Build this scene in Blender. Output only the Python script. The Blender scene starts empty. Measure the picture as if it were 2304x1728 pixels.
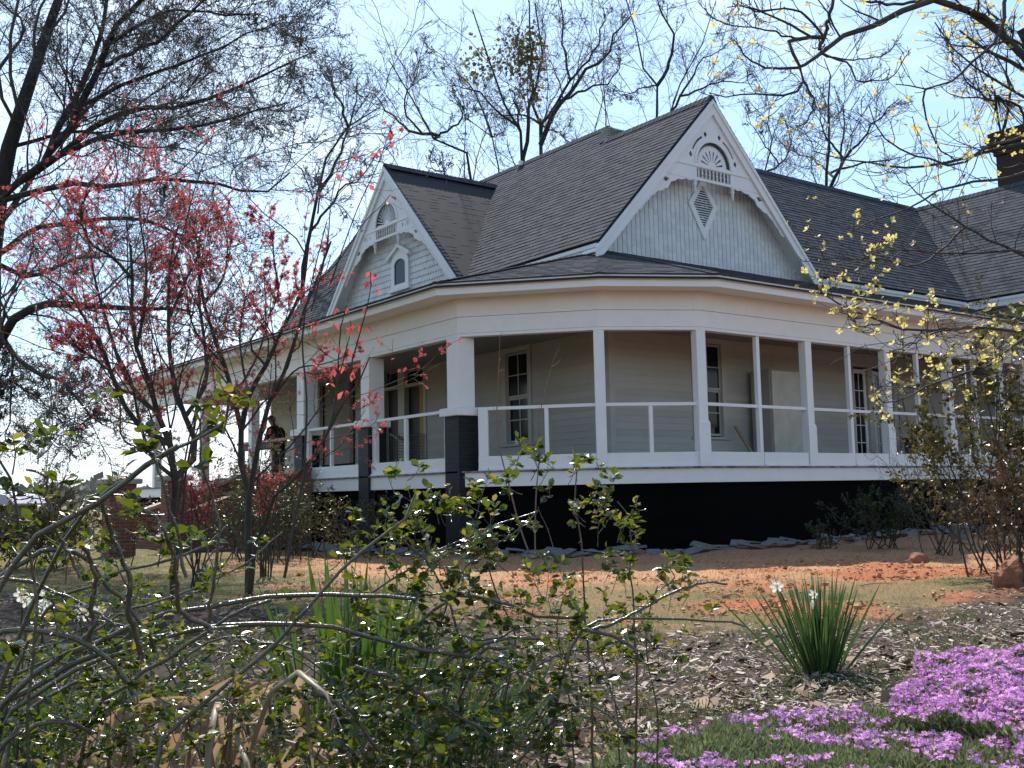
import bpy, bmesh, math
import numpy as np
from mathutils import Vector, Matrix
from mathutils.geometry import tessellate_polygon
R_ = math.radians
SC = bpy.context.scene
COL = SC.collection
# ------------------------------------------------------------------ camera, sky, sun, exposure
CAMZ = 1.08
RM = np.array([[0.80310959, -0.04538457, -0.59410036], [-0.59548658, -0.09505264, -0.79772222], [-0.02026653, 0.99443715, -0.10336359]])
F_ = 2408.63
cam = bpy.data.objects.new('camera', bpy.data.cameras.new('camera'))
COL.objects.link(cam)
cam.data.sensor_width = 36.0
cam.data.lens = F_ / 2304 * 36
cam.data.clip_start = 0.05
cam.data.clip_end = 2000
M4 = Matrix([list(r) + [0] for r in RM] + [[0, 0, 0, 1]])
M4.translation = (0, 0, CAMZ)
cam.matrix_world = M4
SC.camera = cam
SUN_AZ, SUN_EL = R_(25), R_(50)          # azimuth measured from +Y towards +X, direction TO the sun
w = bpy.data.worlds.new('World'); SC.world = w; w.use_nodes = True
nt = w.node_tree; nt.nodes.clear()
sky = nt.nodes.new('ShaderNodeTexSky'); sky.sky_type = 'NISHITA'; sky.sun_disc = False
sky.sun_elevation = SUN_EL; sky.sun_rotation = SUN_AZ; sky.air_density = 1.1; sky.dust_density = 0.9; sky.ozone_density = 1.5
tc = nt.nodes.new('ShaderNodeTexCoord')
mp = nt.nodes.new('ShaderNodeMapping'); mp.inputs['Scale'].default_value = (1, 1, 2.2); mp.inputs['Location'].default_value = (2.3, 0.35, 0.2)
nz = nt.nodes.new('ShaderNodeTexNoise'); nz.inputs['Scale'].default_value = 2.4; nz.inputs['Detail'].default_value = 7; nz.inputs['Roughness'].default_value = 0.55
cr = nt.nodes.new('ShaderNodeValToRGB'); cr.color_ramp.elements[0].position = 0.44; cr.color_ramp.elements[1].position = 0.72
cr.color_ramp.elements[0].color = (0, 0, 0, 1); cr.color_ramp.elements[1].color = (0.85, 0.85, 0.85, 1)
mx = nt.nodes.new('ShaderNodeMix'); mx.data_type = 'RGBA'; mx.inputs[7].default_value = (6.3, 6.7, 7.0, 1)
bg = nt.nodes.new('ShaderNodeBackground'); bg.inputs['Strength'].default_value = 0.12
wo = nt.nodes.new('ShaderNodeOutputWorld')
L = nt.links.new
L(tc.outputs['Generated'], mp.inputs['Vector']); L(mp.outputs['Vector'], nz.inputs['Vector']); L(nz.outputs['Fac'], cr.inputs['Fac'])
dt_ = nt.nodes.new('ShaderNodeVectorMath'); dt_.operation = 'DOT_PRODUCT'; dt_.inputs[1].default_value = (math.sin(SUN_AZ), math.cos(SUN_AZ), 0.15)
mr = nt.nodes.new('ShaderNodeMapRange'); mr.interpolation_type = 'SMOOTHSTEP'; mr.inputs[1].default_value = -0.1; mr.inputs[2].default_value = 0.85
ml = nt.nodes.new('ShaderNodeMath'); ml.operation = 'MULTIPLY'; ml2 = nt.nodes.new('ShaderNodeMath'); ml2.operation = 'MULTIPLY'; ml2.inputs[1].default_value = 0.60
mv = nt.nodes.new('ShaderNodeMix'); mv.data_type = 'RGBA'; mv.inputs[7].default_value = (2.1, 3.55, 5.4, 1)     # thin bright veil of cloud on the sunward side
L(tc.outputs['Generated'], dt_.inputs[0]); L(dt_.outputs['Value'], mr.inputs[0]); L(cr.outputs['Color'], ml.inputs[0]); L(mr.outputs[0], ml.inputs[1]); L(mr.outputs[0], ml2.inputs[0]); L(ml2.outputs[0], mv.inputs[0])
L(sky.outputs['Color'], mv.inputs[6]); L(ml.outputs[0], mx.inputs[0]); L(mv.outputs[2], mx.inputs[6]); L(mx.outputs[2], bg.inputs['Color']); L(bg.outputs['Background'], wo.inputs['Surface'])
sl = bpy.data.lights.new('sun', 'SUN'); sl.energy = 4.0; sl.angle = R_(0.53); sl.color = (1, 0.95, 0.87)
so = bpy.data.objects.new('sun', sl); COL.objects.link(so)
sd = Vector((math.sin(SUN_AZ) * math.cos(SUN_EL), math.cos(SUN_AZ) * math.cos(SUN_EL), math.sin(SUN_EL)))
so.rotation_euler = sd.to_track_quat('Z', 'Y').to_euler(); so.location = (0, 0, 30)
SC.view_settings.view_transform = 'Standard'; SC.view_settings.look = 'None'; SC.view_settings.exposure = 0.95; SC.view_settings.gamma = 1
SC.render.engine = 'CYCLES'
SC.cycles.max_bounces = 6; SC.cycles.diffuse_bounces = 3; SC.cycles.glossy_bounces = 2; SC.cycles.transmission_bounces = 3; SC.cycles.sample_clamp_indirect = 4
# ------------------------------------------------------------------ helpers
def rs(seed): return np.random.default_rng(seed)
def at(px, py, dep):
    "world point seen at photo pixel (px,py), dep metres ahead of the camera"
    v = np.array([(px - 1152) / F_ * dep, -(py - 864) / F_ * dep, -dep])
    return RM @ v + np.array([0, 0, CAMZ])
def ats(pts, dep):
    if np.isscalar(dep): dep = [dep] * len(pts)
    return np.array([at(p[0], p[1], d) for p, d in zip(pts, dep)])
def st(x, y): return 0.594 * x + 0.8045 * y, 0.8045 * x - 0.594 * y      # forward, lateral
def xy(s, t): return 0.594 * s + 0.8045 * t, 0.8045 * s - 0.594 * t
def sm(a, b, x):
    t = np.clip((x - a) / (b - a), 0, 1); return t * t * (3 - 2 * t)
def vnoise(x, y, sc=1.0, seed=0):
    x = np.asarray(x, float) * sc; y = np.asarray(y, float) * sc
    xi = np.floor(x).astype(np.int64); yi = np.floor(y).astype(np.int64); fx = x - xi; fy = y - yi
    def h(a, b):
        n = (a * 374761393 + b * 668265263 + seed * 1442695041) & 0x7fffffff
        n = (n ^ (n >> 13)) * 1274126177 & 0x7fffffff
        return ((n ^ (n >> 16)) & 0xffff) / 65535.0
    fx = fx * fx * (3 - 2 * fx); fy = fy * fy * (3 - 2 * fy)
    return (h(xi, yi) * (1 - fx) + h(xi + 1, yi) * fx) * (1 - fy) + (h(xi, yi + 1) * (1 - fx) + h(xi + 1, yi + 1) * fx) * fy
def fbm(x, y, sc, seed=0, o=4):
    return sum(vnoise(x, y, sc * 2 ** i, seed + i) * 0.5 ** (i + 1) for i in range(o)) / (1 - 0.5 ** o)
def norm(v): return v / np.maximum(np.linalg.norm(v, axis=-1, keepdims=True), 1e-9)
def link(o, parent=None):
    COL.objects.link(o)
    if parent is not None: o.parent = parent
    return o
def tag(o, label, cat, group=None, kind=None):
    if label: o['label'] = label
    if cat: o['category'] = cat
    if group: o['group'] = group
    if kind: o['kind'] = kind
    return o
def empty(name, loc, label, cat, group=None):
    o = bpy.data.objects.new(name, None); link(o); o.location = loc; o.empty_display_size = 0.2
    return tag(o, label, cat, group)
def meshnp(name, V, faces, mat, parent=None, smooth=False, attrs=None, uv=None):
    "faces: list of (M,k) int arrays"
    V = np.asarray(V, np.float32)
    if parent is not None: V = V - np.array(parent_loc(parent), np.float32)
    me = bpy.data.meshes.new(name)
    faces = [np.asarray(f, np.int32) for f in faces if len(f)]
    me.vertices.add(len(V)); me.vertices.foreach_set('co', V.ravel())
    nl = sum(f.size for f in faces); npoly = sum(len(f) for f in faces)
    me.loops.add(nl); me.polygons.add(npoly)
    me.loops.foreach_set('vertex_index', np.concatenate([f.ravel() for f in faces]))
    tot = np.concatenate([np.full(len(f), f.shape[1], np.int32) for f in faces])
    start = np.concatenate([[0], np.cumsum(tot)[:-1]]).astype(np.int32)
    me.polygons.foreach_set('loop_start', start)
    try: me.polygons.foreach_set('loop_total', tot)
    except Exception: pass
    me.polygons.foreach_set('use_smooth', np.full(npoly, smooth))
    me.update(calc_edges=True); me.validate()
    for an, arr in (attrs or {}).items():
        a = me.attributes.new(an, 'FLOAT', 'POINT'); a.data.foreach_set('value', np.asarray(arr, np.float32))
    if mat: me.materials.append(mat)
    return link(bpy.data.objects.new(name, me), parent)
def parent_loc(p):
    l = np.zeros(3)
    while p is not None: l += np.array(p.location); p = p.parent
    return l
class MB:
    def __init__(s): s.v = []; s.f = []
    def add(s, V, F):
        b = len(s.v); s.v += [tuple(map(float, p)) for p in V]; s.f += [tuple(b + i for i in f) for f in F]; return s
    def box(s, x0, x1, y0, y1, z0, z1):
        return s.add([(x0, y0, z0), (x1, y0, z0), (x1, y1, z0), (x0, y1, z0), (x0, y0, z1), (x1, y0, z1), (x1, y1, z1), (x0, y1, z1)],
                     [(0, 3, 2, 1), (4, 5, 6, 7), (0, 1, 5, 4), (1, 2, 6, 5), (2, 3, 7, 6), (3, 0, 4, 7)])
    def obox(s, O, a, b, c):
        O = np.array(O, float); a = np.array(a, float); b = np.array(b, float); c = np.array(c, float)
        if np.dot(np.cross(a, b), c) < 0: a, b = b, a
        return s.add([O, O + a, O + a + b, O + b, O + c, O + a + c, O + a + b + c, O + b + c],
                     [(0, 3, 2, 1), (4, 5, 6, 7), (0, 1, 5, 4), (1, 2, 6, 5), (2, 3, 7, 6), (3, 0, 4, 7)])
    def bar(s, p, q, wd, ht, up=(0, 0, 1)):
        "bar from p to q centred, width wd across, ht along up"
        p = np.array(p, float); q = np.array(q, float); d = q - p; d = d / np.linalg.norm(d); u = np.array(up, float); sidev = np.cross(d, u); sidev /= np.linalg.norm(sidev); u = np.cross(sidev, d)
        return s.obox(p - sidev * wd / 2 - u * ht / 2, q - p, sidev * wd, u * ht)
    def prism(s, poly, fr, d0, d1, holes=()):
        "poly: 2d points in frame fr, extruded between depths d0,d1 along its normal"
        loops = [list(poly)] + [list(h) for h in holes]
        flat = [p for l in loops for p in l]
        tris = tessellate_polygon([[Vector((p[0], p[1], 0)) for p in l] for l in loops])
        n = len(flat); V = [fr(u, z, d1) for u, z in flat] + [fr(u, z, d0) for u, z in flat]
        F = []
        for t in tris:
            a, b, c = t
            ar = (flat[b][0] - flat[a][0]) * (flat[c][1] - flat[a][1]) - (flat[c][0] - flat[a][0]) * (flat[b][1] - flat[a][1])
            if ar < 0: b, c = c, b
            F += [(a, b, c), (n + a, n + c, n + b)]
        o = 0
        for l in loops:
            m = len(l); ar = sum(l[i][0] * l[(i + 1) % m][1] - l[(i + 1) % m][0] * l[i][1] for i in range(m))
            for i in range(m):
                j = (i + 1) % m; q = (o + i, n + o + i, n + o + j, o + j); ccw = ar > 0
                if l is not loops[0]: ccw = ar > 0
                F.append(q if ccw else q[::-1])
            o += m
        return s.add(V, F)
    def cyl(s, p, q, r0, r1=None, n=10):
        r1 = r0 if r1 is None else r1
        V, Fq = tubes([np.array([p, q], float)], [np.array([r0, r1])], n)
        b = len(V); s.add(V, [tuple(f) for f in Fq] + [tuple(range(n))[::-1], tuple(range(n, 2 * n))]); return s
    def build(s, name, mat, parent=None, bevel=0, smooth=False, label=None, kind=None):
        me = bpy.data.meshes.new(name); pl = parent_loc(parent) if parent is not None else np.zeros(3)
        me.from_pydata([tuple(np.array(p) - pl) for p in s.v], [], s.f); me.materials.append(mat)
        if smooth:
            for p in me.polygons: p.use_smooth = True
        o = link(bpy.data.objects.new(name, me), parent)
        if bevel:
            m = o.modifiers.new('bevel', 'BEVEL'); m.width = bevel; m.segments = 2; m.limit_method = 'ANGLE'; m.angle_limit = R_(40)
        if label: o['label'] = label
        if kind: o['kind'] = kind
        return o
def frame(O, U, N):
    O = np.array(O, float); U = np.array(U, float); N = np.array(N, float)
    return lambda u, z, d: O + U * u + np.array([0, 0, 1.0]) * z + N * d
def tubes(polys, radii, sides):
    "one tapered tube per polyline; grouped by point count"
    groups = {}
    for p, r in zip(polys, radii): groups.setdefault(len(p), []).append((p, r))
    VV = []; FF = []; base = 0
    for n, g in groups.items():
        V, F = tubeb(np.array([a for a, _ in g]), np.array([b for _, b in g]), sides)
        VV.append(V); FF.append(F + base); base += len(V)
    return np.concatenate(VV), np.concatenate(FF)
def tubeb(P, R, sides):
    m, n, _ = P.shape
    T = np.empty_like(P); T[:, 1:-1] = P[:, 2:] - P[:, :-2]; T[:, 0] = P[:, 1] - P[:, 0]; T[:, -1] = P[:, -1] - P[:, -2]
    T = norm(T); ch = norm(P[:, -1] - P[:, 0])
    ref = np.where(np.abs(ch[:, 2:3]) > 0.8, np.array([[1.0, 0.13, 0]]), np.array([[0.1, 0.0, 1.0]]))[:, None, :]
    A = norm(np.cross(T, np.broadcast_to(ref, T.shape))); B = np.cross(T, A)
    a = np.arange(sides) * 2 * np.pi / sides
    V = P[:, :, None, :] + R[:, :, None, None] * (np.cos(a)[None, None, :, None] * A[:, :, None, :] + np.sin(a)[None, None, :, None] * B[:, :, None, :])
    idx = np.arange(m * n * sides).reshape(m, n, sides); r = np.roll(idx, -1, axis=2)
    F = np.stack([idx[:, :-1], r[:, :-1], r[:, 1:], idx[:, 1:]], -1).reshape(-1, 4)
    return V.reshape(-1, 3), F
def smooth_line(pts, n):
    "Catmull-Rom through pts, resampled to n points evenly"
    p = np.array(pts, float); q = np.vstack([2 * p[0] - p[1], p, 2 * p[-1] - p[-2]]); out = []
    for i in range(len(p) - 1):
        a, b, c, d = q[i:i + 4]
        for t in np.linspace(0, 1, 12, endpoint=False):
            out.append(0.5 * (2 * b + (c - a) * t + (2 * a - 5 * b + 4 * c - d) * t * t + (3 * b - a - 3 * c + d) * t ** 3))
    out.append(p[-1]); out = np.array(out); s = np.concatenate([[0], np.cumsum(np.linalg.norm(np.diff(out, axis=0), axis=1))])
    return np.stack([np.interp(np.linspace(0, s[-1], n), s, out[:, k]) for k in range(out.shape[1])], 1)
def spawn(P, R, k, rng, ang=(0.9, 0.25), ratio=0.5, n=5, wander=0.15, trop=(0, 0, 0.05), t0=0.2, t1=1.0, rr=0.55, tip=0.35, taper=0.55, rmin=0.0015, lenv=0.35):
    m, N, _ = P.shape
    Ln = np.linalg.norm(np.diff(P, axis=1), axis=2).sum(1)
    Pi = np.repeat(np.arange(m), k); t = (np.tile(np.arange(k), m) + rng.random(m * k)) / k
    t = t0 + (t1 - t0) * t; x = t * (N - 1); i = np.minimum(x.astype(int), N - 2); f = (x - i)[:, None]
    b = P[Pi, i] * (1 - f) + P[Pi, i + 1] * f; tg = norm(P[Pi, i + 1] - P[Pi, i])
    pr = norm(np.cross(tg, rng.normal(size=(m * k, 3))))
    a = np.abs(rng.normal(ang[0], ang[1], m * k))[:, None]
    d = norm(np.cos(a) * tg + np.sin(a) * pr)
    Lc = Ln[Pi] * ratio * (1 - taper * t) * (1 + lenv * rng.normal(size=m * k)).clip(0.3, 1.8)
    r0 = np.maximum((R[Pi, i] * (1 - f[:, 0]) + R[Pi, i + 1] * f[:, 0]) * rr * (0.8 + 0.4 * rng.random(m * k)), rmin)
    Q = np.empty((m * k, n, 3)); Q[:, 0] = b; st_ = (Lc / (n - 1))[:, None]
    for j in range(1, n):
        d = norm(d + wander * rng.normal(size=d.shape) + np.array(trop)); Q[:, j] = Q[:, j - 1] + d * st_
    RR = r0[:, None] * (1 - (1 - tip) * np.linspace(0, 1, n))[None]
    return Q, np.maximum(RR, rmin)
LEAF = np.array([(0, 0, 0), (0.5, -0.42, 0.06), (1, 0, -0.05), (0.5, 0.42, 0.06), (0.45, 0, -0.03)])
LEAFF = np.array([(0, 1, 4), (1, 2, 4), (2, 3, 4), (3, 0, 4)])
def leaves(pos, dirv, size, rng, tmpl=LEAF, tf=LEAFF, wid=1.0, upb=0.6, updir=(0, 0, 1.0)):
    m = len(pos); d = norm(dirv); up = norm(rng.normal(size=(m, 3)) + upb * 2 * np.array(updir)); s = norm(np.cross(up, d)); u = np.cross(d, s)
    size = np.broadcast_to(np.asarray(size, float), (m,))[:, None, None]
    V = pos[:, None, :] + size * (tmpl[None, :, 0:1] * d[:, None] + wid * tmpl[None, :, 1:2] * s[:, None] + tmpl[None, :, 2:3] * u[:, None])
    F = (np.arange(m)[:, None, None] * len(tmpl) + tf[None]).reshape(-1, tf.shape[1])
    return V.reshape(-1, 3), F
def alongs(P, k, rng, t0=0.0, t1=1.0):
    m, N, _ = P.shape
    Pi = np.repeat(np.arange(m), k); t = t0 + (t1 - t0) * rng.random(m * k); x = t * (N - 1); i = np.minimum(x.astype(int), N - 2); f = (x - i)[:, None]
    return P[Pi, i] * (1 - f) + P[Pi, i + 1] * f, norm(P[Pi, i + 1] - P[Pi, i]), Pi
def cat(lst):
    VV = []; FF = []; b = 0
    for V, F in lst: VV.append(V); FF.append(np.asarray(F) + b); b += len(V)
    return np.concatenate(VV), np.concatenate(FF)
def blades(base, dirs, length, width, rng, n=6, droop=0.5, fold=0.25, twist=0.3):
    "strap leaves: folded strips bending under their weight"
    m = len(base); d = norm(dirs); length = np.broadcast_to(np.asarray(length, float), (m,)); droop = np.broadcast_to(np.asarray(droop, float), (m,))
    s = norm(np.cross(d, rng.normal(size=(m, 3)) * 0.6 + np.array([0, 0, 0.3]) + np.cross(d, [0, 0, 1]))); P = [base]; D = d.copy()
    for j in range(n - 1):
        D = norm(D + droop[:, None] * np.array([0, 0, -1.0]) * ((j + 1) / n) ** 2 * 0.6); P.append(P[-1] + D * (length / (n - 1))[:, None])
    P = np.stack(P, 1); T = norm(np.gradient(P, axis=1)); S = norm(s[:, None, :] - (s[:, None, :] * T).sum(-1, keepdims=True) * T); U = np.cross(T, S)
    t = np.linspace(0, 1, n); wv = np.where(t < 0.75, 0.8 + 0.2 * np.sin(t / 0.75 * np.pi), 0.8 * np.sqrt(np.clip((1 - t) / 0.25, 0.0, 1)))
    wd = (np.broadcast_to(np.asarray(width, float), (m,))[:, None] * wv[None])[..., None] * 0.5
    V = np.stack([P - S * wd + U * wd * fold * 2, P, P + S * wd + U * wd * fold * 2], 2)
    idx = np.arange(m * n * 3).reshape(m, n, 3)
    F = np.concatenate([np.stack([idx[:, :-1, c], idx[:, :-1, c + 1], idx[:, 1:, c + 1], idx[:, 1:, c]], -1).reshape(-1, 4) for c in (0, 1)])
    return V.reshape(-1, 3), F
# ------------------------------------------------------------------ materials
def mat(name, col, rough=0.6, col2=None, nscale=3.0, bump=0.0, bscale=40.0, spec=0.5, stretch=(1, 1, 1), island=False, attr=None):
    m = bpy.data.materials.new(name); m.use_nodes = True; t = m.node_tree; b = t.nodes['Principled BSDF']
    b.inputs['Base Color'].default_value = (*col, 1); b.inputs['Roughness'].default_value = rough; b.inputs['Specular IOR Level'].default_value = spec
    tcn = t.nodes.new('ShaderNodeTexCoord'); mpn = t.nodes.new('ShaderNodeMapping'); mpn.inputs['Scale'].default_value = stretch; t.links.new(tcn.outputs['Object'], mpn.inputs['Vector'])
    if col2:
        n = t.nodes.new('ShaderNodeTexNoise'); n.inputs['Scale'].default_value = nscale; n.inputs['Detail'].default_value = 6; n.inputs['Roughness'].default_value = 0.65
        t.links.new(mpn.outputs['Vector'], n.inputs['Vector'])
        mxn = t.nodes.new('ShaderNodeMix'); mxn.data_type = 'RGBA'; mxn.inputs[6].default_value = (*col, 1); mxn.inputs[7].default_value = (*col2, 1)
        rp = t.nodes.new('ShaderNodeMapRange'); rp.inputs[1].default_value = 0.35; rp.inputs[2].default_value = 0.68
        if island:
            g = t.nodes.new('ShaderNodeNewGeometry'); ad = t.nodes.new('ShaderNodeMath'); ad.operation = 'MULTIPLY_ADD'; ad.inputs[1].default_value = 0.45; ad.inputs[2].default_value = -0.22
            t.links.new(g.outputs['Random Per Island'], ad.inputs[0]); a2 = t.nodes.new('ShaderNodeMath'); t.links.new(ad.outputs[0], a2.inputs[0]); t.links.new(n.outputs['Fac'], a2.inputs[1]); t.links.new(a2.outputs[0], rp.inputs[0])
        else: t.links.new(n.outputs['Fac'], rp.inputs[0])
        t.links.new(rp.outputs[0], mxn.inputs[0]); t.links.new(mxn.outputs[2], b.inputs['Base Color'])
    if bump:
        n2 = t.nodes.new('ShaderNodeTexNoise'); n2.inputs['Scale'].default_value = bscale; n2.inputs['Detail'].default_value = 5; t.links.new(mpn.outputs['Vector'], n2.inputs['Vector'])
        bp = t.nodes.new('ShaderNodeBump'); bp.inputs['Strength'].default_value = bump; bp.inputs['Distance'].default_value = 0.02
        t.links.new(n2.outputs['Fac'], bp.inputs['Height']); t.links.new(bp.outputs['Normal'], b.inputs['Normal'])
    return m
def leafmat(name, c1, c2, trans=0.45, rough=0.35, tcol=None, spec=0.5):
    m = bpy.data.materials.new(name); m.use_nodes = True; t = m.node_tree; b = t.nodes['Principled BSDF']; out = t.nodes['Material Output']
    g = t.nodes.new('ShaderNodeNewGeometry'); r = t.nodes.new('ShaderNodeValToRGB'); r.color_ramp.elements[0].color = (*c1, 1); r.color_ramp.elements[1].color = (*c2, 1)
    t.links.new(g.outputs['Random Per Island'], r.inputs['Fac']); t.links.new(r.outputs['Color'], b.inputs['Base Color']); b.inputs['Roughness'].default_value = rough; b.inputs['Specular IOR Level'].default_value = spec
    tr = t.nodes.new('ShaderNodeBsdfTranslucent'); ms = t.nodes.new('ShaderNodeMixShader'); ms.inputs['Fac'].default_value = trans
    if tcol:
        mm = t.nodes.new('ShaderNodeMix'); mm.data_type = 'RGBA'; mm.blend_type = 'MIX'; mm.inputs[0].default_value = 0.6; mm.inputs[7].default_value = (*tcol, 1); t.links.new(r.outputs['Color'], mm.inputs[6]); t.links.new(mm.outputs[2], tr.inputs['Color'])
    else: t.links.new(r.outputs['Color'], tr.inputs['Color'])
    t.links.new(b.outputs['BSDF'], ms.inputs[1]); t.links.new(tr.outputs['BSDF'], ms.inputs[2]); t.links.new(ms.outputs['Shader'], out.inputs['Surface'])
    return m
def brickmat(name, c1, c2, mortar, rough=0.7, scale=1.0, spec=0.4):
    m = bpy.data.materials.new(name); m.use_nodes = True; t = m.node_tree; b = t.nodes['Principled BSDF']; b.inputs['Roughness'].default_value = rough; b.inputs['Specular IOR Level'].default_value = spec
    tcn = t.nodes.new('ShaderNodeTexCoord'); sp = t.nodes.new('ShaderNodeSeparateXYZ'); t.links.new(tcn.outputs['Object'], sp.inputs[0])
    ad = t.nodes.new('ShaderNodeMath'); t.links.new(sp.outputs['X'], ad.inputs[0]); t.links.new(sp.outputs['Y'], ad.inputs[1])
    cb = t.nodes.new('ShaderNodeCombineXYZ'); t.links.new(ad.outputs[0], cb.inputs['X']); t.links.new(sp.outputs['Z'], cb.inputs['Y'])
    br = t.nodes.new('ShaderNodeTexBrick'); br.inputs['Scale'].default_value = scale; br.inputs['Brick Width'].default_value = 0.21; br.inputs['Row Height'].default_value = 0.073; br.inputs['Mortar Size'].default_value = 0.006
    br.inputs['Color1'].default_value = (*c1, 1); br.inputs['Color2'].default_value = (*c2, 1); br.inputs['Mortar'].default_value = (*mortar, 1)
    t.links.new(cb.outputs[0], br.inputs['Vector']); t.links.new(br.outputs['Color'], b.inputs['Base Color'])
    n2 = t.nodes.new('ShaderNodeTexNoise'); n2.inputs['Scale'].default_value = 60; t.links.new(tcn.outputs['Object'], n2.inputs['Vector'])
    mu = t.nodes.new('ShaderNodeMath'); mu.operation = 'MULTIPLY_ADD'; mu.inputs[1].default_value = -1.0; t.links.new(br.outputs['Fac'], mu.inputs[0]); sc2 = t.nodes.new('ShaderNodeMath'); sc2.operation = 'MULTIPLY'; sc2.inputs[1].default_value = 0.4; t.links.new(n2.outputs['Fac'], sc2.inputs[0]); t.links.new(sc2.outputs[0], mu.inputs[2])
    bp = t.nodes.new('ShaderNodeBump'); bp.inputs['Strength'].default_value = 0.7; bp.inputs['Distance'].default_value = 0.01; t.links.new(mu.outputs[0], bp.inputs['Height']); t.links.new(bp.outputs['Normal'], b.inputs['Normal'])
    return m
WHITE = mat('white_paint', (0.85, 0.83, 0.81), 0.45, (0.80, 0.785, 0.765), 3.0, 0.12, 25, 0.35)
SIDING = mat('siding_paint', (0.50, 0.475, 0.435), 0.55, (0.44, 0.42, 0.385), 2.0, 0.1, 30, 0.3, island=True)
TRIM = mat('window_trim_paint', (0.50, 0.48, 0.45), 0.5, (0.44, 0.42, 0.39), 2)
SCALEW = mat('shingle_paint', (0.76, 0.76, 0.75), 0.5, (0.66, 0.66, 0.65), 3.0, 0.1, 30, 0.3, island=True)
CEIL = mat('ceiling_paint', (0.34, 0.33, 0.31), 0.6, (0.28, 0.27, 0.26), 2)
SHINGLE = mat('roof_shingle', (0.100, 0.104, 0.114), 0.95, (0.072, 0.074, 0.082), 9, 0.5, 120, 0.03, island=True)
UNDER = mat('roof_underlay', (0.03, 0.03, 0.032), 0.9)
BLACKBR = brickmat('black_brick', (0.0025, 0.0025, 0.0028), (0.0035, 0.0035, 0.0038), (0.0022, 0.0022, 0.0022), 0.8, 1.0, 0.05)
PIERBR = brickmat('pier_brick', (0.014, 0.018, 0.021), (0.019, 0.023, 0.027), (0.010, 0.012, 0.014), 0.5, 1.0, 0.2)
REDBR = brickmat('red_brick', (0.22, 0.075, 0.05), (0.16, 0.05, 0.035), (0.24, 0.19, 0.16), 0.8)
CHIMBR = brickmat('chimney_brick', (0.055, 0.026, 0.018), (0.038, 0.018, 0.013), (0.05, 0.04, 0.035), 0.85)
STONECAP = mat('stone_cap', (0.42, 0.40, 0.37), 0.8, (0.30, 0.28, 0.26), 5, 0.3, 50)
TREAD = mat('stone_tread', (0.42, 0.32, 0.24), 0.8, (0.3, 0.22, 0.17), 5, 0.3, 50)
FLOORM = mat('porch_floor_paint', (0.12, 0.12, 0.12), 0.5, (0.07, 0.07, 0.07), 4, stretch=(1, 8, 1))
DARKED = mat('mottled_dark_edge', (0.05, 0.048, 0.045), 0.8, (0.35, 0.34, 0.33), 7, 0.3, 30)  # nosing colour: near-black broken by pale grey patches
GLASS = mat('window_glass', (0.008, 0.009, 0.010), 0.12, spec=0.3)
DARKROOM = mat('dark_opening', (0.012, 0.011, 0.010), 0.5)  # darkness of unlit rooms as a colour; also on plain black parts
YELLOWW = mat('raw_pine', (0.42, 0.27, 0.10), 0.6, (0.33, 0.2, 0.07), 6, stretch=(8, 8, 1))
PLANK = mat('bare_plank', (0.42, 0.33, 0.23), 0.7, (0.33, 0.25, 0.17), 6, 0.2, 40, stretch=(1, 1, 1))
REDWD = mat('dark_red_wood', (0.055, 0.016, 0.014), 0.55, (0.035, 0.012, 0.012), 8)
TANPNL = mat('faded_panel', (0.26, 0.24, 0.215), 0.7, (0.21, 0.19, 0.17), 2)
OLDMETAL = mat('old_white_metal', (0.62, 0.60, 0.55), 0.4, (0.50, 0.45, 0.36), 2.2, 0.05, 20)
MAUVE = mat('cabinet_side', (0.40, 0.36, 0.34), 0.5, (0.34, 0.30, 0.28), 2)
PAPER = mat('old_label', (0.25, 0.16, 0.09), 0.8)
BINM = mat('bin_plastic', (0.05, 0.065, 0.075), 0.45, (0.04, 0.05, 0.06), 3)
WIREM = mat('black_wire', (0.02, 0.02, 0.02), 0.4)
STONE = mat('flag_stone', (0.20, 0.195, 0.19), 0.8, (0.11, 0.11, 0.11), 6, 0.5, 25)
ROCK = mat('red_rock', (0.30, 0.12, 0.06), 0.9, (0.20, 0.075, 0.04), 4, 0.6, 20)
BARK = mat('bark_dark', (0.055, 0.048, 0.044), 0.9, (0.03, 0.026, 0.024), 8, 0.8, 18, 0.2, stretch=(2, 2, 0.5))
BARKG = mat('bark_grey', (0.085, 0.077, 0.068), 0.9, (0.045, 0.04, 0.036), 8, 0.8, 18, 0.2, stretch=(2, 2, 0.5))
TWIG = mat('twig_bark', (0.105, 0.094, 0.088), 0.85, spec=0.2)
MAPLEB = mat('maple_bark', (0.075, 0.065, 0.05), 0.8, (0.04, 0.036, 0.028), 10, 0.5, 30, 0.3)
DOGB = mat('dogwood_bark', (0.10, 0.085, 0.075), 0.8, (0.055, 0.046, 0.04), 14, 0.6, 60, 0.3)
CANE = mat('rose_cane', (0.12, 0.085, 0.055), 0.3, (0.055, 0.065, 0.028), 9, 0.3, 60, 0.8)
THORN = mat('rose_thorn', (0.20, 0.11, 0.07), 0.4)
SAPB = mat('sapling_bark', (0.22, 0.15, 0.11), 0.7, (0.15, 0.10, 0.08), 10)
L_ROSE = leafmat('rose_leaf', (0.008, 0.020, 0.005), (0.036, 0.062, 0.011), 0.25, 0.2, (0.28, 0.36, 0.02), 0.5)
L_ROSEN = leafmat('rose_young_leaf', (0.12, 0.13, 0.025), (0.20, 0.12, 0.03), 0.36, 0.25, (0.48, 0.42, 0.05), 0.45)
L_MAPLE = leafmat('maple_leaf', (0.20, 0.034, 0.038), (0.42, 0.095, 0.09), 0.5, 0.4, (0.70, 0.14, 0.13))
L_DOG = leafmat('dogwood_bract', (0.36, 0.31, 0.10), (0.56, 0.47, 0.20), 0.55, 0.5, (0.80, 0.66, 0.20))
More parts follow.
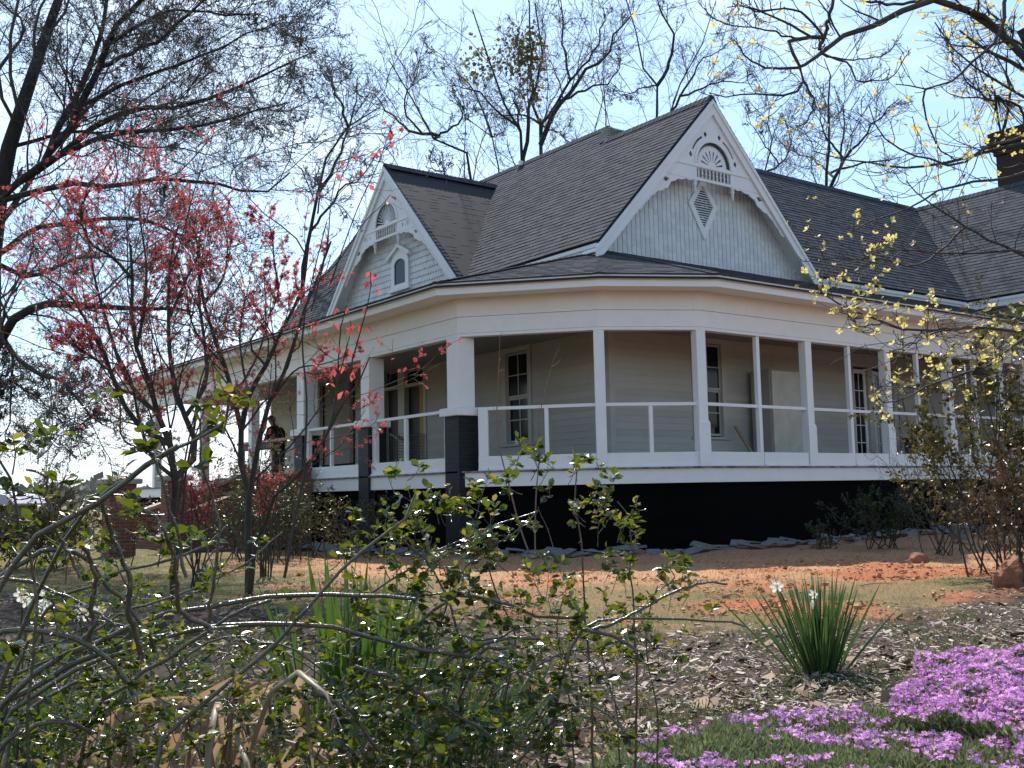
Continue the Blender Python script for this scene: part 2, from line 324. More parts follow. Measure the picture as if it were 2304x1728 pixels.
L_BUD = leafmat('spring_bud', (0.06, 0.055, 0.03), (0.12, 0.10, 0.05), 0.3, 0.6)
L_MIST = leafmat('green_clump', (0.09, 0.09, 0.035), (0.20, 0.175, 0.07), 0.4, 0.5)
L_EVER = leafmat('shrub_leaf', (0.055, 0.055, 0.014), (0.15, 0.125, 0.035), 0.35, 0.3)
L_DARK = leafmat('dark_shrub_leaf', (0.025, 0.045, 0.012), (0.05, 0.07, 0.02), 0.3, 0.4)
L_RUST = leafmat('rusty_leaf', (0.05, 0.05, 0.02), (0.13, 0.052, 0.03), 0.2, 0.3, (0.20, 0.10, 0.05))
L_IRIS = leafmat('iris_blade', (0.030, 0.07, 0.014), (0.06, 0.105, 0.022), 0.33, 0.35, (0.14, 0.25, 0.035))
L_DAFF = leafmat('daffodil_blade', (0.030, 0.066, 0.022), (0.065, 0.11, 0.038), 0.25, 0.32, (0.10, 0.19, 0.04))
PETAL = leafmat('white_petal', (0.75, 0.75, 0.66), (0.8, 0.8, 0.72), 0.45, 0.5)
CUP = leafmat('yellow_cup', (0.7, 0.5, 0.06), (0.75, 0.55, 0.08), 0.4, 0.5)
PHLOX = leafmat('phlox_petal', (0.62, 0.13, 0.55), (0.88, 0.52, 0.88), 0.42, 0.6)
PHLOXG = leafmat('phlox_needle', (0.10, 0.13, 0.05), (0.23, 0.26, 0.12), 0.35, 0.5)
GRASSM = leafmat('grass_blade', (0.06, 0.10, 0.02), (0.14, 0.16, 0.045), 0.35, 0.5)
DRYG = leafmat('dry_grass_blade', (0.24, 0.17, 0.07), (0.33, 0.26, 0.12), 0.3, 0.6)
HUSK = leafmat('dry_husk', (0.12, 0.085, 0.055), (0.42, 0.34, 0.25), 0.35, 0.5, (0.50, 0.31, 0.15))
CHIP = mat('mulch_chip', (0.48, 0.40, 0.33), 0.85, (0.14, 0.095, 0.065), 2.0, island=True)
DEAD = leafmat('dead_leaf', (0.26, 0.15, 0.07), (0.40, 0.27, 0.15), 0.25, 0.5)
MULCHDEAD = mat('brown_litter', (0.17, 0.11, 0.07), 0.85, (0.30, 0.20, 0.13), 2.0, island=True)
CLOD = mat('clay_clod', (0.34, 0.15, 0.075), 0.95, (0.42, 0.24, 0.13), 3, island=True)
# ------------------------------------------------------------------ ground
def gbase(x, y):
    s, t = st(np.asarray(x, float), np.asarray(y, float))
    z = 0.05 * sm(7.5, 14, s) + 0.10 * sm(0.5, 3.0, t) * sm(7.5, 5.0, s) * 0.5
    return z + 0.06 * sm(14, 22, s) * sm(1, 6, t)
def gz(x, y):
    s, t = st(np.asarray(x, float), np.asarray(y, float))
    return gbase(x, y) + (fbm(x, y, 1.3, 5) - 0.5) * 0.07 * sm(40, 20, s)
def mulch_edge(t): return np.interp(t, [-8, -4, -2, 0, 1.2, 2.2, 3.1, 4.6, 6, 9], [13.5, 12.3, 10.3, 8.9, 8.2, 8.4, 8.9, 10.6, 12.6, 15])
def build_ground():
    th = np.concatenate([np.linspace(-33, 33, 420), np.linspace(33, 327, 100)[1:-1]]) * math.pi / 180
    r = np.concatenate([np.geomspace(0.5, 60, 330), np.geomspace(64, 1200, 26)])
    T, Rr = np.meshgrid(th, r); s = Rr * np.cos(T); t = Rr * np.sin(T); x, y = xy(s, t)
    n1 = fbm(x, y, 0.9, 11); n2 = fbm(x, y, 3.5, 21); n3 = fbm(x, y, 14, 31)
    mul = sm(0.5, -0.5, s - mulch_edge(t) + (n2 - 0.5) * 1.6 + (n1 - .5) * 0.8)
    dirt = sm(-1.2, 1.2, s - np.interp(t, [-6, -2, 0, 3, 6], [17.5, 14.5, 12.3, 12.0, 12.6]) + (n1 - 0.5) * 6 + (n2 - 0.5) * 2) * sm(30, 22, s) * sm(-6, -2.5, t)
    red = sm(0.5, 0.66, n1 * 0.75 + n2 * 0.25 + 0.05 * sm(0, 5, t)) * sm(8, 10, s) * sm(16.2, 14.0, s) * sm(-3, -1, t)
    green = sm(0.46, 0.62, fbm(x, y, 0.7, 77) * 0.6 + n3 * 0.4 + 0.07 * sm(-1, -4, t))
    far = sm(30, 60, Rr)
    z = gbase(x, y) + (fbm(x, y, 1.3, 5) - 0.5) * 0.07 * sm(40, 20, s) + ((n3 - 0.5) * 0.05 + (n2 - 0.5) * 0.05) * np.maximum(dirt, red) * (1 - mul) + (n3 - 0.5) * 0.03 * mul - far * 0.0
    V = np.stack([x, y, z], -1).reshape(-1, 3); nr, na = T.shape
    idx = np.arange(nr * na).reshape(nr, na); ri = np.roll(idx, -1, 1)
    F = np.stack([idx[:-1], idx[1:], ri[1:], ri[:-1]], -1).reshape(-1, 4)
    V = np.vstack([V, [[*xy(0, 0), 0]]]); fan = np.stack([idx[0], ri[0], np.full(na, len(V) - 1)], -1)
    ex = lambda a: np.append(a.ravel(), 0)
    soil = sm(.5, -1.0, t + (n2 - .5) * 1.2) * sm(11.5, 9.0, s + (n2 - .5) * 2)  # dark soil under the roses; their dense shade is put into the colour too
    m = bpy.data.materials.new('ground'); m.use_nodes = True; t_ = m.node_tree; b = t_.nodes['Principled BSDF']; b.inputs['Roughness'].default_value = 0.95; b.inputs['Specular IOR Level'].default_value = 0.2
    tcn = t_.nodes.new('ShaderNodeTexCoord')
    def noise(sc, det=6):
        n = t_.nodes.new('ShaderNodeTexNoise'); n.inputs['Scale'].default_value = sc; n.inputs['Detail'].default_value = det; n.inputs['Roughness'].default_value = 0.7; t_.links.new(tcn.outputs['Object'], n.inputs['Vector'])
        rp = t_.nodes.new('ShaderNodeMapRange'); rp.inputs[1].default_value = 0.35; rp.inputs[2].default_value = 0.65; t_.links.new(n.outputs['Fac'], rp.inputs[0]); return rp.outputs[0], n.outputs['Fac']
    def mix(fac, a, c):
        x_ = t_.nodes.new('ShaderNodeMix'); x_.data_type = 'RGBA'
        for sock, val in ((0, fac), (6, a), (7, c)):
            if isinstance(val, tuple): x_.inputs[sock].default_value = (*val, 1)
            else: t_.links.new(val, x_.inputs[sock])
        return x_.outputs[2]
    def attr(nm):
        a = t_.nodes.new('ShaderNodeAttribute'); a.attribute_name = nm; return a.outputs['Fac']
    f1, _ = noise(5); f2, h2 = noise(26); f3, h3 = noise(70)
    grass = mix(attr('green'), mix(f2, (0.24, 0.165, 0.08), (0.15, 0.105, 0.05)), mix(f2, (0.07, 0.09, 0.025), (0.14, 0.12, 0.045)))
    tan = mix(f1, mix(f2, (0.47, 0.27, 0.15), (0.40, 0.21, 0.11)), mix(f2, (0.38, 0.18, 0.09), (0.45, 0.25, 0.14)))
    redc = mix(f2, (0.38, 0.135, 0.060), (0.30, 0.10, 0.045))
    mulc = mix(f3, (0.055, 0.038, 0.027), mix(f2, (0.03, 0.021, 0.015), (0.09, 0.065, 0.045)))
    c = mix(attr('dirt'), grass, tan); c = mix(attr('red'), c, redc); c = mix(attr('mulch'), c, mulc); c = mix(attr('soil'), c, mix(f2, (0.030, 0.021, 0.015), (0.055, 0.038, 0.026))); t_.links.new(c, b.inputs['Base Color'])
    bp = t_.nodes.new('ShaderNodeBump'); bp.inputs['Strength'].default_value = 0.9; bp.inputs['Distance'].default_value = 0.03; t_.links.new(h2, bp.inputs['Height']); t_.links.new(bp.outputs['Normal'], b.inputs['Normal'])
    o = meshnp('ground', V, [F, fan], m, None, True, {'mulch': ex(mul), 'dirt': ex(dirt), 'red': ex(red), 'green': ex(green), 'soil': ex(soil)})
    tag(o, 'ground of dry grass, red clay and mulch running from the flower bed to the house', 'ground', kind='structure')
build_ground()
# ------------------------------------------------------------------ house
FL, SILL, RAILZ, OPT, EAV, FAS, BAND = 1.53, 1.79, 2.66, 4.03, 4.68, 4.88, 1.24
WX, WY = 14.05, 15.65
XF, YF = 10.86, 13.38
PC = [np.array([XF, 35.0]), np.array([XF, 16.24]), np.array([12.6, 14.29]), np.array([14.26, YF]), np.array([26.8, YF])]   # outer post line
def offset_line(pts, d):
    "offset polyline outward (to the viewer's side) by d"
    out = []
    for i, p in enumerate(pts):
        ns = []
        for a, b in ((i - 1, i), (i, i + 1)):
            if a >= 0 and b < len(pts):
                e = pts[b] - pts[a]; e = e / np.linalg.norm(e); ns.append(np.array([e[1], -e[0]]))
        ns = [n if np.dot(n, np.array([-0.594, -0.8045])) > 0 else -n for n in ns]
        if len(ns) == 2: n = ns[0] + ns[1]; n = n / np.dot(n, ns[0])
        else: n = ns[0]
        out.append(p + n * d)
    return out
HOUSE = empty('farmhouse', (14, 16, 0), 'white wooden farmhouse with gabled dark shingle roof and wraparound porch', 'house')
def band_line(mb, d0, d1, z0, z1, pts=PC):
    a = offset_line(pts, d0); b = offset_line(pts, d1)
    for i in range(len(pts) - 1):
        V = [(*a[i], z0), (*a[i + 1], z0), (*b[i + 1], z0), (*b[i], z0), (*a[i], z1), (*a[i + 1], z1), (*b[i + 1], z1), (*b[i], z1)]
        F = [(0, 1, 2, 3), (4, 7, 6, 5), (0, 4, 5, 1), (2, 6, 7, 3)]
        if i == 0: F.append((0, 3, 7, 4))
        if i == len(pts) - 2: F.append((1, 5, 6, 2))
        mb.add(V, F)
    return mb
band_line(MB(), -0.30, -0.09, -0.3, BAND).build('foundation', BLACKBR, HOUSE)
band_line(MB(), -0.10, 0.0, BAND + 0.002, FL - 0.03).build('porch_skirt', WHITE, HOUSE, 0.004)
band_line(MB(), -0.3, 0.05, FL - 0.028, FL).build('porch_nosing', DARKED, HOUSE)
fl = MB(); ins = offset_line(PC, -0.12)
fl.add([(*p, FL - 0.002) for p in ins] + [(26.8, WY + 0.2, FL - 0.002), (WX + 0.2, WY + 0.2, FL - 0.002), (WX + 0.2, 35, FL - 0.002)], [tuple(range(8))[::-1]])
fl.build('porch_floor', FLOORM, HOUSE)
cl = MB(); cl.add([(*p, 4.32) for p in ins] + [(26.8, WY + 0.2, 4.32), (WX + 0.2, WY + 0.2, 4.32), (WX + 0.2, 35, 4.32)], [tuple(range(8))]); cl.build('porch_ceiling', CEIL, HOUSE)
fr_ = MB(); band_line(fr_, -0.16, 0.0, OPT + 0.03, 4.36); band_line(fr_, -0.16, 0.012, 4.365, EAV + 0.03); band_line(fr_, -0.19, -0.005, OPT - 0.03, OPT + 0.028); fr_.build('porch_frieze', WHITE, HOUSE, 0.004)
for i_, f_ in ((0, .70), (0, .86), (1, .96), (2, .93), (3, .10), (3, .42), (3, .75)):       # butt joints of the frieze boards
    p_ = PC[i_] * (1 - f_) + PC[i_ + 1] * f_; e_ = (PC[i_ + 1] - PC[i_]) / np.linalg.norm(PC[i_ + 1] - PC[i_]); n_ = np.array([e_[1], -e_[0]]); n_ = n_ if np.dot(n_, [-.594, -.8045]) > 0 else -n_
    MB().obox((*(p_ + n_ * .008), 4.368), (*(e_ * .05), 0), (*(n_ * .008), 0), (0, 0, EAV - 4.345)).build('joint_cover', WHITE, HOUSE, 0.003)
fa = MB(); band_line(fa, 0.56, 0.595, EAV, 4.80); band_line(fa, 0.56, 0.635, 4.803, FAS); band_line(fa, 0.0, 0.565, EAV + 0.03, EAV + 0.055); fa.build('porch_fascia', WHITE, HOUSE, 0.003)
# porch railing and posts
def seg_pts(i, y0=None): a, b = PC[i], PC[i + 1]; e = (b - a) / np.linalg.norm(b - a); n = np.array([e[1], -e[0]]); n = n if np.dot(n, [-0.594, -0.8045]) > 0 else -n; return a, b, e, n
def post(name, p, e, n, wd, z0, z1, dep=None, parent=HOUSE, mat_=WHITE, low=0):
    dep = dep or wd; m = MB(); p = np.array(p)
    m.obox((*(p - e * wd / 2), z0), (*(e * wd), 0), (*(-n * dep), 0), (0, 0, z1 - z0))
    if low:
        q = p + n * 0.022; w2 = wd + 0.05
        m.obox((*(q - e * w2 / 2), z0), (*(e * w2), 0), (*(-n * 0.021), 0), (0, 0, low - 0.06 - z0))
        m.add([(*(q - e * w2 / 2), low - 0.059), (*(q + e * w2 / 2), low - 0.059), (*(p + n * .002 + e * wd / 2), low), (*(p + n * .002 - e * wd / 2), low)], [(0, 1, 2, 3)])
    return m.build(name, mat_, parent, 0.006)
def newstud(*a): MB().obox(*a).build('rail_stud', WHITE, HOUSE, 0.004)
def rail_span(p, q, e, n, mid=(), left=None):
    p = np.array(p); q = np.array(q)
    rail = MB(); sill = MB()
    rail.obox((*(p - n * 0.05), RAILZ - 0.03), (*(q - p), 0), (*(-n * 0.07), 0), (0, 0, 0.06))
    sill.obox((*(p - n * 0.012), FL + 0.002), (*(q - p), 0), (*(-n * 0.10), 0), (0, 0, SILL - FL))
    sill.obox((*(p + n * 0.02), FL + 0.001), (*(q - p), 0), (*(-n * 0.031), 0), (0, 0, 0.035))
    rail.build('porch_rail', WHITE, HOUSE, 0.004); sill.build('porch_sill', WHITE, HOUSE, 0.004)
    for m_ in mid: newstud((*(m_ - e * 0.035 - n * 0.045), SILL + 0.004), (*(e * 0.07), 0), (*(-n * 0.07), 0), (0, 0, RAILZ - 0.036 - SILL))
ys = [16.24, 19.75, 22.85, 25.77, 29.2, 33.2]
e1 = np.array([0, -1.0]); n1 = np.array([-1.0, 0])
for k, yy in enumerate(ys):
    if k == 0: continue
    post('porch_column', (XF + 0.0, yy), e1, n1, 0.36 if k < 3 else 0.22, 2.7 if k < 3 else FL, OPT - 0.032)
def pier(cx, cy, wd, ang=0.0, z0=-0.2):
    e = np.array([math.cos(ang), math.sin(ang)]); f = np.array([-e[1], e[0]]); c = np.array([cx, cy]); m = MB()
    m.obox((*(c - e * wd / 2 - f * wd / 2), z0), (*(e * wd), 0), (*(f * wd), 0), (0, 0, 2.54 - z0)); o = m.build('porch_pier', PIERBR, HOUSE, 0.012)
    w2 = wd + 0.14; k = MB(); k.obox((*(c - e * w2 / 2 - f * w2 / 2), 2.543), (*(e * w2), 0), (*(f * w2), 0), (0, 0, 0.155)); k.build('pier_cap', WHITE, o, 0.02)
pier(XF + 0.19, 16.40, 0.48); pier(XF + 0.17, 19.75, 0.44); pier(XF + 0.17, 22.85, 0.44)
cpost = MB(); cpost.box(XF - 0.02, XF + 0.36, 16.22, 16.58, 2.70, OPT - 0.032); cpost.build('porch_column', WHITE, HOUSE, 0.008)
for ya, yb in ((16.66, 19.52), (19.98, 22.62)): 
    m_ = [(XF, ya * 0.42 + yb * 0.58 - 0.1)] if yb < 24 else [(XF, (ya + yb) / 2)]
    rail_span((XF, yb), (XF, ya), e1, n1, [np.array(p) for p in m_])
    newstud((XF + 0.035, ya + 0.0, SILL + 0.004), (0.09, 0, 0), (0, 0.12, 0), (0, 0, RAILZ - 0.036 - SILL)); newstud((XF + 0.035, yb - 0.14, SILL + 0.004), (0.09, 0, 0), (0, 0.14, 0), (0, 0, RAILZ - 0.036 - SILL))
a, b, e, n = seg_pts(1); L1 = np.linalg.norm(b - a)
rail_span(a + e * 0.36, b - e * 0.1, e, n, [a + e * 1.62]); newstud((*(a + e * 0.36 - n * 0.03), SILL + 0.004), (*(e * 0.18), 0), (*(-n * 0.09), 0), (0, 0, RAILZ - 0.036 - SILL))
a, b, e, n = seg_pts(2); rail_span(a + e * 0.1, b - e * 0.1, e, n, [(a + b) / 2 - e * 0.02])
nb = norm((seg_pts(1)[3] + seg_pts(2)[3])[None])[0]; post('porch_post', PC[2], np.array([-nb[1], nb[0]]), nb, 0.19, FL, OPT - 0.032)
nb = norm((seg_pts(2)[3] + seg_pts(3)[3])[None])[0]; post('porch_post', PC[3], np.array([-nb[1], nb[0]]), nb, 0.19, FL, OPT - 0.032, low=2.36)
e4 = np.array([1.0, 0]); n4 = np.array([0, -1.0]); xs = [14.26, 15.84, 17.31, 18.66, 19.95, 21.1, 22.3, 23.4, 24.5, 25.6, 26.75]
for k in range(1, len(xs)):
    if k % 2: post('screen_stud', (xs[k], YF + 0.03), e4, n4, 0.09, FL, OPT - 0.032, 0.09)
    else: post('porch_post', (xs[k], YF), e4, n4, 0.19, FL, OPT - 0.032, 0.17, low=2.36)
for k in range(len(xs) - 1):
    wa = 0.095 if k % 2 == 0 else 0.045; wb = 0.045 if k % 2 == 0 else 0.095
    rail_span((xs[k] + wa, YF), (xs[k + 1] - wb, YF), e4, n4)
# ---- lapped siding with openings
def siding(fr, u0, u1, z0, z1, holes=(), ex=0.135, seed=0):
    m = MB(); rng = rs(seed); z = z0
    while z < z1 - 0.01:
        zt = min(z + ex, z1); iv = [(u0, u1)]
        for (a_, b_, c_, d_) in holes:
            if zt > c_ + 0.02 and z < d_ - 0.02:
                iv = [s_ for (p_, q_) in iv for s_ in ((p_, min(q_, a_)), (max(p_, b_), q_)) if s_[1] - s_[0] > 0.02]
        for p_, q_ in iv:
            x = p_
            while x < q_ - 0.01:
                x2 = min(q_, x + rng.uniform(2.2, 4.2)); x2 = q_ if q_ - x2 < 0.5 else x2
                V = [fr(x, z, 0.016), fr(x2 - 0.002, z, 0.016), fr(x2 - 0.002, zt + 0.01, 0.004), fr(x, zt + 0.01, 0.004), fr(x, z, -0.03), fr(x2 - 0.002, z, -0.03), fr(x2 - 0.002, zt + .01, -0.03), fr(x, zt + .01, -0.03)]
                m.add(V, [(0, 1, 2, 3), (4, 5, 1, 0), (5, 6, 2, 1), (7, 4, 0, 3)]); x = x2
        z += ex
    return m
FA = frame((WX, 0, 0), (0, -1, 0), (-1, 0, 0))     # F1 house wall, u = -y
FB = frame((0, WY, 0), (1, 0, 0), (0, -1, 0))      # F4 house wall, u = x
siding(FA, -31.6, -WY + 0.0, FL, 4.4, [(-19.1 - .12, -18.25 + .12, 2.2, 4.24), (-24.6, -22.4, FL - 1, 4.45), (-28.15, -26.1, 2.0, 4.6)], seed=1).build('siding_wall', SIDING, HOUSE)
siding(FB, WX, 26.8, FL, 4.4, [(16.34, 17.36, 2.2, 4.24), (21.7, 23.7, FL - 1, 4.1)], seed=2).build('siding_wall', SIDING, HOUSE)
mcb = MB(); mcb.box(WX - 0.03, WX + 0.11, WY - 0.03, WY + 0.11, FL, 4.32); mcb.build('corner_board', TRIM, HOUSE, 0.004); mcb = MB(); mcb.box(WX - 0.03, WX + 0.1, 31.5, 31.64, FL, 4.32); mcb.build('corner_board', WHITE, HOUSE, 0.004)
bk = MB(); bk.box(WX + 0.45, 26.5, WY + 0.45, 31.5, 0.3, 5.7); bk.build('dark_room_block', DARKROOM, HOUSE)  # black block stands for the unlit rooms, their shade put into its colour
def window(fr, u0, u1, z0, z1, cols=2, rows=4):
    fm = MB(); t = 0.11
    def b_(a_, c_, zz0, zz1, d0, d1, mb): mb.obox(fr(a_, zz0, d0), fr(c_, zz0, d0) - fr(a_, zz0, d0), fr(a_, zz0, d1) - fr(a_, zz0, d0), (0, 0, zz1 - zz0))
    b_(u0 - t, u0 + 0.01, z0 - 0.03, z1 + 0.01, -0.08, 0.035, fm); b_(u1 - 0.01, u1 + t, z0 - 0.03, z1 + 0.01, -0.08, 0.035, fm); b_(u0 - t - 0.02, u1 + t + 0.02, z1 + 0.012, z1 + 0.13, -0.08, 0.045, fm)
    o = fm.build('window', TRIM, HOUSE, 0.004)
    s = MB(); b_(u0 - t - 0.05, u1 + t + 0.05, z0 - 0.085, z0 - 0.032, -0.06, 0.075, s); s.build('window_sill', TRIM, o, 0.004)
    sh = MB(); zm = (z0 + z1) / 2
    for (za, zb, dd) in ((z0, zm - 0.0, -0.075), (zm + 0.002, z1, -0.045)):
        b_(u0 + .012, u0 + 0.05, za, zb, dd, dd + 0.028, sh); b_(u1 - 0.05, u1 - .012, za, zb, dd, dd + 0.028, sh); b_(u0 + 0.052, u1 - 0.052, za, za + 0.045, dd, dd + 0.027, sh); b_(u0 + 0.052, u1 - 0.052, zb - 0.045, zb, dd, dd + 0.027, sh)
        for c in range(1, cols): uc = u0 + (u1 - u0) * c / cols; b_(uc - 0.011, uc + 0.011, za + 0.047, zb - 0.047, dd, dd + 0.024, sh)
        for r in range(1, rows // 2): zc = za + (zb - za) * r / (rows // 2); b_(u0 + 0.052, u1 - 0.052, zc - 0.011, zc + 0.011, dd, dd + 0.022, sh)
    sh.build('window_sash', TRIM, o)
    g = MB(); b_(u0 + 0.02, u1 - 0.02, z0 + 0.02, zm, -0.069, -0.064, g); b_(u0 + 0.02, u1 - 0.02, zm + 0.004, z1 - 0.02, -0.039, -0.034, g); g.build('window_pane', GLASS, o)
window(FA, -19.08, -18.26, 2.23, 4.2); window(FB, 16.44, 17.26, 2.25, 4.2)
# front entrance: dark double opening with transoms and white frame
en = MB(); y0, y1 = 22.45, 24.55
def eb(ya, yb, za, zb, x0=WX - 0.04, x1=WX + 0.1): en.box(x0, x1, ya, yb, za, zb)
for (ya, yb) in ((22.40, 22.52), (23.42, 23.74), (24.44, 24.58)): eb(ya, yb, FL, 4.42)
for (ya, yb) in ((22.521, 23.419), (23.741, 24.439)): eb(ya, yb, 3.86, 3.95); eb(ya, yb, 4.34, 4.42)
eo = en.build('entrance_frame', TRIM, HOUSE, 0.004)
g = MB(); g.box(WX + 0.06, WX + 0.065, 22.50, 23.44, 3.93, 4.36); g.box(WX + 0.06, WX + 0.065, 23.72, 24.46, 3.93, 4.36); g.build('transom_pane', GLASS, eo)
d = MB(); d.box(WX + 0.10, WX + 0.14, 22.72, 23.42, FL, 3.86); d.box(WX + 0.10, WX + 0.14, 23.74, 24.44, FL, 3.86); d.build('door_infill', DARKROOM, eo)  # no leaves here: dark panels painted as the unlit interior of open doorways
j = MB(); j.box(WX - 0.02, WX + 0.12, 22.525, 22.72, FL, 3.855); j.box(WX - 0.01, WX + 0.055, 22.53, 23.41, 4.25, 4.335); j.build('raw_jamb', YELLOWW, eo, label='unpainted yellow pine jamb')
# large boarded opening with dark red frame
bo = MB(); bo.box(WX - 0.07, WX + 0.05, 26.1, 26.3, 2.05, 4.6); bo.box(WX - 0.07, WX + 0.05, 27.92, 28.14, 2.05, 4.6); bo.box(WX - 0.07, WX + 0.05, 26.302, 27.918, 4.42, 4.6)
boo = bo.build('boarded_window', REDWD, HOUSE, 0.005, label='wide window in a dark red frame covered by a faded board'); q = MB(); q.box(WX - 0.02, WX, 26.29, 27.93, 2.05, 4.43); q.build('window_board', TANPNL, boo)
# french doors on the right
fd = MB()
for (ua, ub) in ((21.72, 21.86), (22.44, 22.62), (23.46, 23.62)): fd.box(ua, ub, WY - 0.035, WY + 0.1, FL, 4.0)
fd.box(21.72, 23.62, WY - 0.04, WY + 0.1, 4.002, 4.11); fdo = fd.build('double_door', TRIM, HOUSE, 0.004)
def door_infill(ua, ub, o3, ang):
    m = MB(); gl = MB(); wd = ub - ua; c = np.array([ua if ang <= 0 else ub, WY + 0.02]); e = np.array([math.cos(ang), math.sin(ang)]) * (1 if ang <= 0 else 1); f = np.array([-e[1], e[0]])
    c = np.array([ua, WY + 0.03])
    def bb(a_, b_, za, zb, mb, d0=0, d1=0.04): mb.obox((*(c + e * a_ + f * d0), za), (*(e * (b_ - a_)), 0), (*(f * (d1 - d0)), 0), (0, 0, zb - za))
    z0, z1 = FL + 0.02, 3.95
    bb(0, 0.1, z0, z1, m); bb(wd - 0.1, wd, z0, z1, m); bb(0.102, wd - 0.102, z0, z0 + 0.2, m); bb(0.102, wd - 0.102, z1 - 0.1, z1, m)
    for k in range(1, 5): zc = z0 + 0.2 + (z1 - z0 - 0.3) * k / 5; bb(0.102, wd - 0.102, zc - 0.011, zc + 0.011, m, 0.004, 0.036)
    bb(wd / 2 - 0.011, wd / 2 + 0.011, z0 + 0.202, z1 - 0.102, m, 0.006, 0.034); ob = m.build('door_infill', WHITE, fdo); bb(0.1, wd - 0.1, z0 + 0.2, z1 - 0.1, gl, 0.018, 0.022); gl.build('door_pane', GLASS, ob)
door_infill(21.87, 22.43, None, 0); door_infill(22.70, 23.40, None, 0.35)
# ---- roofs: individually lapped shingle tabs
def clip(poly, a, b, c):
    "keep a*u+b*v<=c"
    out = []
    for i in range(len(poly)):
        p, q = poly[i], poly[(i + 1) % len(poly)]; dp = a * p[0] + b * p[1] - c; dq = a * q[0] + b * q[1] - c
        if dp <= 0: out.append(p)
        if dp * dq < 0: t = dp / (dp - dq); out.append((p[0] + (q[0] - p[0]) * t, p[1] + (q[1] - p[1]) * t))
    return out
def shingles(mb, pts, eave, seed, ex=0.145, tw=0.27):
    "pts: convex 3d polygon; eave: unit horizontal direction along the courses"
    pts = [np.array(p, float) for p in pts]; E = np.array(eave, float); nn = np.cross(pts[1] - pts[0], pts[2] - pts[0])
    for k in range(2, len(pts) - 1):
        n_ = np.cross(pts[k] - pts[0], pts[k + 1] - pts[0]); nn = nn if np.linalg.norm(nn) > np.linalg.norm(n_) else n_
    nn /= np.linalg.norm(nn); nn = nn if nn[2] > 0 else -nn; S = np.cross(nn, E); S = S if S[2] > 0 else -S
    O = min(pts, key=lambda p: p[2]); P2 = [(np.dot(p - O, E), np.dot(p - O, S)) for p in pts]; rng = rs(seed)
    umin = min(p[0] for p in P2); umax = max(p[0] for p in P2); vmax = max(p[1] for p in P2); v = 0.0; row = 0
    while v < vmax - 0.005:
        u = umin - rng.random() * tw
        while u < umax:
            wd = tw * rng.uniform(0.45, 1.35); c = clip(clip(clip(clip(P2, 0, -1, -v), 0, 1, v + ex), -1, 0, -u), 1, 0, u + wd)
            if len(c) >= 3:
                h = 0.0085 + 0.004 * (rng.random() > 0.6) + 0.002 * rng.random(); jit = (rng.random() - .5) * 0.006
                top = [O + E * a_ + S * b_ + nn * (0.006 + (h) * (1 - (b_ - v) / ex)) for a_, b_ in c]; bot = [O + E * a_ + S * b_ - nn * 0.01 for a_, b_ in c]
                m = len(c); ar = sum(c[i][0] * c[(i + 1) % m][1] - c[(i + 1) % m][0] * c[i][1] for i in range(m)); rev = np.dot(np.cross(E, S), nn) * ar < 0
                F = [tuple(range(m))] + [(i, m + i, m + (i + 1) % m, (i + 1) % m) for i in range(m)]
                mb.add(top + bot, [f[::-1] for f in F] if rev else F)
            u += wd
        v += ex; row += 1
    return nn
K = 1.06; EZ = 5.95; XE = 13.47; XB = 16.83; ZB = 9.51; XM = 17.39; ZM = EZ + (XM - XE) * K; YE = 15.2; YM = YE + (ZM - EZ) / K; XR = 2 * XB - XE
roof = MB(); under = MB()
def slope(pts, eave, seed, parts=None, mb=roof):
    for i, pp in enumerate(parts or [pts]): n_ = shingles(mb, pp, eave, seed + i)
    P = [np.array(p) for p in pts]; m = len(P); d = np.array([0, 0, -0.05]); d2 = np.array([0, 0, -0.09]); under.add([p + d for p in P] + [p + d2 for p in P], [tuple(range(m)), tuple(range(m, 2 * m))[::-1]] + [(i, m + i, m + (i + 1) % m, (i + 1) % m) for i in range(m)])
p1 = [(XE, YE, EZ), (XB, YE, ZB), (XB, YM - (XM - XB), ZB), (XM, YM, ZM), (XM, 32.2, ZM), (XE, 30.4, EZ)]
slope(p1, (0, 1, 0), 10, [[p1[0], p1[1], p1[2], (XE, p1[2][1], EZ)], [(XE, p1[2][1], EZ), p1[2], p1[3], p1[4], p1[5]]])
ZN = 9.80; YN = YE + (ZN - EZ) / K; XN = XE + (ZN - EZ) / K; XW = 26.39; XT = XW + (ZN - EZ) / K
p2 = [(XB, YM - (XM - XB), ZB), (XN, YN, ZN), (XT, YN, ZN), (XW, YE, EZ), (XR, YE, EZ)]
slope([(XN, YN, ZN), (XM, YM, ZM), (XM + .7, YM, ZM), (XM + 1.0, YN, ZN)], (1, 0, 0), 25)
slope(p2, (1, 0, 0), 20)
slope([(XB, YE, ZB), (XR, YE, EZ), (XB, YM - (XM - XB), ZB)], (0, 1, 0), 30)
slope([(XW, YE, EZ), (XT, YN, ZN), (XT, 8, ZN), (XW, 8, EZ)], (0, 1, 0), 40)
YA = 23.1; XA = 13.3; HA = 3.42
slope([(XA, YA, 9.5), (XA, YA - HA, 9.5 - K * HA), (XE, YA - HA, EZ), (XM - 0.45, YA, 9.5)], (1, 0, 0), 50)
slope([(XA, YA, 9.5), (XA, YA + HA, 9.5 - K * HA), (XE, YA + HA, EZ), (XM - 0.45, YA, 9.5)], (1, 0, 0), 55)
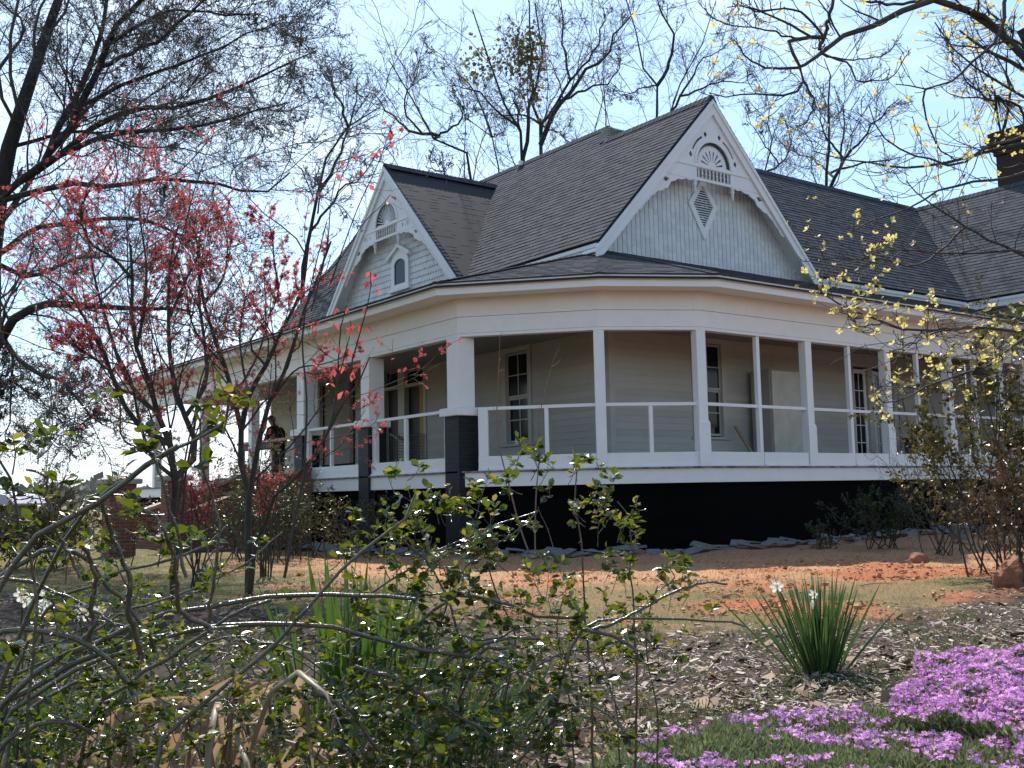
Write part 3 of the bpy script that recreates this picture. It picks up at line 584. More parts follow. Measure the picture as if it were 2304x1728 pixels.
# porch roof
EO = offset_line(PC, 0.66); I1 = (WX - 0.05, WY - 0.05, 5.87); zE = FAS + 0.012
pr = MB()
slope([(*EO[0], zE), (*EO[1], zE), I1, (WX - 0.05, 35, 5.87)], (0, 1, 0), 60, mb=pr)
e2 = norm((EO[2] - EO[1])[None])[0]; slope([(*EO[1], zE), (*EO[2], zE), I1], (*e2, 0), 70, mb=pr)
e3 = norm((EO[3] - EO[2])[None])[0]; slope([(*EO[2], zE), (*EO[3], zE), I1], (*e3, 0), 80, mb=pr)
slope([(*EO[3], zE), (*EO[4], zE), (26.8, WY - 0.05, 5.87), I1], (1, 0, 0), 90, mb=pr)
ro = roof.build('roof', SHINGLE, HOUSE); pro = pr.build('porch_roof', SHINGLE, HOUSE); under.build('roof_deck', UNDER, ro)
# ridge and hip caps
def cap(p, q, wd=0.17, dn=0.10, ex=0.14, seed=0):
    p = np.array(p, float); q = np.array(q, float); Lc = np.linalg.norm(q - p); d = (q - p) / Lc; s = np.cross(d, [0, 0, 1]); s /= np.linalg.norm(s); up = np.cross(s, d); n = int(Lc / ex); rc = MB()
    for k in range(n):
        a_ = p + d * (k * ex); b_ = p + d * ((k + 1) * ex + 0.03); h0, h1 = 0.024, 0.010
        V = []
        for c_, h in ((a_, h0), (b_, h1)):
            for (ss, hh) in ((-wd, h - dn), (-0.05, h - 0.008), (0, h), (0.05, h - 0.008), (wd, h - dn)): V.append(c_ + s * ss + up * hh)
        V += [v_ - up * 0.03 for v_ in V[:5]]
        rc.add(V, [(i, i + 1, 6 + i, 5 + i) for i in range(4)] + [(10 + i, 11 + i, i + 1, i) for i in range(4)])
    rc.build('ridge_cap', SHINGLE, ro)
cap((XB, YE, ZB + 0.015), (XB, YM - .5, ZB + 0.015), 0.15, 0.15); cap((XM, YM, ZM + .01), (XM, 32.2, ZM + .01), 0.15, 0.15); cap((XM + .9, YN, ZN + .01), (XT, YN, ZN + .01), 0.15, 0.15)
cap((XA, YA, 9.515), (XM - .5, YA, 9.515), 0.15, 0.15); cap((XT, 8, ZN + .01), (XT, YN, ZN + .01), .15, .15); cap((XB, YM - (XM - XB), ZB), (XM, YM, ZM), 0.2, 0.10)
cap((*EO[2], zE + .01), I1, 0.17, 0.03); cap((*EO[1], zE + .01), I1, 0.17, 0.03); cap((*EO[3], zE + .01), I1, 0.17, 0.03)
vp = MB(); vp.cyl((17.25, 22.55, 9.5), (17.25, 22.55, 10.12), 0.07, 0.07, 12); vo = vp.build('vent_pipe', WHITE, ro, smooth=False); vb = MB(); vb.cyl((17.25, 22.55, 9.75), (17.25, 22.55, 10.0), 0.2, 0.075, 12); vb.build('pipe_boot', DARKROOM, vo)
# main eaves and rear wing wall
ev = MB()
ev.box(XE + 0.02, XE + 0.06, YE + 0.05, YA - HA + 0.1, EZ - 0.27, EZ - 0.06); ev.box(XE - 0.01, XE + 0.019, YE + 0.05, YA - HA, EZ - 0.13, EZ - 0.055); ev.box(XE + 0.061, WX + 0.1, YE + 0.4, 31, EZ - 0.26, EZ - 0.235); ev.box(WX - 0.02, WX + 0.1, WY - 0.3, 31, 5.2, EZ - 0.262)
ev.box(XR - 0.1, XW - 0.02, YE + 0.02, YE + 0.06, EZ - 0.27, EZ - 0.06); ev.box(XR - 0.1, XW - 0.02, YE - 0.01, YE + 0.019, EZ - 0.13, EZ - 0.055); ev.box(XR, 27, YE + 0.061, WY + 0.1, EZ - 0.26, EZ - 0.235)
ev.box(XW + 0.02, XW + 0.06, 8, YE - 0.01, EZ - 0.27, EZ - 0.06); ev.box(XW - 0.01, XW + 0.019, 8, YE - 0.02, EZ - 0.13, EZ - 0.055); ev.box(XW + 0.061, 27, 8, YE, EZ - 0.26, EZ - 0.235)
ev.build('eave_trim', WHITE, HOUSE)
FW = frame((26.85, 0, 0), (0, -1, 0), (-1, 0, 0)); siding(FW, -WY, -8, 1.2, 5.7, seed=5).build('siding_wall', SIDING, HOUSE)
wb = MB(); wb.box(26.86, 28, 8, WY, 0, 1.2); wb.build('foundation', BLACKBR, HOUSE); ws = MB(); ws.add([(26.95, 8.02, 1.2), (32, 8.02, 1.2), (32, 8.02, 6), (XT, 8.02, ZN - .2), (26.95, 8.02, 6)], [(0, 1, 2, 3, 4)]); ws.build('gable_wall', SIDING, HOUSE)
# ---- gables
def arc(cx, cz, r, a0, a1, n, sx=1.0): return [(cx + sx * r * math.cos(a), cz + r * math.sin(a)) for a in np.linspace(a0, a1, n)]
def gable(fr, frw, half, style, vent, uoff=0.0):
    "fr: frame on the rake plane (depth 0 = outer face), frw: frame on the wall plane; apex at u=0, z=9.5"
    AP = 9.5 - 0.055; zb = 5.72
    def zl(u, off): return AP - off - K * abs(u)
    # wall shingles
    m = MB(); rng = rs(9 + len(style))
    cw, ex = (0.128, 0.125) if style == 'round' else (0.115, 0.155)
    z = zb - 0.05; row = 0
    m.prism([(-half, zb - 0.1), (half, zb - 0.1), (half, zb), (0, AP - 0.12), (-half, zb)], frw, -0.03, 0.0)
    while z < 9.0:
        sh = 0 if style == 'round' else (row % 2) * cw / 2
        k0 = int(half / cw) + 1
        for k in range(-k0, k0 + 1):
            u = k * cw + sh
            if abs(u) + cw * 0.4 > (AP - 0.05 - (z + ex * 0.4)) / K: continue
            g_ = (0.0075 if style == 'round' else 0.0015) + (0.003 if style == 'round' else 0.001) * rng.random(); a_, b_ = u - cw / 2 + g_, u + cw / 2 - g_; jz = (rng.random() - .5) * 0.008; th = (0.005 if style == 'round' else 0.028) + 0.005 * rng.random(); zt = z + ex + 0.05
            zt = min(zt, min(zl(a_, 0.03), zl(b_, 0.03)))
            if style == 'round': bot = [(u + (b_ - a_) / 2 * math.cos(t), z + jz + 0.055 + 0.055 * math.sin(t)) for t in np.linspace(math.pi, 2 * math.pi, 7)]
            else: bot = [(a_, z + jz + 0.04), (u - cw * 0.12, z + jz), (u + cw * 0.12, z + jz), (b_, z + jz + 0.04)]
            pl = bot + [(b_, zt), (a_, zt)]; nn_ = len(pl)
            V = [frw(p_[0], p_[1], 0.004 + th * max(0, 1 - (p_[1] - z) / (ex + .05)) + 0.010) for p_ in pl] + [frw(p_[0], p_[1], 0.0) for p_ in pl]
            m.add(V, [tuple(range(nn_))] + [(i, nn_ + i, nn_ + (i + 1) % nn_, (i + 1) % nn_) for i in range(nn_ - 2)] + [(nn_ - 1, 2 * nn_ - 1, nn_, 0), (nn_ - 3 + 0, nn_ - 3 + nn_, nn_ - 2 + nn_, nn_ - 2)][:1])
        z += ex; row += 1
    o = m.build('gable_wall', SCALEW, HOUSE)
    t = MB(); t.prism([(-half + .1, zb - 0.12), (half - .1, zb - 0.12), (half - 0.2, zb - 0.02), (-half + 0.2, zb - 0.02)], frw, 0.002, 0.03); t.build('base_board', WHITE, o)
    # rake boards, molding and soffit
    r = MB()
    for s in (-1, 1):
        u1 = s * (half + 0.06); r.prism([(0, AP), (0, AP - 0.34), (u1, zl(u1, 0.34)), (u1, zl(u1, 0))], fr, -0.035, 0.0)
        r.prism([(0, AP), (0, AP - 0.10), (u1, zl(u1, 0.10)), (u1, zl(u1, 0))], fr, 0.001, 0.03); r.prism([(0, AP - 0.30), (0, AP - 0.335), (u1, zl(u1, 0.335)), (u1, zl(u1, 0.30))], fr, 0.001, 0.016)
        d_ = 0.42; a_ = [fr(0, AP - 0.08, -0.036), fr(u1, zl(u1, 0.08), -0.036)]; b_ = [frw(0, AP - 0.08, -0.01), frw(u1, zl(u1, 0.08), -0.01)]; dz = np.array([0, 0, -0.03])
        r.add([a_[0], a_[1], b_[1], b_[0], a_[0] + dz, a_[1] + dz, b_[1] + dz, b_[0] + dz], [(4, 5, 6, 7), (3, 2, 1, 0), (0, 4, 7, 3), (1, 2, 6, 5)])
    r.build('rake_board', WHITE, o)
    # pediment panel with cut arch
    C = 0.0; tr = MB(); zt_, za_ = 7.90, 7.97
    pan = [(-1.18, zt_ + .003), (1.18, zt_ + .003), (0, AP - 0.33 + 0.02)]
    R1 = 0.53
    arch = [(-R1, za_), (R1, za_)] + arc(C, za_, R1, 0, math.pi, 25)[1:-1]
    holes = [arch]
    if style == 'round':
        for a_ in (72, 108, 12, 168):
            rr = 0.70; cx, cz = rr * math.cos(R_(a_)), za_ + 0.02 + rr * 0.98 * math.sin(R_(a_)); holes.append([(cx - 0.055, cz), (cx, cz - 0.075), (cx + 0.055, cz), (cx, cz + 0.075)])
        for s in (-1, 1):
            A0 = [R_(90 + s * 28 + s * q_) for q_ in np.linspace(0, 38, 9)]; holes.append([(0.655 * math.cos(q_), za_ + 0.655 * math.sin(q_)) for q_ in A0] + [(0.70 * math.cos(q_), za_ + 0.70 * math.sin(q_)) for q_ in A0[::-1]])
    tr.prism(pan, fr, -0.06, -0.038, holes)
    # arch moulding
    tr.prism(arc(C, za_, R1 + 0.055, 0, math.pi, 25) + arc(C, za_, R1 - 0.01, math.pi, 0, 25), fr, -0.037, -0.02)
    # cross beam with spindle band opening
    bz0 = 7.60; hol = [[(-0.52, 7.66), (0.52, 7.66), (0.52, 7.875), (-0.52, 7.875)]]
    if style != 'round':
        for s in (-1, 1):
            cu = s * 0.82; hol.append([(cu - 0.035, 7.77), (cu, 7.70), (cu + 0.035, 7.77), (cu, 7.84)])
            for q_ in range(3): cu = s * (0.99 + 0.065 * q_); sl_ = s * 0.05; hol.append([(cu - 0.014 - sl_ / 2, 7.71), (cu + 0.014 - sl_ / 2, 7.71), (cu + 0.014 + sl_ / 2, 7.84), (cu - 0.014 + sl_ / 2, 7.84)])
    ub = (AP - 0.33 - 7.6) / K + 0.06; ut = (AP - 0.33 - 7.9) / K + 0.06
    tr.prism([(-ub, bz0), (ub, bz0), (ut, zt_), (-ut, zt_)], fr, -0.07, -0.038, hol)
    tr.prism([(-ut - .03, 7.886), (ut + .03, 7.886), (ut, 7.925), (-ut, 7.925)], fr, -0.0375, -0.02)
    po = tr.build('gable_ornament', WHITE, o, label='cut-out white gable panel with fan and spindle band')
    # scalloped brackets hugging the rake
    br = MB()
    for s in (-1, 1):
        low = []; path = smooth_line([(0.62, 7.60), (0.95, 7.57), (1.25, 7.47), (1.42, 7.30), (1.70, 7.18), (1.95, 6.98), (2.2, 6.72)], 60)
        for i, (u, z_) in enumerate(path): low.append((u, z_ - 0.028 * abs(math.sin(i / 59 * math.pi * 8))))
        top = [(2.25, AP - 0.30 - K * 2.25), (1.62, AP - 0.3 - K * 1.62), (1.55, 7.598), (0.62, 7.61)]
        poly = [(s * u, z_) for u, z_ in low + top[:1] + [(1.70, AP - 0.3 - K * 1.70), (1.52, 7.597)]]
        hole = [[(s * 1.34, 7.50), (s * 1.42, 7.42), (s * 1.55, 7.46), (s * 1.45, 7.53)]]
        br.prism(poly if s > 0 else poly, fr, -0.068, -0.042, [hh if s > 0 else hh for hh in hole])
    br.build('scroll_bracket', WHITE, o)
    # fan inside the arch
    fn = MB()
    if style == 'round':
        teeth = []
        for i, a_ in enumerate(np.linspace(0, math.pi, 57)): rr = 0.47 if i % 2 else 0.43; teeth.append((rr * math.cos(a_), za_ + rr * math.sin(a_)))
        hs = []
        for a_ in np.linspace(14, 166, 8): 
            ca, sa = math.cos(R_(a_)), math.sin(R_(a_)); q0, q1, w0, w1 = 0.12, 0.33, 0.008, 0.024
            hs.append([(q0 * ca + w0 * sa, za_ + q0 * sa - w0 * ca), (q1 * ca + w1 * sa, za_ + q1 * sa - w1 * ca), ((q1 + .03) * ca, za_ + (q1 + .03) * sa), (q1 * ca - w1 * sa, za_ + q1 * sa + w1 * ca), (q0 * ca - w0 * sa, za_ + q0 * sa + w0 * ca)])
        fn.prism(teeth + [(-0.43, za_ - 0.06), (0.43, za_ - 0.06)], fr, -0.10, -0.08, hs)
    else:
        for a_ in np.linspace(4, 176, 17):
            ca, sa = math.cos(R_(a_)), math.sin(R_(a_)); w0, w1 = 0.006, 0.013; fn.prism([(0.1 * ca + w0 * sa, za_ + 0.1 * sa - w0 * ca), (0.50 * ca + w1 * sa, za_ + 0.50 * sa - w1 * ca), (0.535 * ca, za_ + 0.535 * sa), (0.50 * ca - w1 * sa, za_ + 0.50 * sa + w1 * ca), (0.1 * ca - w0 * sa, za_ + 0.1 * sa + w0 * ca)], fr, -0.09, -0.072)
        fn.prism(arc(0, za_ - 0.005, 0.11, 0, math.pi, 12), fr, -0.095, -0.066)
    fn.build('sunburst_fan', WHITE, po)
    spd = MB()
    for u in np.linspace(-0.45, 0.45, 9):
        pr_ = [(0.012, 7.66), (0.022, 7.69), (0.012, 7.72), (0.026, 7.765), (0.012, 7.81), (0.022, 7.845), (0.012, 7.875)]
        V = []; 
        for r_, z_ in pr_:
            for q_ in range(8): V.append(fr(u + r_ * math.cos(q_ * math.pi / 4), z_, -0.055 + r_ * math.sin(q_ * math.pi / 4)))
        spd.add(V, [(8 * i + j_, 8 * i + (j_ + 1) % 8, 8 * (i + 1) + (j_ + 1) % 8, 8 * (i + 1) + j_) for i in range(6) for j_ in range(8)])
    spd.build('spindle_row', WHITE, po)
    for s in (-1, 1):
        pd = MB(); pr_ = [(0.05, 7.61), (0.05, 7.55), (0.03, 7.53), (0.05, 7.50), (0.035, 7.46), (0.022, 7.44), (0.036, 7.41), (0.02, 7.38), (0.027, 7.35), (0.003, 7.30)]; V = []
        for r_, z_ in pr_:
            for q_ in range(8): V.append(fr(s * 0.58 + r_ * math.cos(q_ * math.pi / 4 + .4), z_, -0.055 + r_ * math.sin(q_ * math.pi / 4 + .4)))
        pd.add(V, [(8 * i + j_, 8 * i + (j_ + 1) % 8, 8 * (i + 1) + (j_ + 1) % 8, 8 * (i + 1) + j_) for i in range(9) for j_ in range(8)]); pd.build('pendant', WHITE, po, smooth=True)
    # vent or little window
    if vent:
        v = MB(); cz = 7.20; ou = [(0, cz - 0.76), (0.45, cz), (0, cz + 0.62), (-0.45, cz)]; inn = [(0, cz - 0.50), (0.30, cz), (0, cz + 0.44), (-0.30, cz)]
        v.prism(ou, frw, 0.024, 0.055, [inn]); vo_ = v.build('louver_vent', WHITE, o)
        sl_ = MB(); bkk = MB(); bkk.prism(inn, frw, 0.018, 0.022)
        for z_ in np.arange(cz - 0.46, cz + 0.42, 0.052):
            hw = 0.30 * (1 - (z_ - cz) / 0.44) if z_ > cz else 0.30 * (1 - (cz - z_) / 0.50)
            if hw > 0.02: sl_.obox(frw(-hw, z_, 0.046), frw(hw, z_, 0.046) - frw(-hw, z_, 0.046), frw(0, z_ + 0.022, 0.026) - frw(0, z_, 0.046), np.array([0, 0, 0.008]))
        sl_.build('vent_slat', WHITE, vo_); bkk.build('vent_back', DARKROOM, vo_)
    else:
        c = 0.2; v = MB(); top = arc(c, 6.93, 0.27, 0, math.pi, 13); ou = [(c - 0.42, 6.34), (c + 0.42, 6.34), (c + 0.42, 6.98)] + arc(c, 6.98, 0.40, 0.2, math.pi - 0.2, 11) + [(c - 0.42, 6.98)]
        inn = [(c - 0.27, 6.42), (c + 0.27, 6.42)] + arc(c, 6.90, 0.27, 0, math.pi, 13, 1.0)
        inn = [(c + (x_ - c), z_ if z_ <= 6.9 else 6.9 + (z_ - 6.9) * 0.6) for x_, z_ in inn]
        v.prism(ou, frw, 0.02, 0.085, [inn]); wo_ = v.build('gable_window', WHITE, o)
        g_ = MB(); g_.prism(inn, frw, 0.052, 0.056); g_.build('window_pane', GLASS, wo_)
        h = MB()
        for s in (-1, 1): h.prism([(c, 7.45), (c + s * 0.56, 7.16), (c + s * 0.56, 7.07), (c, 7.35)], frw, 0.02, 0.15)
        h.build('window_hood', WHITE, wo_); sl_ = MB(); sl_.prism([(c - 0.5, 6.24), (c + 0.5, 6.24), (c + 0.5, 6.33), (c - 0.5, 6.33)], frw, 0.02, 0.13); sl_.build('window_sill', WHITE, wo_)
gable(frame((XB, YE - 0.005, 0), (1, 0, 0), (0, -1, 0)), frame((XB, YE + 0.42, 0), (1, 0, 0), (0, -1, 0)), 3.36, 'round', True)
gable(frame((XA - 0.005, YA, 0), (0, -1, 0), (-1, 0, 0)), frame((XA + 0.38, YA, 0), (0, -1, 0), (-1, 0, 0)), 3.40, 'clipped', False)
# chimney
ch = MB(); ch.box(30.0, 31.3, 15.0, 16.1, 8.4, 10.75)
for k in range(4): ch.box(30.0 - 0.05 * (k + 1), 31.3 + 0.05 * (k + 1), 15.0 - 0.05 * (k + 1), 16.1 + 0.05 * (k + 1), 10.752 + k * 0.13, 10.88 + k * 0.13)
ch.box(29.86, 31.44, 14.86, 16.24, 11.274, 11.45); ch.build('chimney', CHIMBR, HOUSE, 0.01)
# ------------------------------------------------------------------ things on and around the porch
c = empty('metal_cabinet', (19, 15, FL), 'tall old white metal cabinet with stained front standing on the porch', 'cabinet')
m = MB(); m.box(18.02, 18.96, 14.98, 15.5, FL + 0.002, 3.66); m.build('cabinet_body', MAUVE, c, 0.012)
m = MB(); m.box(18.05, 18.96, 14.93, 14.977, FL + 0.06, 3.63); m.build('cabinet_door', OLDMETAL, c, 0.012)
c2_ = empty('leaning_door', (19.5, 15.1, FL), 'old white slab door leaning against the porch wall beside the metal cabinet', 'door')
m = MB(); m.obox((19.05, 15.16, FL + 0.002), (0.80, 0, 0), (0, 0.045, 0), (0, 0.22, 2.05)); m.build('door_slab', OLDMETAL, c2_, 0.008)
m = MB(); m.obox((19.66, 15.155 + 0.185, 3.25), (0.13, 0, 0), (0, 0.004, 0), (0, 0.024, 0.22)); m.build('paper_label', PAPER, c2_)
m = MB(); m.cyl((19.14, 15.14 + 0.11, 2.55), (19.14, 15.09 + 0.11, 2.55), 0.03, 0.03, 10); m.build('door_knob', WIREM, c2_)
bn = empty('storage_bin', (23.2, 14.6, FL), 'blue-grey plastic storage bin behind the right porch posts', 'bin')
m = MB(); m.add([(22.85, 14.4, FL), (23.55, 14.4, FL), (23.55, 14.95, FL), (22.85, 14.95, FL), (22.80, 14.34, FL + .72), (23.6, 14.34, FL + .72), (23.6, 15.0, FL + .72), (22.80, 15.0, FL + .72)], [(0, 3, 2, 1), (0, 1, 5, 4), (1, 2, 6, 5), (2, 3, 7, 6), (3, 0, 4, 7)]); m.build('bin_body', BINM, bn, 0.02)
m = MB(); m.box(22.76, 23.64, 14.30, 15.04, FL + 0.66, FL + 0.72); m.build('bin_rim', BINM, bn, 0.015)
br_ = empty('broom', (23.5, 15.2, FL), 'wooden broom leaning behind the blue-grey bin', 'broom')
m = MB(); m.cyl((23.45, 15.12, FL + 0.25), (23.72, 15.55, FL + 1.75), 0.016, 0.016, 8); m.build('broom_handle', YELLOWW, br_, smooth=True)
m = MB(); m.add([(23.26, 15.06, FL), (23.60, 15.06, FL), (23.60, 15.12, FL), (23.26, 15.12, FL), (23.4, 15.08, FL + .3), (23.5, 15.08, FL + .3), (23.5, 15.14, FL + .3), (23.4, 15.14, FL + .3)], [(0, 3, 2, 1), (4, 5, 6, 7), (0, 1, 5, 4), (1, 2, 6, 5), (2, 3, 7, 6), (3, 0, 4, 7)]); m.build('broom_head', YELLOWW, br_)
o = MB().bar((17.72, 15.05, FL + 0.03), (17.40, 15.45, FL + 0.92), 0.07, 0.03, (0, -1, 0)).build('lumber_strip', mat('orange_lumber', (0.30, 0.19, 0.12), 0.6)); tag(o, 'thin brown strip of lumber leaning in the corner left of the metal cabinet', 'lumber')
sh_ = empty('work_shoe', (20.45, 14.0, FL), 'small dark shoe lying on the porch floor right of the leaning door', 'shoe')
m = MB(); P, Rr_ = np.array([[(20.33, 13.75, FL + 0.05), (20.40, 13.76, FL + 0.06), (20.50, 13.78, FL + 0.05), (20.60, 13.8, FL + 0.04)]], float), np.array([[0.05, 0.062, 0.05, 0.025]]); V, Fq = tubeb(P, Rr_, 10); o = meshnp('shoe_upper', V, [Fq], WIREM, sh_, True); m.box(20.30, 20.63, 13.74, 13.83, FL + 0.001, FL + 0.022); m.build('shoe_sole', DARKROOM, sh_, 0.008)
# wire crate
wc = empty('wire_crate', (12.2, 20.6, FL), 'black wire mesh crate standing behind the left porch rail', 'crate')
def grid(mb, O, A, B, nx, ny, th=0.006):
    O, A, B = (np.array(q, float) for q in (O, A, B))
    for i in range(nx + 1): mb.bar(O + A * i / nx, O + A * i / nx + B, th, th, np.cross(A, B))
    for j in range(ny + 1): mb.bar(O + B * j / ny, O + B * j / ny + A, th, th, np.cross(A, B))
for O, A, B, nx in (((12.0, 21.9, FL + .02), (0, -1.3, 0), (0, 0, 0.95), 20), ((12.9, 21.9, FL + .02), (0, -1.3, 0), (0, 0, 0.95), 20), ((12.0, 20.6, FL + .02), (0.9, 0, 0), (0, 0, 0.95), 14)):
    m = MB(); grid(m, O, A, B, nx, 14); m.build('mesh_panel', WIREM, wc)
m = MB(); m.box(12.0, 12.9, 20.6, 21.9, FL + 0.004, FL + 0.05); m.build('crate_tray', BINM, wc)
o = MB().bar((12.9, 22.1, FL + 1.05), (12.2, 20.3, FL + 0.75), 0.14, 0.035).build('wooden_plank', PLANK); tag(o, 'pale wooden plank lying tilted over the wire crate', 'plank')
o = MB().bar((12.6, 19.2, FL + 0.05), (12.3, 17.3, FL + 0.03), 0.16, 0.04).build('wooden_plank', PLANK); o.location.z = 0.0
tag(o, 'pale wooden plank lying on the porch floor before the entrance', 'plank')
# workbench with plank and person
wk = empty('work_bench', (11.2, 25, FL), 'dark workbench with a long grey plank on top at the head of the steps', 'workbench')
MB().bar((11.12, 23.1, 2.54), (11.1, 26.9, 2.55), 0.26, 0.07).build('bench_plank', PLANK, wk, 0.005)
m = MB(); m.box(10.98, 11.24, 24.6, 26.6, 2.36, 2.49); m.build('bench_apron', DARKROOM, wk)
for yy in (24.65, 26.5):
    for xx in (10.98, 11.18): m = MB(); m.box(xx, xx + 0.06, yy, yy + 0.06, FL, 2.358); m.build('leg', DARKROOM, wk)
# person
def skin(name, nodes, edges, material, parent, sub=2):
    me = bpy.data.meshes.new(name); pl = parent_loc(parent); me.from_pydata([tuple(np.array(n[:3]) - pl) for n in nodes], edges, []); o = bpy.data.objects.new(name, me); link(o, parent)
    sk = o.modifiers.new('skin', 'SKIN'); sk.use_smooth_shade = True
    for i, n in enumerate(nodes): sv = me.skin_vertices[0].data[i]; sv.radius = (n[3], n[4] if len(n) > 4 else n[3]); sv.use_root = (i == 0)
    ss = o.modifiers.new('sub', 'SUBSURF'); ss.levels = sub; ss.render_levels = sub
    bpy.context.view_layer.update(); dg = bpy.context.evaluated_depsgraph_get(); m2 = bpy.data.meshes.new_from_object(o.evaluated_get(dg)); o.modifiers.clear(); o.data = m2; m2.materials.clear(); m2.materials.append(material)
    for p in m2.polygons: p.use_smooth = True
    return o
SKINM = mat('person_skin', (0.12, 0.065, 0.045), 0.55); JACK = mat('maroon_cloth', (0.045, 0.010, 0.012), 0.85, (0.03, 0.008, 0.010), 20); TROU = mat('dark_cloth', (0.022, 0.024, 0.032), 0.85, (0.015, 0.016, 0.02), 20); CAPM = mat('black_cloth', (0.012, 0.012, 0.014), 0.8)
px_, py_ = 11.74, 25.92
pe = empty('person', (px_, py_, FL), 'person in dark maroon jacket and black cap bending over the workbench on the porch', 'person')
def pp(f, l, z): return (px_ - 0.25 * f * 0.6 * 0 + (-0.35) * f + 0.94 * l * 0.0 + l * 0.92, py_ + 0.92 * f + l * 0.37, FL + z)    # f forward (towards the bench end), l to the right
body = [(*pp(0, 0, 0.95), 0.15, 0.12), (*pp(0.06, 0, 1.15), 0.14, 0.11), (*pp(0.16, 0, 1.38), 0.16, 0.11), (*pp(0.20, 0, 1.47), 0.07), (*pp(0.25, 0, 1.53), 0.065), (*pp(0.29, 0, 1.61), 0.105, 0.098), (*pp(0.30, 0, 1.71), 0.10, 0.092),
        (*pp(0.02, 0.10, 0.86), 0.09), (*pp(0.06, 0.11, 0.47), 0.06), (*pp(0.0, 0.11, 0.08), 0.042), (*pp(0.16, 0.12, 0.035), 0.035),
        (*pp(0.02, -0.10, 0.86), 0.09), (*pp(0.0, -0.11, 0.47), 0.06), (*pp(-0.10, -0.11, 0.08), 0.042), (*pp(0.06, -0.12, 0.035), 0.035),
        (*pp(0.17, 0.20, 1.37), 0.06), (*pp(0.22, 0.24, 1.13), 0.045), (*pp(0.40, 0.16, 1.08), 0.032), (*pp(0.47, 0.12, 1.08), 0.035, 0.022),
        (*pp(0.17, -0.20, 1.37), 0.06), (*pp(0.22, -0.24, 1.13), 0.045), (*pp(0.40, -0.16, 1.08), 0.032), (*pp(0.47, -0.14, 1.08), 0.035, 0.022)]
edges = [(0, 1), (1, 2), (2, 3), (3, 4), (4, 5), (5, 6), (0, 7), (7, 8), (8, 9), (9, 10), (0, 11), (11, 12), (12, 13), (13, 14), (2, 15), (15, 16), (16, 17), (17, 18), (2, 19), (19, 20), (20, 21), (21, 22)]
for (hi, sgn) in ((18, 1), (22, -1)):
    h = np.array(body[hi][:3]); fv = np.array([-0.35, 0.92, 0]); lv = np.array([0.92, 0.37, 0])
    for k, (l_, ln) in enumerate(((-0.028, 0.07), (-0.010, 0.085), (0.010, 0.08), (0.027, 0.062))):
        b0 = h + fv * 0.03 + lv * l_; b1 = b0 + fv * ln * 0.6 - np.array([0, 0, 0.006]); b2 = b1 + fv * ln * 0.4 - np.array([0, 0, 0.022]); i0 = len(body); body += [(*b0, 0.010), (*b1, 0.009), (*b2, 0.008)]; edges += [(hi, i0), (i0, i0 + 1), (i0 + 1, i0 + 2)]
    b0 = h - lv * 0.03 * sgn; b1 = b0 - lv * 0.02 * sgn + fv * 0.035 - np.array([0, 0, 0.01]); i0 = len(body); body += [(*b0, 0.011), (*b1, 0.009)]; edges += [(hi, i0), (i0, i0 + 1)]
hd = np.array(body[5][:3]); fv = np.array([-0.35, 0.92, 0]); i0 = len(body); body += [(*(hd + fv * 0.085 + np.array([0, 0, -0.01])), 0.022), (*(hd + fv * 0.10 + np.array([0, 0, -0.03])), 0.014)]; edges += [(5, i0), (i0, i0 + 1)]
skin('body', body, edges, SKINM, pe)
jk = [(*pp(-0.01, 0, 0.80), 0.23, 0.19), (*pp(0.06, 0, 1.15), 0.22, 0.18), (*pp(0.15, 0, 1.37), 0.23, 0.17), (*pp(0.21, 0, 1.49), 0.10, 0.095), (*pp(0.17, 0.20, 1.37), 0.085), (*pp(0.22, 0.245, 1.13), 0.068), (*pp(0.375, 0.17, 1.085), 0.05), (*pp(0.17, -0.20, 1.37), 0.085), (*pp(0.22, -0.245, 1.13), 0.068), (*pp(0.375, -0.17, 1.085), 0.05)]
skin('jacket', jk, [(0, 1), (1, 2), (2, 3), (2, 4), (4, 5), (5, 6), (2, 7), (7, 8), (8, 9)], JACK, pe)
tz = [(*pp(0, 0, 0.97), 0.20, 0.165), (*pp(0.02, 0.10, 0.84), 0.11), (*pp(0.06, 0.11, 0.47), 0.085), (*pp(0.0, 0.11, 0.07), 0.07), (*pp(0.02, -0.10, 0.84), 0.11), (*pp(0.0, -0.11, 0.47), 0.085), (*pp(-0.10, -0.11, 0.07), 0.07)]
skin('trousers', tz, [(0, 1), (1, 2), (2, 3), (0, 4), (4, 5), (5, 6)], TROU, pe)
bm = bmesh.new(); bmesh.ops.create_uvsphere(bm, u_segments=18, v_segments=12, radius=1.0); lv_ = np.array([0.92, 0.37, 0])
for v in bm.verts:
    q_ = np.array(v.co); up_ = max(q_[2], -0.12); v.co = Vector(tuple(hd + np.array([0, 0, 0.055]) + fv * q_[0] * 0.112 + lv_ * q_[1] * 0.100 + np.array([0, 0, 1.0]) * up_ * 0.098 - np.array(pe.location)))
ret = bmesh.ops.create_uvsphere(bm, u_segments=14, v_segments=8, radius=1.0)
for v in ret['verts']: q_ = np.array(v.co); v.co = Vector(tuple(hd + np.array([0, 0, 0.052]) + fv * (0.115 + q_[0] * 0.075) + lv_ * q_[1] * 0.078 + np.array([0, 0, 1.0]) * (q_[2] * 0.008 - 0.012 * max(q_[0], 0)) - np.array(pe.location)))
me = bpy.data.meshes.new('cap'); bm.to_mesh(me); bm.free(); me.materials.append(CAPM); link(bpy.data.objects.new('cap', me), pe)
for p_ in me.polygons: p_.use_smooth = True
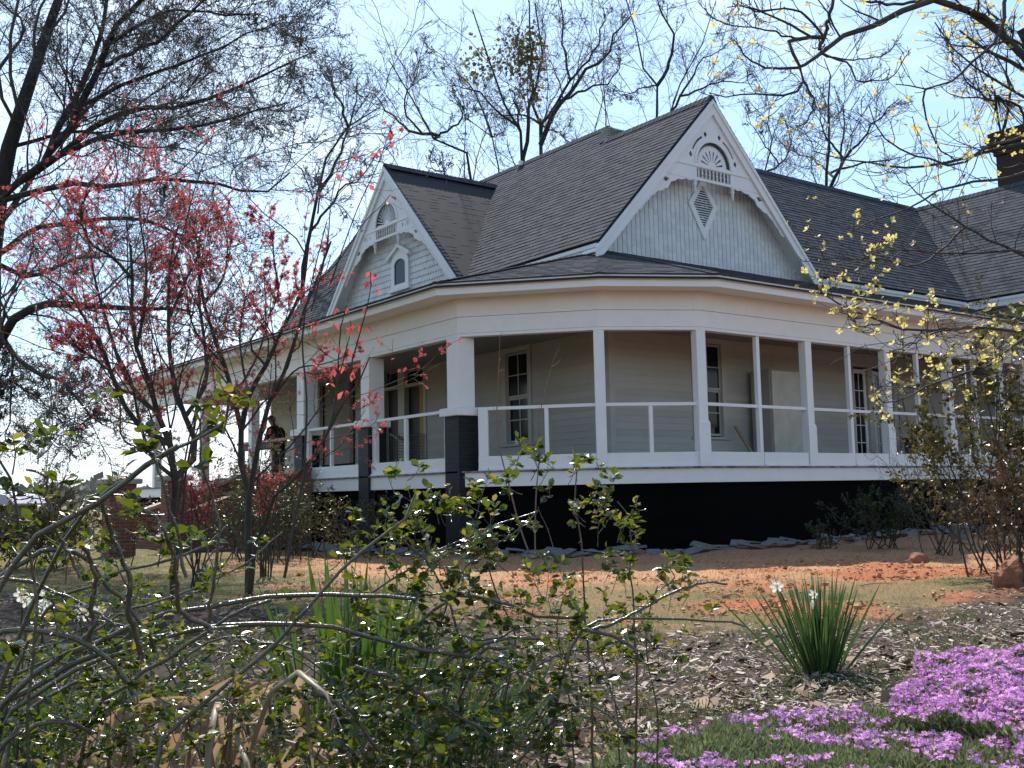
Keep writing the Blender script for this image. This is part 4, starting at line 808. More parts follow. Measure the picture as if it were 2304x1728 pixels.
for s in (-1, 1): 
    e_ = MB(); p_ = hd + fv * 0.084 + np.array([0.92, 0.37, 0]) * 0.03 * s + np.array([0, 0, 0.025]); e_.cyl(p_, p_ + fv * 0.006, 0.011, 0.008, 8); e_.build('eye', CAPM, pe)
# ---- brick steps and pillars
stp = empty('brick_steps', (8.5, 23.5, 0), 'red brick porch steps with pale stone treads and a sloping side wall', 'steps')
n = 7
for k in range(n):
    x1 = 10.85 - (n - 1 - k) * 0.42; z1 = 0.15 + (k + 1) * (FL - 0.2) / n
    m = MB(); m.box(x1 - 0.42, x1, 22.45, 25.4, -0.2, z1 - 0.06); m.build('riser_block', REDBR, stp); m = MB(); m.box(x1 - 0.46, x1 - 0.005, 22.45, 25.4, z1 - 0.058, z1); m.build('tread', TREAD, stp, 0.006)
for yy, nm in ((22.1, 'side_wall'), (25.41, 'side_wall')):
    fr0 = frame((0, yy, 0), (1, 0, 0), (0, 1, 0)); m = MB(); m.prism([(7.9, -0.2), (10.78, -0.2), (10.78, 1.72), (7.9, 0.78)], fr0, 0, 0.33); o = m.build(nm, REDBR, stp); m = MB(); m.prism([(7.86, 0.77), (10.78, 1.722), (10.78, 1.80), (7.86, 0.85)], fr0, -0.04, 0.37); m.build('wall_coping', TREAD if yy > 25 else REDBR, o, 0.005)
def pillar(cx, cy, wd, h, label):
    p = empty('brick_pillar', (cx, cy, 0), label, 'pillar', 'brick pillars by the porch steps')
    m = MB(); m.box(cx - wd / 2, cx + wd / 2, cy - wd / 2, cy + wd / 2, -0.2, h); m.build('pillar_shaft', REDBR, p, 0.006)
    m = MB(); q = wd / 2 + 0.09; m.add([(cx - q, cy - q, h + .002), (cx + q, cy - q, h + .002), (cx + q, cy + q, h + .002), (cx - q, cy + q, h + .002), (cx - q, cy - q, h + .10), (cx + q, cy - q, h + .10), (cx + q, cy + q, h + .10), (cx - q, cy + q, h + .10), (cx - q * .6, cy - q * .6, h + .16), (cx + q * .6, cy - q * .6, h + .16), (cx + q * .6, cy + q * .6, h + .16), (cx - q * .6, cy + q * .6, h + .16)],
      [(0, 3, 2, 1), (0, 1, 5, 4), (1, 2, 6, 5), (2, 3, 7, 6), (3, 0, 4, 7), (4, 5, 9, 8), (5, 6, 10, 9), (6, 7, 11, 10), (7, 4, 8, 11), (8, 9, 10, 11)]); m.build('pillar_cap', STONECAP, p, 0.02)
pillar(6.45, 21.75, 0.52, 1.45, 'red brick pillar with pale stone cap at the foot of the steps, leftmost of two'); pillar(7.72, 22.25, 0.42, 1.52, 'narrower red brick pillar joined to the sloping step wall')
for yy in (23.5, 24.9): 
    m = MB()
# low walls left
m = MB(); 
# ---- flagstone border: every stone its own thing
rng = rs(3)
path = smooth_line([(9.75, 21.5), (9.75, 18.0), (10.1, 15.9), (11.2, 14.2), (12.5, 13.1), (14.2, 12.55), (17, 12.5), (20, 12.7), (23.5, 12.6)], 96)
where = ['left of the corner pier', 'below the angled porch corner', 'below the screened porch', 'near the rusty shrub at right']
shp = ['broad', 'long', 'narrow', 'small', 'chunky', 'angular']; tint = ['pale', 'grey', 'bluish', 'dull']; til = ['lying flat', 'tilted up', 'propped on its neighbour', 'half sunk in soil']
def rock_mesh(name, cx, cy, sx, sy, sz, rot, m_, seed, sink=0.3):
    bm = bmesh.new(); bmesh.ops.create_icosphere(bm, subdivisions=3, radius=1.0); r_ = rs(seed); ph = r_.uniform(0, 20, 3)
    for v in bm.verts:
        n_ = float(fbm(v.co.x * 1.0 + ph[0] + v.co.z * .7, v.co.y + ph[1] - v.co.z * .6, 1.1, seed)); v.co *= 0.62 + 0.75 * n_; v.co.z = max(v.co.z, -0.6); v.co.x *= sx; v.co.y *= sy; v.co.z *= sz
    me = bpy.data.meshes.new(name); bm.to_mesh(me); bm.free(); me.materials.append(m_); o = link(bpy.data.objects.new(name, me)); o.location = (cx, cy, float(gz(cx, cy)) + sz * (0.5 - sink)); o.rotation_euler = (0, 0, rot); return o
def stone_mesh(name, cx, cy, lx, ly, h, rot, tilt, rng, m_=STONE, seedz=0.0):
    k = int(rng.integers(5, 8)); a = (np.arange(k) + rng.uniform(-.38, .38, k)) / k * 2 * math.pi; rad = 0.7 + 0.45 * rng.random(k); pts = np.stack([lx * rad * np.cos(a), ly * rad * np.sin(a)], 1)
    V = [(p[0], p[1], 0) for p in pts] + [(p[0] * .93, p[1] * .93, h * (0.8 + 0.4 * rng.random())) for p in pts]; F = [tuple(range(k))[::-1], tuple(range(k, 2 * k))] + [(i, (i + 1) % k, k + (i + 1) % k, k + i) for i in range(k)]
    me = bpy.data.meshes.new(name); me.from_pydata(V, [], F); me.materials.append(m_); o = link(bpy.data.objects.new(name, me)); o.location = (cx, cy, float(gz(cx, cy)) + seedz - 0.01); o.rotation_euler = (tilt[0], tilt[1], rot)
    b = o.modifiers.new('b', 'BEVEL'); b.width = 0.004; b.segments = 1; return o
used = set(); step = norm(np.gradient(path, axis=0))
for i, (p, d_) in enumerate(zip(path, step)):
    nv = np.array([d_[1], -d_[0]]); p = p + nv * rng.normal(0, 0.14); a = rng.uniform(0.16, 0.44); b_ = rng.uniform(0.12, 0.25); h = rng.uniform(0.018, 0.04); tl = rng.normal(0.14, 0.16)
    o = stone_mesh('flagstone', p[0], p[1], a, b_, h, math.atan2(d_[1], d_[0]) + rng.normal(0, 0.25), (tl, rng.normal(0, .12)), rng, seedz=0.03 + 0.07 * rng.random())
    w_ = where[0 if i < 22 else 1 if i < 47 else 2 if i < 78 else 3]
    _s = shp[1] if a > 0.27 else shp[0] if b_ > 0.15 else shp[3] if a < 0.19 else shp[4] if h > 0.09 else shp[2] if b_ < 0.12 else shp[5]
    hl = 'flat grey flagstone of the rough border %s' % w_
    tag(o, hl, 'stone', 'flagstones along the house, %s' % w_)
rk = rock_mesh('red_boulder', *at(2285, 1262, 11.2)[:2], 0.28, 0.24, 0.26, 0.4, ROCK, 5); tag(rk, 'rounded rust-red boulder on the bare clay at the right edge', 'boulder')
rk = stone_mesh('grey_boulder', *at(2160, 1190, 18.6)[:2], 0.22, 0.18, 0.24, 0.9, (0.1, -0.2), rng, STONE, 0.1); tag(rk, 'pale blocky stone lying apart under the right-hand shrub', 'boulder')
rk = rock_mesh('clay_rock', *at(2065, 1258, 14.6)[:2], 0.20, 0.14, 0.12, 0.2, ROCK, 8); tag(rk, 'low reddish rock on the sunlit bare soil behind the daffodils', 'rock')
# far shed at left edge
shd = empty('garden_shed', (*at(-30, 1150, 34)[:2], 0), 'small dark green shed with pale metal roof at the far left edge', 'shed')
c0 = at(-60, 1150, 34); ux = np.array([0.8045, -0.594, 0]); vy = np.array([0.594, 0.8045, 0]); b0 = np.array([c0[0], c0[1], 0]) - ux * 1.6
GREENW = mat('green_siding', (0.015, 0.045, 0.035), 0.6); ROOFM = mat('pale_metal', (0.42, 0.43, 0.48), 0.4)
m = MB(); m.obox(b0, ux * 2.75, vy * 2, (0, 0, 1.10)); m.build('shed_wall', GREENW, shd); m = MB(); fr0 = frame(b0 - vy * 0.2, ux, vy)
m.prism([(-0.2, 1.08), (2.9, 1.08), (2.98, 1.14), (2.7, 1.42), (1.37, 1.62), (-0.2, 1.42)], fr0, 0, 2.4); m.build('shed_roof', ROOFM, shd)
# ------------------------------------------------------------------ trees
k_ = 1 / 2.765
def T1(*p): return [(x * k_, y * k_) for x, y in p]
def T2(*p): return [(750 + x * k_, y * k_) for x, y in p]
def T3(*p): return [(1504 + x * k_, y * k_) for x, y in p]
def T4(*p): return [(x * k_, 550 + y * k_) for x, y in p]
def T6(*p): return [(1504 + x * k_, 600 + y * k_) for x, y in p]
def C1(*p): return [(x * k_, 1128 + y * k_) for x, y in p]
def C2(*p): return [(700 + x * k_, 1128 + y * k_) for x, y in p]
def C3(*p): return [(1504 + x * k_, 1128 + y * k_) for x, y in p]
def limb(pts, d0, d1, n=12, jit=0.0, rng=None, wig=0.0):
    dd = np.linspace(d0, d1, len(pts)); P = smooth_line(ats(pts, dd), n)
    if wig: P[1:] += np.cumsum(rng.normal(0, wig, (n - 1, 3)), 0) * np.linspace(0, 1, n - 1)[:, None] * 0.5 + rng.normal(0, wig * .4, (n - 1, 3))
    return P
def tree(name, label, cat_, group, limbs, levels, bark, rng, leaf=None, twig=None, leafn=0, leafs=0.03, leafmat_=None, tmpl=LEAF, tf=LEAFF, wid=1.0, clumps=None, sides=7, upb=0.6, leaf_from=1, n=12, wig=0.0, lname='leaves', tsides=3, side1=5):
    "limbs: (pixel path, depth0, depth1, radius0, radius1)"
    L_ = [limb(p, d0, d1, n, rng=rng, wig=wig) for p, d0, d1, _, _ in limbs]; Rl = [np.linspace(r0, r1, n) ** 1.0 for _, _, _, r0, r1 in limbs]
    for i in range(1, len(L_)):          # join every limb to the limb it grows from
        pr_ = np.concatenate(L_[:i]); q = pr_[np.argmin(((pr_ - L_[i][0]) ** 2).sum(1))]; off = q - L_[i][0]
        if 0 < np.linalg.norm(off) < 0.035 * np.linalg.norm(L_[i][0]): L_[i] = L_[i] + off * np.linspace(1, 0, n)[:, None] ** 1.5
    base = L_[0][0]; root = empty(name, (base[0], base[1], max(0.0, min(base[2], 0.2))), label, cat_, group)
    V, Fq = tubes(L_, Rl, sides); meshnp('trunk', V, [Fq], bark, root, True)
    P, R = np.array(L_), np.array(Rl); tw = []; allP = [P]
    for i, lv in enumerate(levels):
        P, R = spawn(P, R, rng=rng, **lv); allP.append(P); tw.append(tubeb(P, R, side1 if i == 0 else tsides))
    if tw:
        V, Fq = cat(tw); meshnp('crown', V, [Fq], twig or TWIG, root, True)
    if leafn:
        parts = []
        for P in allP[leaf_from:]:
            kk = leafn if P is allP[-1] else max(1, leafn // 2); pos, tg, _ = alongs(P, kk, rng, 0.25, 1.0); dv = tg * 0.5 + rng.normal(size=tg.shape) * 0.7; sz = leafs * (0.6 + 0.8 * rng.random(len(pos))); parts.append(leaves(pos, dv, sz, rng, tmpl, tf, wid, upb))
        V, Fq = cat(parts); meshnp(lname, V, [Fq], leafmat_, root, False)
    if clumps:
        pos = np.concatenate([np.array(at(x, y, d)) + rng.normal(0, s_, (n_, 3)) for x, y, d, s_, n_ in clumps]); V, Fq = leaves(pos, rng.normal(size=pos.shape), 0.17 * (0.5 + rng.random(len(pos))), rng, upb=0.2); meshnp('leaf_clump', V, [Fq], L_MIST, root)
    return root
QL = np.array([(0, 0, 0), (0.5, -0.3, 0.05), (1, 0, 0), (0.5, 0.3, 0.05)]); QF = np.array([(0, 1, 2, 3)])
# the big bare tree on the left
rng = rs(101)
D0 = 21
big = [(T1((-150, 3400), (-110, 2400), (-60, 1700), (-20, 1300), (40, 950), (120, 720), (200, 500), (300, 220), (420, -80), (560, -300)), D0, D0 + 1, 0.31, 0.06),
       (T1((30, 1200), (250, 1020), (600, 840), (780, 810), (1050, 805), (1250, 765), (1500, 735), (1800, 660)), D0, D0 - 3, 0.13, 0.02),
       (T1((60, 1000), (300, 880), (560, 720), (860, 612), (1100, 612), (1350, 540), (1600, 455), (1800, 370), (2000, 280)), D0, D0 - 1, 0.14, 0.02),
       (T1((180, 850), (330, 640), (480, 470), (640, 200), (720, -60)), D0, D0 + 1, 0.14, 0.06),
       (T1((160, 900), (330, 760), (550, 420), (720, 190), (960, -20), (1100, -200)), D0, D0 - 2, 0.15, 0.06), (T1((0, 1290), (250, 1220), (500, 1160), (850, 1160), (1050, 1120), (1300, 1130), (1450, 1165), (1660, 1160), (1760, 1030)), D0, D0 - 4, 0.12, 0.02),
       (T1((20, 1600), (250, 1430), (500, 1370), (870, 1350), (1000, 1390), (1200, 1440)), D0, D0 - 3, 0.11, 0.03), (T4((-60, 680), (10, 540), (120, 400), (300, 320), (600, 345), (1000, 360), (1250, 400)), D0, D0 - 4, 0.2, 0.03),
       (T4((10, 560), (130, 710), (280, 820), (360, 820), (500, 960), (620, 1080), (760, 1150)), D0 - 1, D0 - 4, 0.10, 0.015), (T4((0, 160), (250, 240), (330, 190), (450, 110), (600, 80), (950, 110)), D0, D0 + 2, 0.10, 0.02),
       (T1((550, 420), (760, 330), (1000, 230), (1200, 60), (1350, -60)), D0 - 1, D0 - 3, 0.08, 0.03), (T1((300, 640), (600, 520), (900, 440), (1200, 330), (1500, 200), (1750, 80)), D0, D0 - 2, 0.09, 0.015), (T1((700, 190), (900, 90), (1150, 20), (1450, 60), (1650, 110)), D0 - 1, D0 - 3, 0.07, 0.015),
       (T1((-140, 700), (0, 430), (160, 190), (60, 60), (-60, -40)), D0 + 1, D0 + 3, 0.08, 0.03), (T1((150, 1080), (400, 950), (620, 900), (900, 960), (1150, 930), (1400, 980)), D0 + 1, D0 + 3, 0.08, 0.015), (T4((30, 600), (60, 900), (40, 1200), (0, 1350)), D0 - 1, D0 - 2, 0.05, 0.01), (T4((100, 720), (60, 800), (0, 830), (-80, 900)), D0 - 1, D0 - 2, 0.06, 0.02),
       (T4((0, 950), (200, 1020), (400, 1090), (560, 1110)), D0 - 1, D0 - 3, 0.03, 0.01)]
big = [big[0]] + [(p, a, b, r0 * .56, r1 * .56) for p, a, b, r0, r1 in big[1:]]
tree('bare_tree', 'huge bare spreading tree filling the upper left of the yard', 'tree', None, big,
     [dict(k=14, ang=(0.75, 0.25), ratio=0.42, n=8, wander=0.2, trop=(0, 0, 0.03), t0=0.12, rr=0.32, rmin=0.008), dict(k=9, ang=(0.75, 0.25), ratio=0.52, n=6, wander=0.22, rr=0.5, rmin=0.005), dict(k=7, ang=(0.7, 0.3), ratio=0.55, n=4, wander=0.22, rr=0.6, rmin=0.0036), dict(k=3, ang=(0.7, 0.3), ratio=0.65, n=3, wander=0.2, rr=0.7, rmin=0.0028)],
     BARK, rng, leafn=2, leafs=0.03, leafmat_=L_BUD, tmpl=QL, tf=QF, leaf_from=4, wig=0.05)
# trees beyond the roof
def lv(k1, k2, k3, k4=0, s=1.0):
    a = [dict(k=k1, ang=(0.7, 0.25), ratio=0.42, n=7, wander=0.2, trop=(0, 0, 0.10), t0=0.25, rr=0.38, rmin=0.014 * s), dict(k=k2, ang=(0.7, 0.25), ratio=0.55, n=6, wander=0.25, trop=(0, 0, 0.06), rr=0.5, rmin=0.009 * s), dict(k=k3, ang=(0.65, 0.25), ratio=0.6, n=5, wander=0.25, trop=(0, 0, .04), rr=0.6, rmin=0.0065 * s)]
    if k4: a.append(dict(k=k4, ang=(0.65, 0.25), ratio=0.6, n=4, wander=0.25, rr=0.7, rmin=0.005 * s))
    return a
GB = 'bare trees beyond the roof'
BT = [('tall twin-stemmed bare tree behind the roof vent pipe, with green leaf clumps high up', 46, [(T2((1150, 3100), (1155, 985), (1100, 800), (1060, 680), (1040, 520), (990, 400), (920, 200), (870, 80)), .30, .05), (T2((1080, 760), (1000, 680), (880, 580), (720, 570)), .12, .03), (T2((1165, 980), (1190, 800), (1215, 600), (1215, 350), (1200, 100), (1190, -60)), .2, .04), (T2((1190, 800), (1130, 640), (1080, 560)), .1, .03)], [(1078, 140, 46, .42, 170), (1168, 105, 46, .5, 330), (1198, 118, 46, .35, 140), (1185, 150, 46, .4, 150), (1192, 205, 46, .35, 110), (1060, 170, 46, .25, 50), (1140, 140, 46, .3, 50)]),
      ('stout bare tree forking wide right above the roof slope', 48, [(T2((1275, 3100), (1275, 980), (1280, 870), (1240, 740), (1230, 600), (1300, 400), (1330, 300), (1280, 80)), .40, .05), (T2((1290, 900), (1390, 680), (1520, 500), (1700, 320), (1760, 200), (1880, 60)), .24, .05), (T2((1390, 660), (1520, 460), (1450, 250), (1400, 0)), .16, .04), (T2((1400, 670), (1550, 570), (1750, 490), (1800, 340)), .14, .03), (T2((1270, 800), (1200, 740), (1050, 700), (900, 690)), .12, .03), (T2((1300, 850), (1380, 820), (1480, 850)), .1, .03), (T2((1520, 470), (1640, 300), (1690, 120), (1700, -40)), .12, .03)], None),
      ('crooked bare tree leaning left behind the small gable ridge', 44, [(T2((960, 3100), (870, 1110), (700, 930), (600, 780), (520, 610), (440, 500), (380, 350)), .28, .04), (T2((740, 920), (830, 780), (800, 620)), .12, .03), (T2((700, 950), (560, 900), (440, 820), (350, 720), (240, 600)), .16, .03), (T2((560, 900), (480, 780), (450, 640), (490, 480), (540, 300)), .1, .02), (T2((860, 1090), (700, 1050), (560, 1010)), .12, .03)], None),
      ('slim bare tree between the leaning tree and the vent pipe', 50, [(T2((1020, 3100), (1020, 1090), (990, 880), (900, 790), (820, 760)), .22, .04), (T2((1000, 930), (1040, 860), (1080, 830)), .08, .03), (T2((990, 880), (940, 720), (860, 560), (760, 440), (700, 350)), .12, .03)], None),
      ('dark bare tree rising just left of the small front gable', 36, [([(672, 1130), (676, 610), (690, 540), (709, 434), (730, 362), (760, 300), (800, 253), (850, 225)], .26, .04), ([(700, 480), (745, 400), (775, 330), (800, 250), (825, 160)], .12, .03), ([(768, 300), (755, 220), (735, 160), (700, 110)], .1, .02), ([(690, 560), (760, 440), (800, 400), (860, 330)], .1, .03), ([(715, 480), (722, 420), (700, 390)], .06, .02)], None),
      ('tall bare tree standing left of the big gable peak', 50, [(T2((1980, 3100), (1995, 740), (2010, 590), (1940, 480), (1870, 330), (1850, 150), (1800, -20)), .24, .05), (T2((2010, 590), (2080, 420), (2110, 250), (2050, 100), (2000, -40)), .18, .04), (T2((1945, 500), (1800, 560), (1700, 590)), .08, .02)], None),
      ('bare tree slanting up right directly behind the big gable peak', 54, [(T2((2060, 3100), (2085, 700), (2150, 550), (2200, 430), (2290, 200), (2330, 0)), .2, .04), (T3((0, 690), (100, 540), (190, 400), (300, 330), (400, 280)), .14, .03), (T3((290, 660), (400, 530), (480, 500), (560, 470)), .12, .02)], None),
      ('many-stemmed bare tree over the right roof ridge', 42, [(T3((1010, 2000), (995, 1180), (1020, 900), (1030, 700), (1040, 500), (1000, 390)), .2, .03), (T3((1045, 1190), (1100, 1000), (1180, 860), (1250, 740), (1380, 640)), .16, .03), (T3((1030, 1000), (960, 850), (940, 720), (900, 600)), .1, .02), (T3((1075, 1100), (1085, 900), (1085, 700), (1130, 500)), .1, .02), (T3((1010, 1130), (900, 1010), (830, 960), (760, 900)), .1, .02), (T3((1070, 1150), (1250, 1050), (1400, 1000), (1500, 960)), .1, .02)], None),
      ('thin bare tree between the big gable and the many-stemmed tree', 52, [(T3((560, 2000), (600, 1060), (650, 900), (620, 750), (640, 640)), .15, .03), (T3((600, 1060), (700, 1000), (760, 900), (720, 780)), .12, .02), (T3((640, 920), (560, 820), (520, 740)), .08, .02)], None),
      ('bare tree behind the chimney at the right edge', 46, [(T3((2100, 2000), (2060, 760), (2000, 600), (1900, 330), (1870, 220)), .2, .03), (T3((2000, 700), (1820, 480), (1740, 330), (1690, 250)), .12, .02), (T3((2080, 800), (2130, 560), (2100, 380), (2140, 200)), .14, .02), (T3((2212, 640), (2050, 450), (1960, 330)), .1, .02)], None)]
for i, (lab, dep, lm, cl_) in enumerate(BT):
    rng = rs(200 + i); nb_ = 9 if i in (4,) else 8
    tree('bare_tree', lab, 'tree', GB, [(p, dep + rng.normal(0, 0.5), dep + rng.normal(0, 2.5), r0 * 0.52, r1 * 0.5) for p, r0, r1 in lm], lv(nb_, 6, 5, 2), BARK, rng, leafn=0 if i in (4, 7, 9) else 1, leafs=0.055, leafmat_=L_BUD, tmpl=QL, tf=QF, leaf_from=4, clumps=cl_, wig=0.12)
rng = rs(230)
tree('bare_tree', 'small pale bare tree far away at the left skyline', 'tree', None, [([(122, 1175), (123, 1143), (127, 1115), (138, 1094), (147, 1070)], 62, 62, .22, .03), ([(118, 1160), (109, 1138), (98, 1112), (85, 1088)], 62, 63, .14, .03), ([(124, 1150), (116, 1110), (118, 1078)], 62, 61, .14, .03), ([(124, 1150), (142, 1125), (165, 1095)], 62, 61, .14, .03), ([(135, 1150), (160, 1120), (180, 1105)], 62, 61, .1, .03)], lv(8, 5, 4), BARKG, rng)
# ---- red maples
ML = []
for a_, r_ in ((0, 1.0), (0.8, 0.85), (-0.8, 0.85), (1.6, 0.6), (-1.6, 0.6)):
    t_ = np.array([math.cos(a_), math.sin(a_)]); s_ = np.array([-t_[1], t_[0]]); b0 = len(ML); ML += [(0, 0, 0)] if not ML else []
    ML += [(*(t_ * r_ * 0.5 - s_ * 0.11), 0.03), (*(t_ * r_), -0.08), (*(t_ * r_ * 0.5 + s_ * 0.11), 0.03)]
ML = np.array(ML); MLF = np.array([(0, 1 + 3 * i, 2 + 3 * i, 3 + 3 * i) for i in range(5)])
rng = rs(301); DM = 10.6
mp_l = [(C1((1085, 680), (1080, 500), (1095, 250), (1075, 0)) + T4((1090, 1450), (1060, 1250), (980, 1050), (940, 900), (880, 700), (820, 560), (825, 250), (810, 0)), DM, DM - .3, .045, .012), (T4((1095, 1420), (1180, 1320), (1240, 1280)) + T4((1180, 1100), (1120, 980), (1060, 700), (1050, 400), (1060, 100), (1110, -120)), DM, DM + .8, .035, .010),
        (T4((1060, 1250), (900, 1150), (800, 1050), (700, 820), (640, 650), (520, 450), (420, 300), (250, 180)), DM, DM - .7, .03, .008), (T4((1000, 1080), (850, 950), (740, 900), (600, 600), (480, 470), (300, 350)), DM, DM + .5, .022, .006), (T4((940, 900), (800, 750), (700, 500), (600, 200), (550, -50), (480, -330)), DM, DM + .6, .022, .006),
        (T4((1180, 1100), (1300, 880), (1280, 600), (1240, 300), (1270, 0)), DM + .4, DM + 1, .025, .008), (T4((820, 560), (880, 350), (900, 100), (870, -150), (860, -320)), DM - .2, DM, .018, .005), (T4((1050, 400), (1150, 200), (1230, 50), (1200, -120)), DM + .6, DM + .9, .018, .005), (T4((825, 250), (700, 100), (560, 0), (500, -200), (560, -340)), DM - .3, DM - .8, .018, .005), (T4((700, 820), (560, 700), (480, 640), (430, 560)), DM - .4, DM - .9, .014, .005), (T4((1095, 1420), (950, 1300), (860, 1050), (820, 850), (700, 620)), DM, DM - .5, .022, .006), (T4((1240, 1290), (1300, 1200), (1400, 1130), (1420, 950)), DM + .4, DM + 1, .02, .006)]
tree('red_maple', 'red-leaved maple with many thin stems in front of the brick pillars', 'tree', 'red-leaved maples', mp_l,
     [dict(k=13, ang=(0.6, 0.22), ratio=0.46, n=8, wander=0.14, trop=(0, 0, 0.08), t0=0.15, taper=.3, rr=0.36, rmin=0.003), dict(k=7, ang=(0.7, 0.25), ratio=0.5, n=6, wander=0.18, trop=(0, 0, 0.05), rr=0.5, rmin=0.002), dict(k=3, ang=(0.8, 0.25), ratio=0.55, n=4, wander=0.2, rr=0.7, rmin=0.0014)],
     MAPLEB, rng, twig=MAPLEB, leafn=3, leafs=0.030, leafmat_=L_MAPLE, tmpl=ML, tf=MLF, leaf_from=2, upb=0.3)
rng = rs(302); DM = 12.0
mp_r = [(C1((1550, 580), (1555, 490), (1540, 200), (1560, 0)) + T4((1500, 1400), (1500, 1140), (1440, 900), (1380, 700), (1290, 450), (1240, 200), (1240, -30)), DM, DM + .2, .048, .012), (T4((1500, 1150), (1530, 1000), (1570, 890), (1660, 740), (1760, 520), (1880, 280), (1920, 0)), DM, DM - .4, .035, .010), (C1((1580, 575), (1575, 480), (1600, 350), (1560, 150)) + T4((1580, 1500), (1640, 1150), (1700, 940), (1800, 740), (1870, 480), (1960, 250), (2060, -20)), DM, DM - .8, .042, .010),
        (C1((1590, 570), (1590, 460), (1640, 180), (1750, 60)) + T4((1650, 1640), (1900, 1400), (2040, 1180), (2130, 1000), (2212, 900), (2300, 700)), DM, DM - 1.4, .028, .007), (T4((1440, 900), (1600, 650), (1650, 450), (1640, 150)), DM, DM + .6, .016, .005), (T4((1570, 890), (1520, 700), (1500, 500), (1560, 200)), DM, DM + .5, .016, .005), (T4((1700, 940), (1850, 760), (2000, 740), (2150, 700)), DM - .4, DM - 1, .014, .004), (T4((1380, 700), (1200, 500), (1150, 250), (1100, 100)), DM, DM + .3, .016, .005), (T4((1290, 450), (1400, 250), (1420, 0), (1380, -200)), DM, DM + .5, .016, .005), (T4((1660, 740), (1560, 600), (1700, 400), (1760, 150)), DM, DM - .2, .014, .004), (T4((1880, 280), (1780, 100), (1700, -100), (1560, -180)), DM, DM - .3, .012, .004)]
tree('red_maple', 'red-leaved maple with forked olive stems before the left porch end', 'tree', 'red-leaved maples', mp_r,
     [dict(k=8, ang=(0.6, 0.22), ratio=0.34, n=7, wander=0.16, trop=(0, 0, 0.08), t0=0.3, rr=0.4, rmin=0.0035), dict(k=6, ang=(0.7, 0.25), ratio=0.45, n=5, wander=0.2, rr=0.55, rmin=0.0024), dict(k=2, ang=(0.8, 0.25), ratio=0.5, n=4, wander=0.2, rr=0.7, rmin=0.0018)],
     MAPLEB, rng, twig=MAPLEB, leafn=3, leafs=0.038, leafmat_=L_MAPLE, tmpl=ML, tf=MLF, leaf_from=2, upb=0.3)
rng = rs(303)
for lab, cx_, cy_, dep, sp_, nn_ in (('low mound of bright red leaves before the step wall', 445, 1092, 12.5, (0.15, 0.12), 170), ('low spray of red leaves at the foot of the steps below the person', 600, 1073, 14.5, (0.22, 0.04), 70), ):
    g0 = at(cx_, cy_, dep); gzz = float(gz(g0[0], g0[1])); root = empty('red_shrub', (g0[0], g0[1], gzz), lab, 'shrub')
    st0 = np.array([[(g0[0] + rng.normal(0, .05), g0[1] + rng.normal(0, .05), gzz - 0.02), (g0[0] + rng.normal(0, sp_[0] * .5), g0[1] + rng.normal(0, sp_[0] * .5), (g0[2] + gzz) / 2), (g0[0] + rng.normal(0, sp_[0]), g0[1] + rng.normal(0, sp_[0]), g0[2] + sp_[1] * rng.random())] for _ in range(9)])
    R0 = np.tile(np.array([0.012, 0.009, 0.004]), (9, 1)); P1, R1_ = spawn(st0, R0, 6, rng, ratio=0.16, n=5, t0=0.6); V, Fq = cat([tubeb(st0, R0, 5), tubeb(P1, R1_, 3)]); meshnp('stems', V, [Fq], MAPLEB, root, True)
    pos = g0 + rng.normal(0, 1, (nn_, 3)) * np.array([sp_[0], sp_[0], sp_[1]]); p2_, t2, _ = alongs(P1, 4, rng); pos = np.vstack([pos, p2_]); V, Fq = leaves(pos, rng.normal(size=pos.shape), 0.045 * (.6 + .8 * rng.random(len(pos))), rng, ML, MLF); meshnp('leaves', V, [Fq], L_MAPLE, root)
# slender red-leaved shoots in front of the small gable
rng = rs(304); DS = 6.2
shoots = [([(640, 1300), (684, 1075), (743, 959), (758, 864), (763, 780), (770, 715), (780, 687)], DS, DS, .009, .003), ([(743, 959), (775, 880), (795, 802), (824, 698), (834, 647), (834, 612)], DS, DS - .1, .006, .0025), ([(758, 864), (778, 790), (790, 740), (787, 720)], DS, DS, .004, .002), ([(700, 640), (757, 593), (820, 500), (858, 463), (878, 438)], DS, DS, .004, .002), ([(743, 640), (800, 480), (850, 370), (882, 280)], DS, DS, .004, .002), ([(700, 700), (735, 560), (745, 450), (765, 360)], DS, DS + .2, .005, .002), ([(684, 1075), (690, 900), (680, 760), (700, 640), (735, 500)], DS, DS + .1, .007, .003)]
root = empty('red_sapling', (*at(640, 1300, DS)[:2], 0.0), 'slender shoots with drooping red leaves in front of the small gable', 'sapling')
Ls = [limb(p, a_, b_, 14) for p, a_, b_, _, _ in shoots]; V, Fq = tubes(Ls, [np.linspace(s_[3], s_[4], 14) for s_ in shoots], 6); meshnp('stems', V, [Fq], MAPLEB, root, True)
lp = [(832, 612), (848, 614), (838, 635), (826, 633), (851, 650), (757, 692), (780, 690), (748, 725), (755, 728), (785, 735), (792, 728), (805, 730), (823, 735), (758, 778), (785, 785), (750, 830), (770, 820), (795, 835), (742, 862), (772, 880), (824, 690), (878, 440), (868, 452), (871, 280), (864, 270), (880, 292), (858, 278), (876, 300), (905, 285), (878, 318), (880, 330), (855, 335), (848, 345), (768, 322), (770, 360), (792, 350), (830, 415), (812, 380), (760, 390)]
pos = np.array([at(x, y, DS + rng.normal(0, .03)) for x, y in lp for _ in range(2)]); dv = rng.normal(size=pos.shape) * 0.5 + np.array([0, 0, -0.8]); V, Fq = leaves(pos, dv, 0.055 * (.6 + .6 * rng.random(len(pos))), rng, wid=0.7); meshnp('leaves', V, [Fq], L_MAPLE, root)
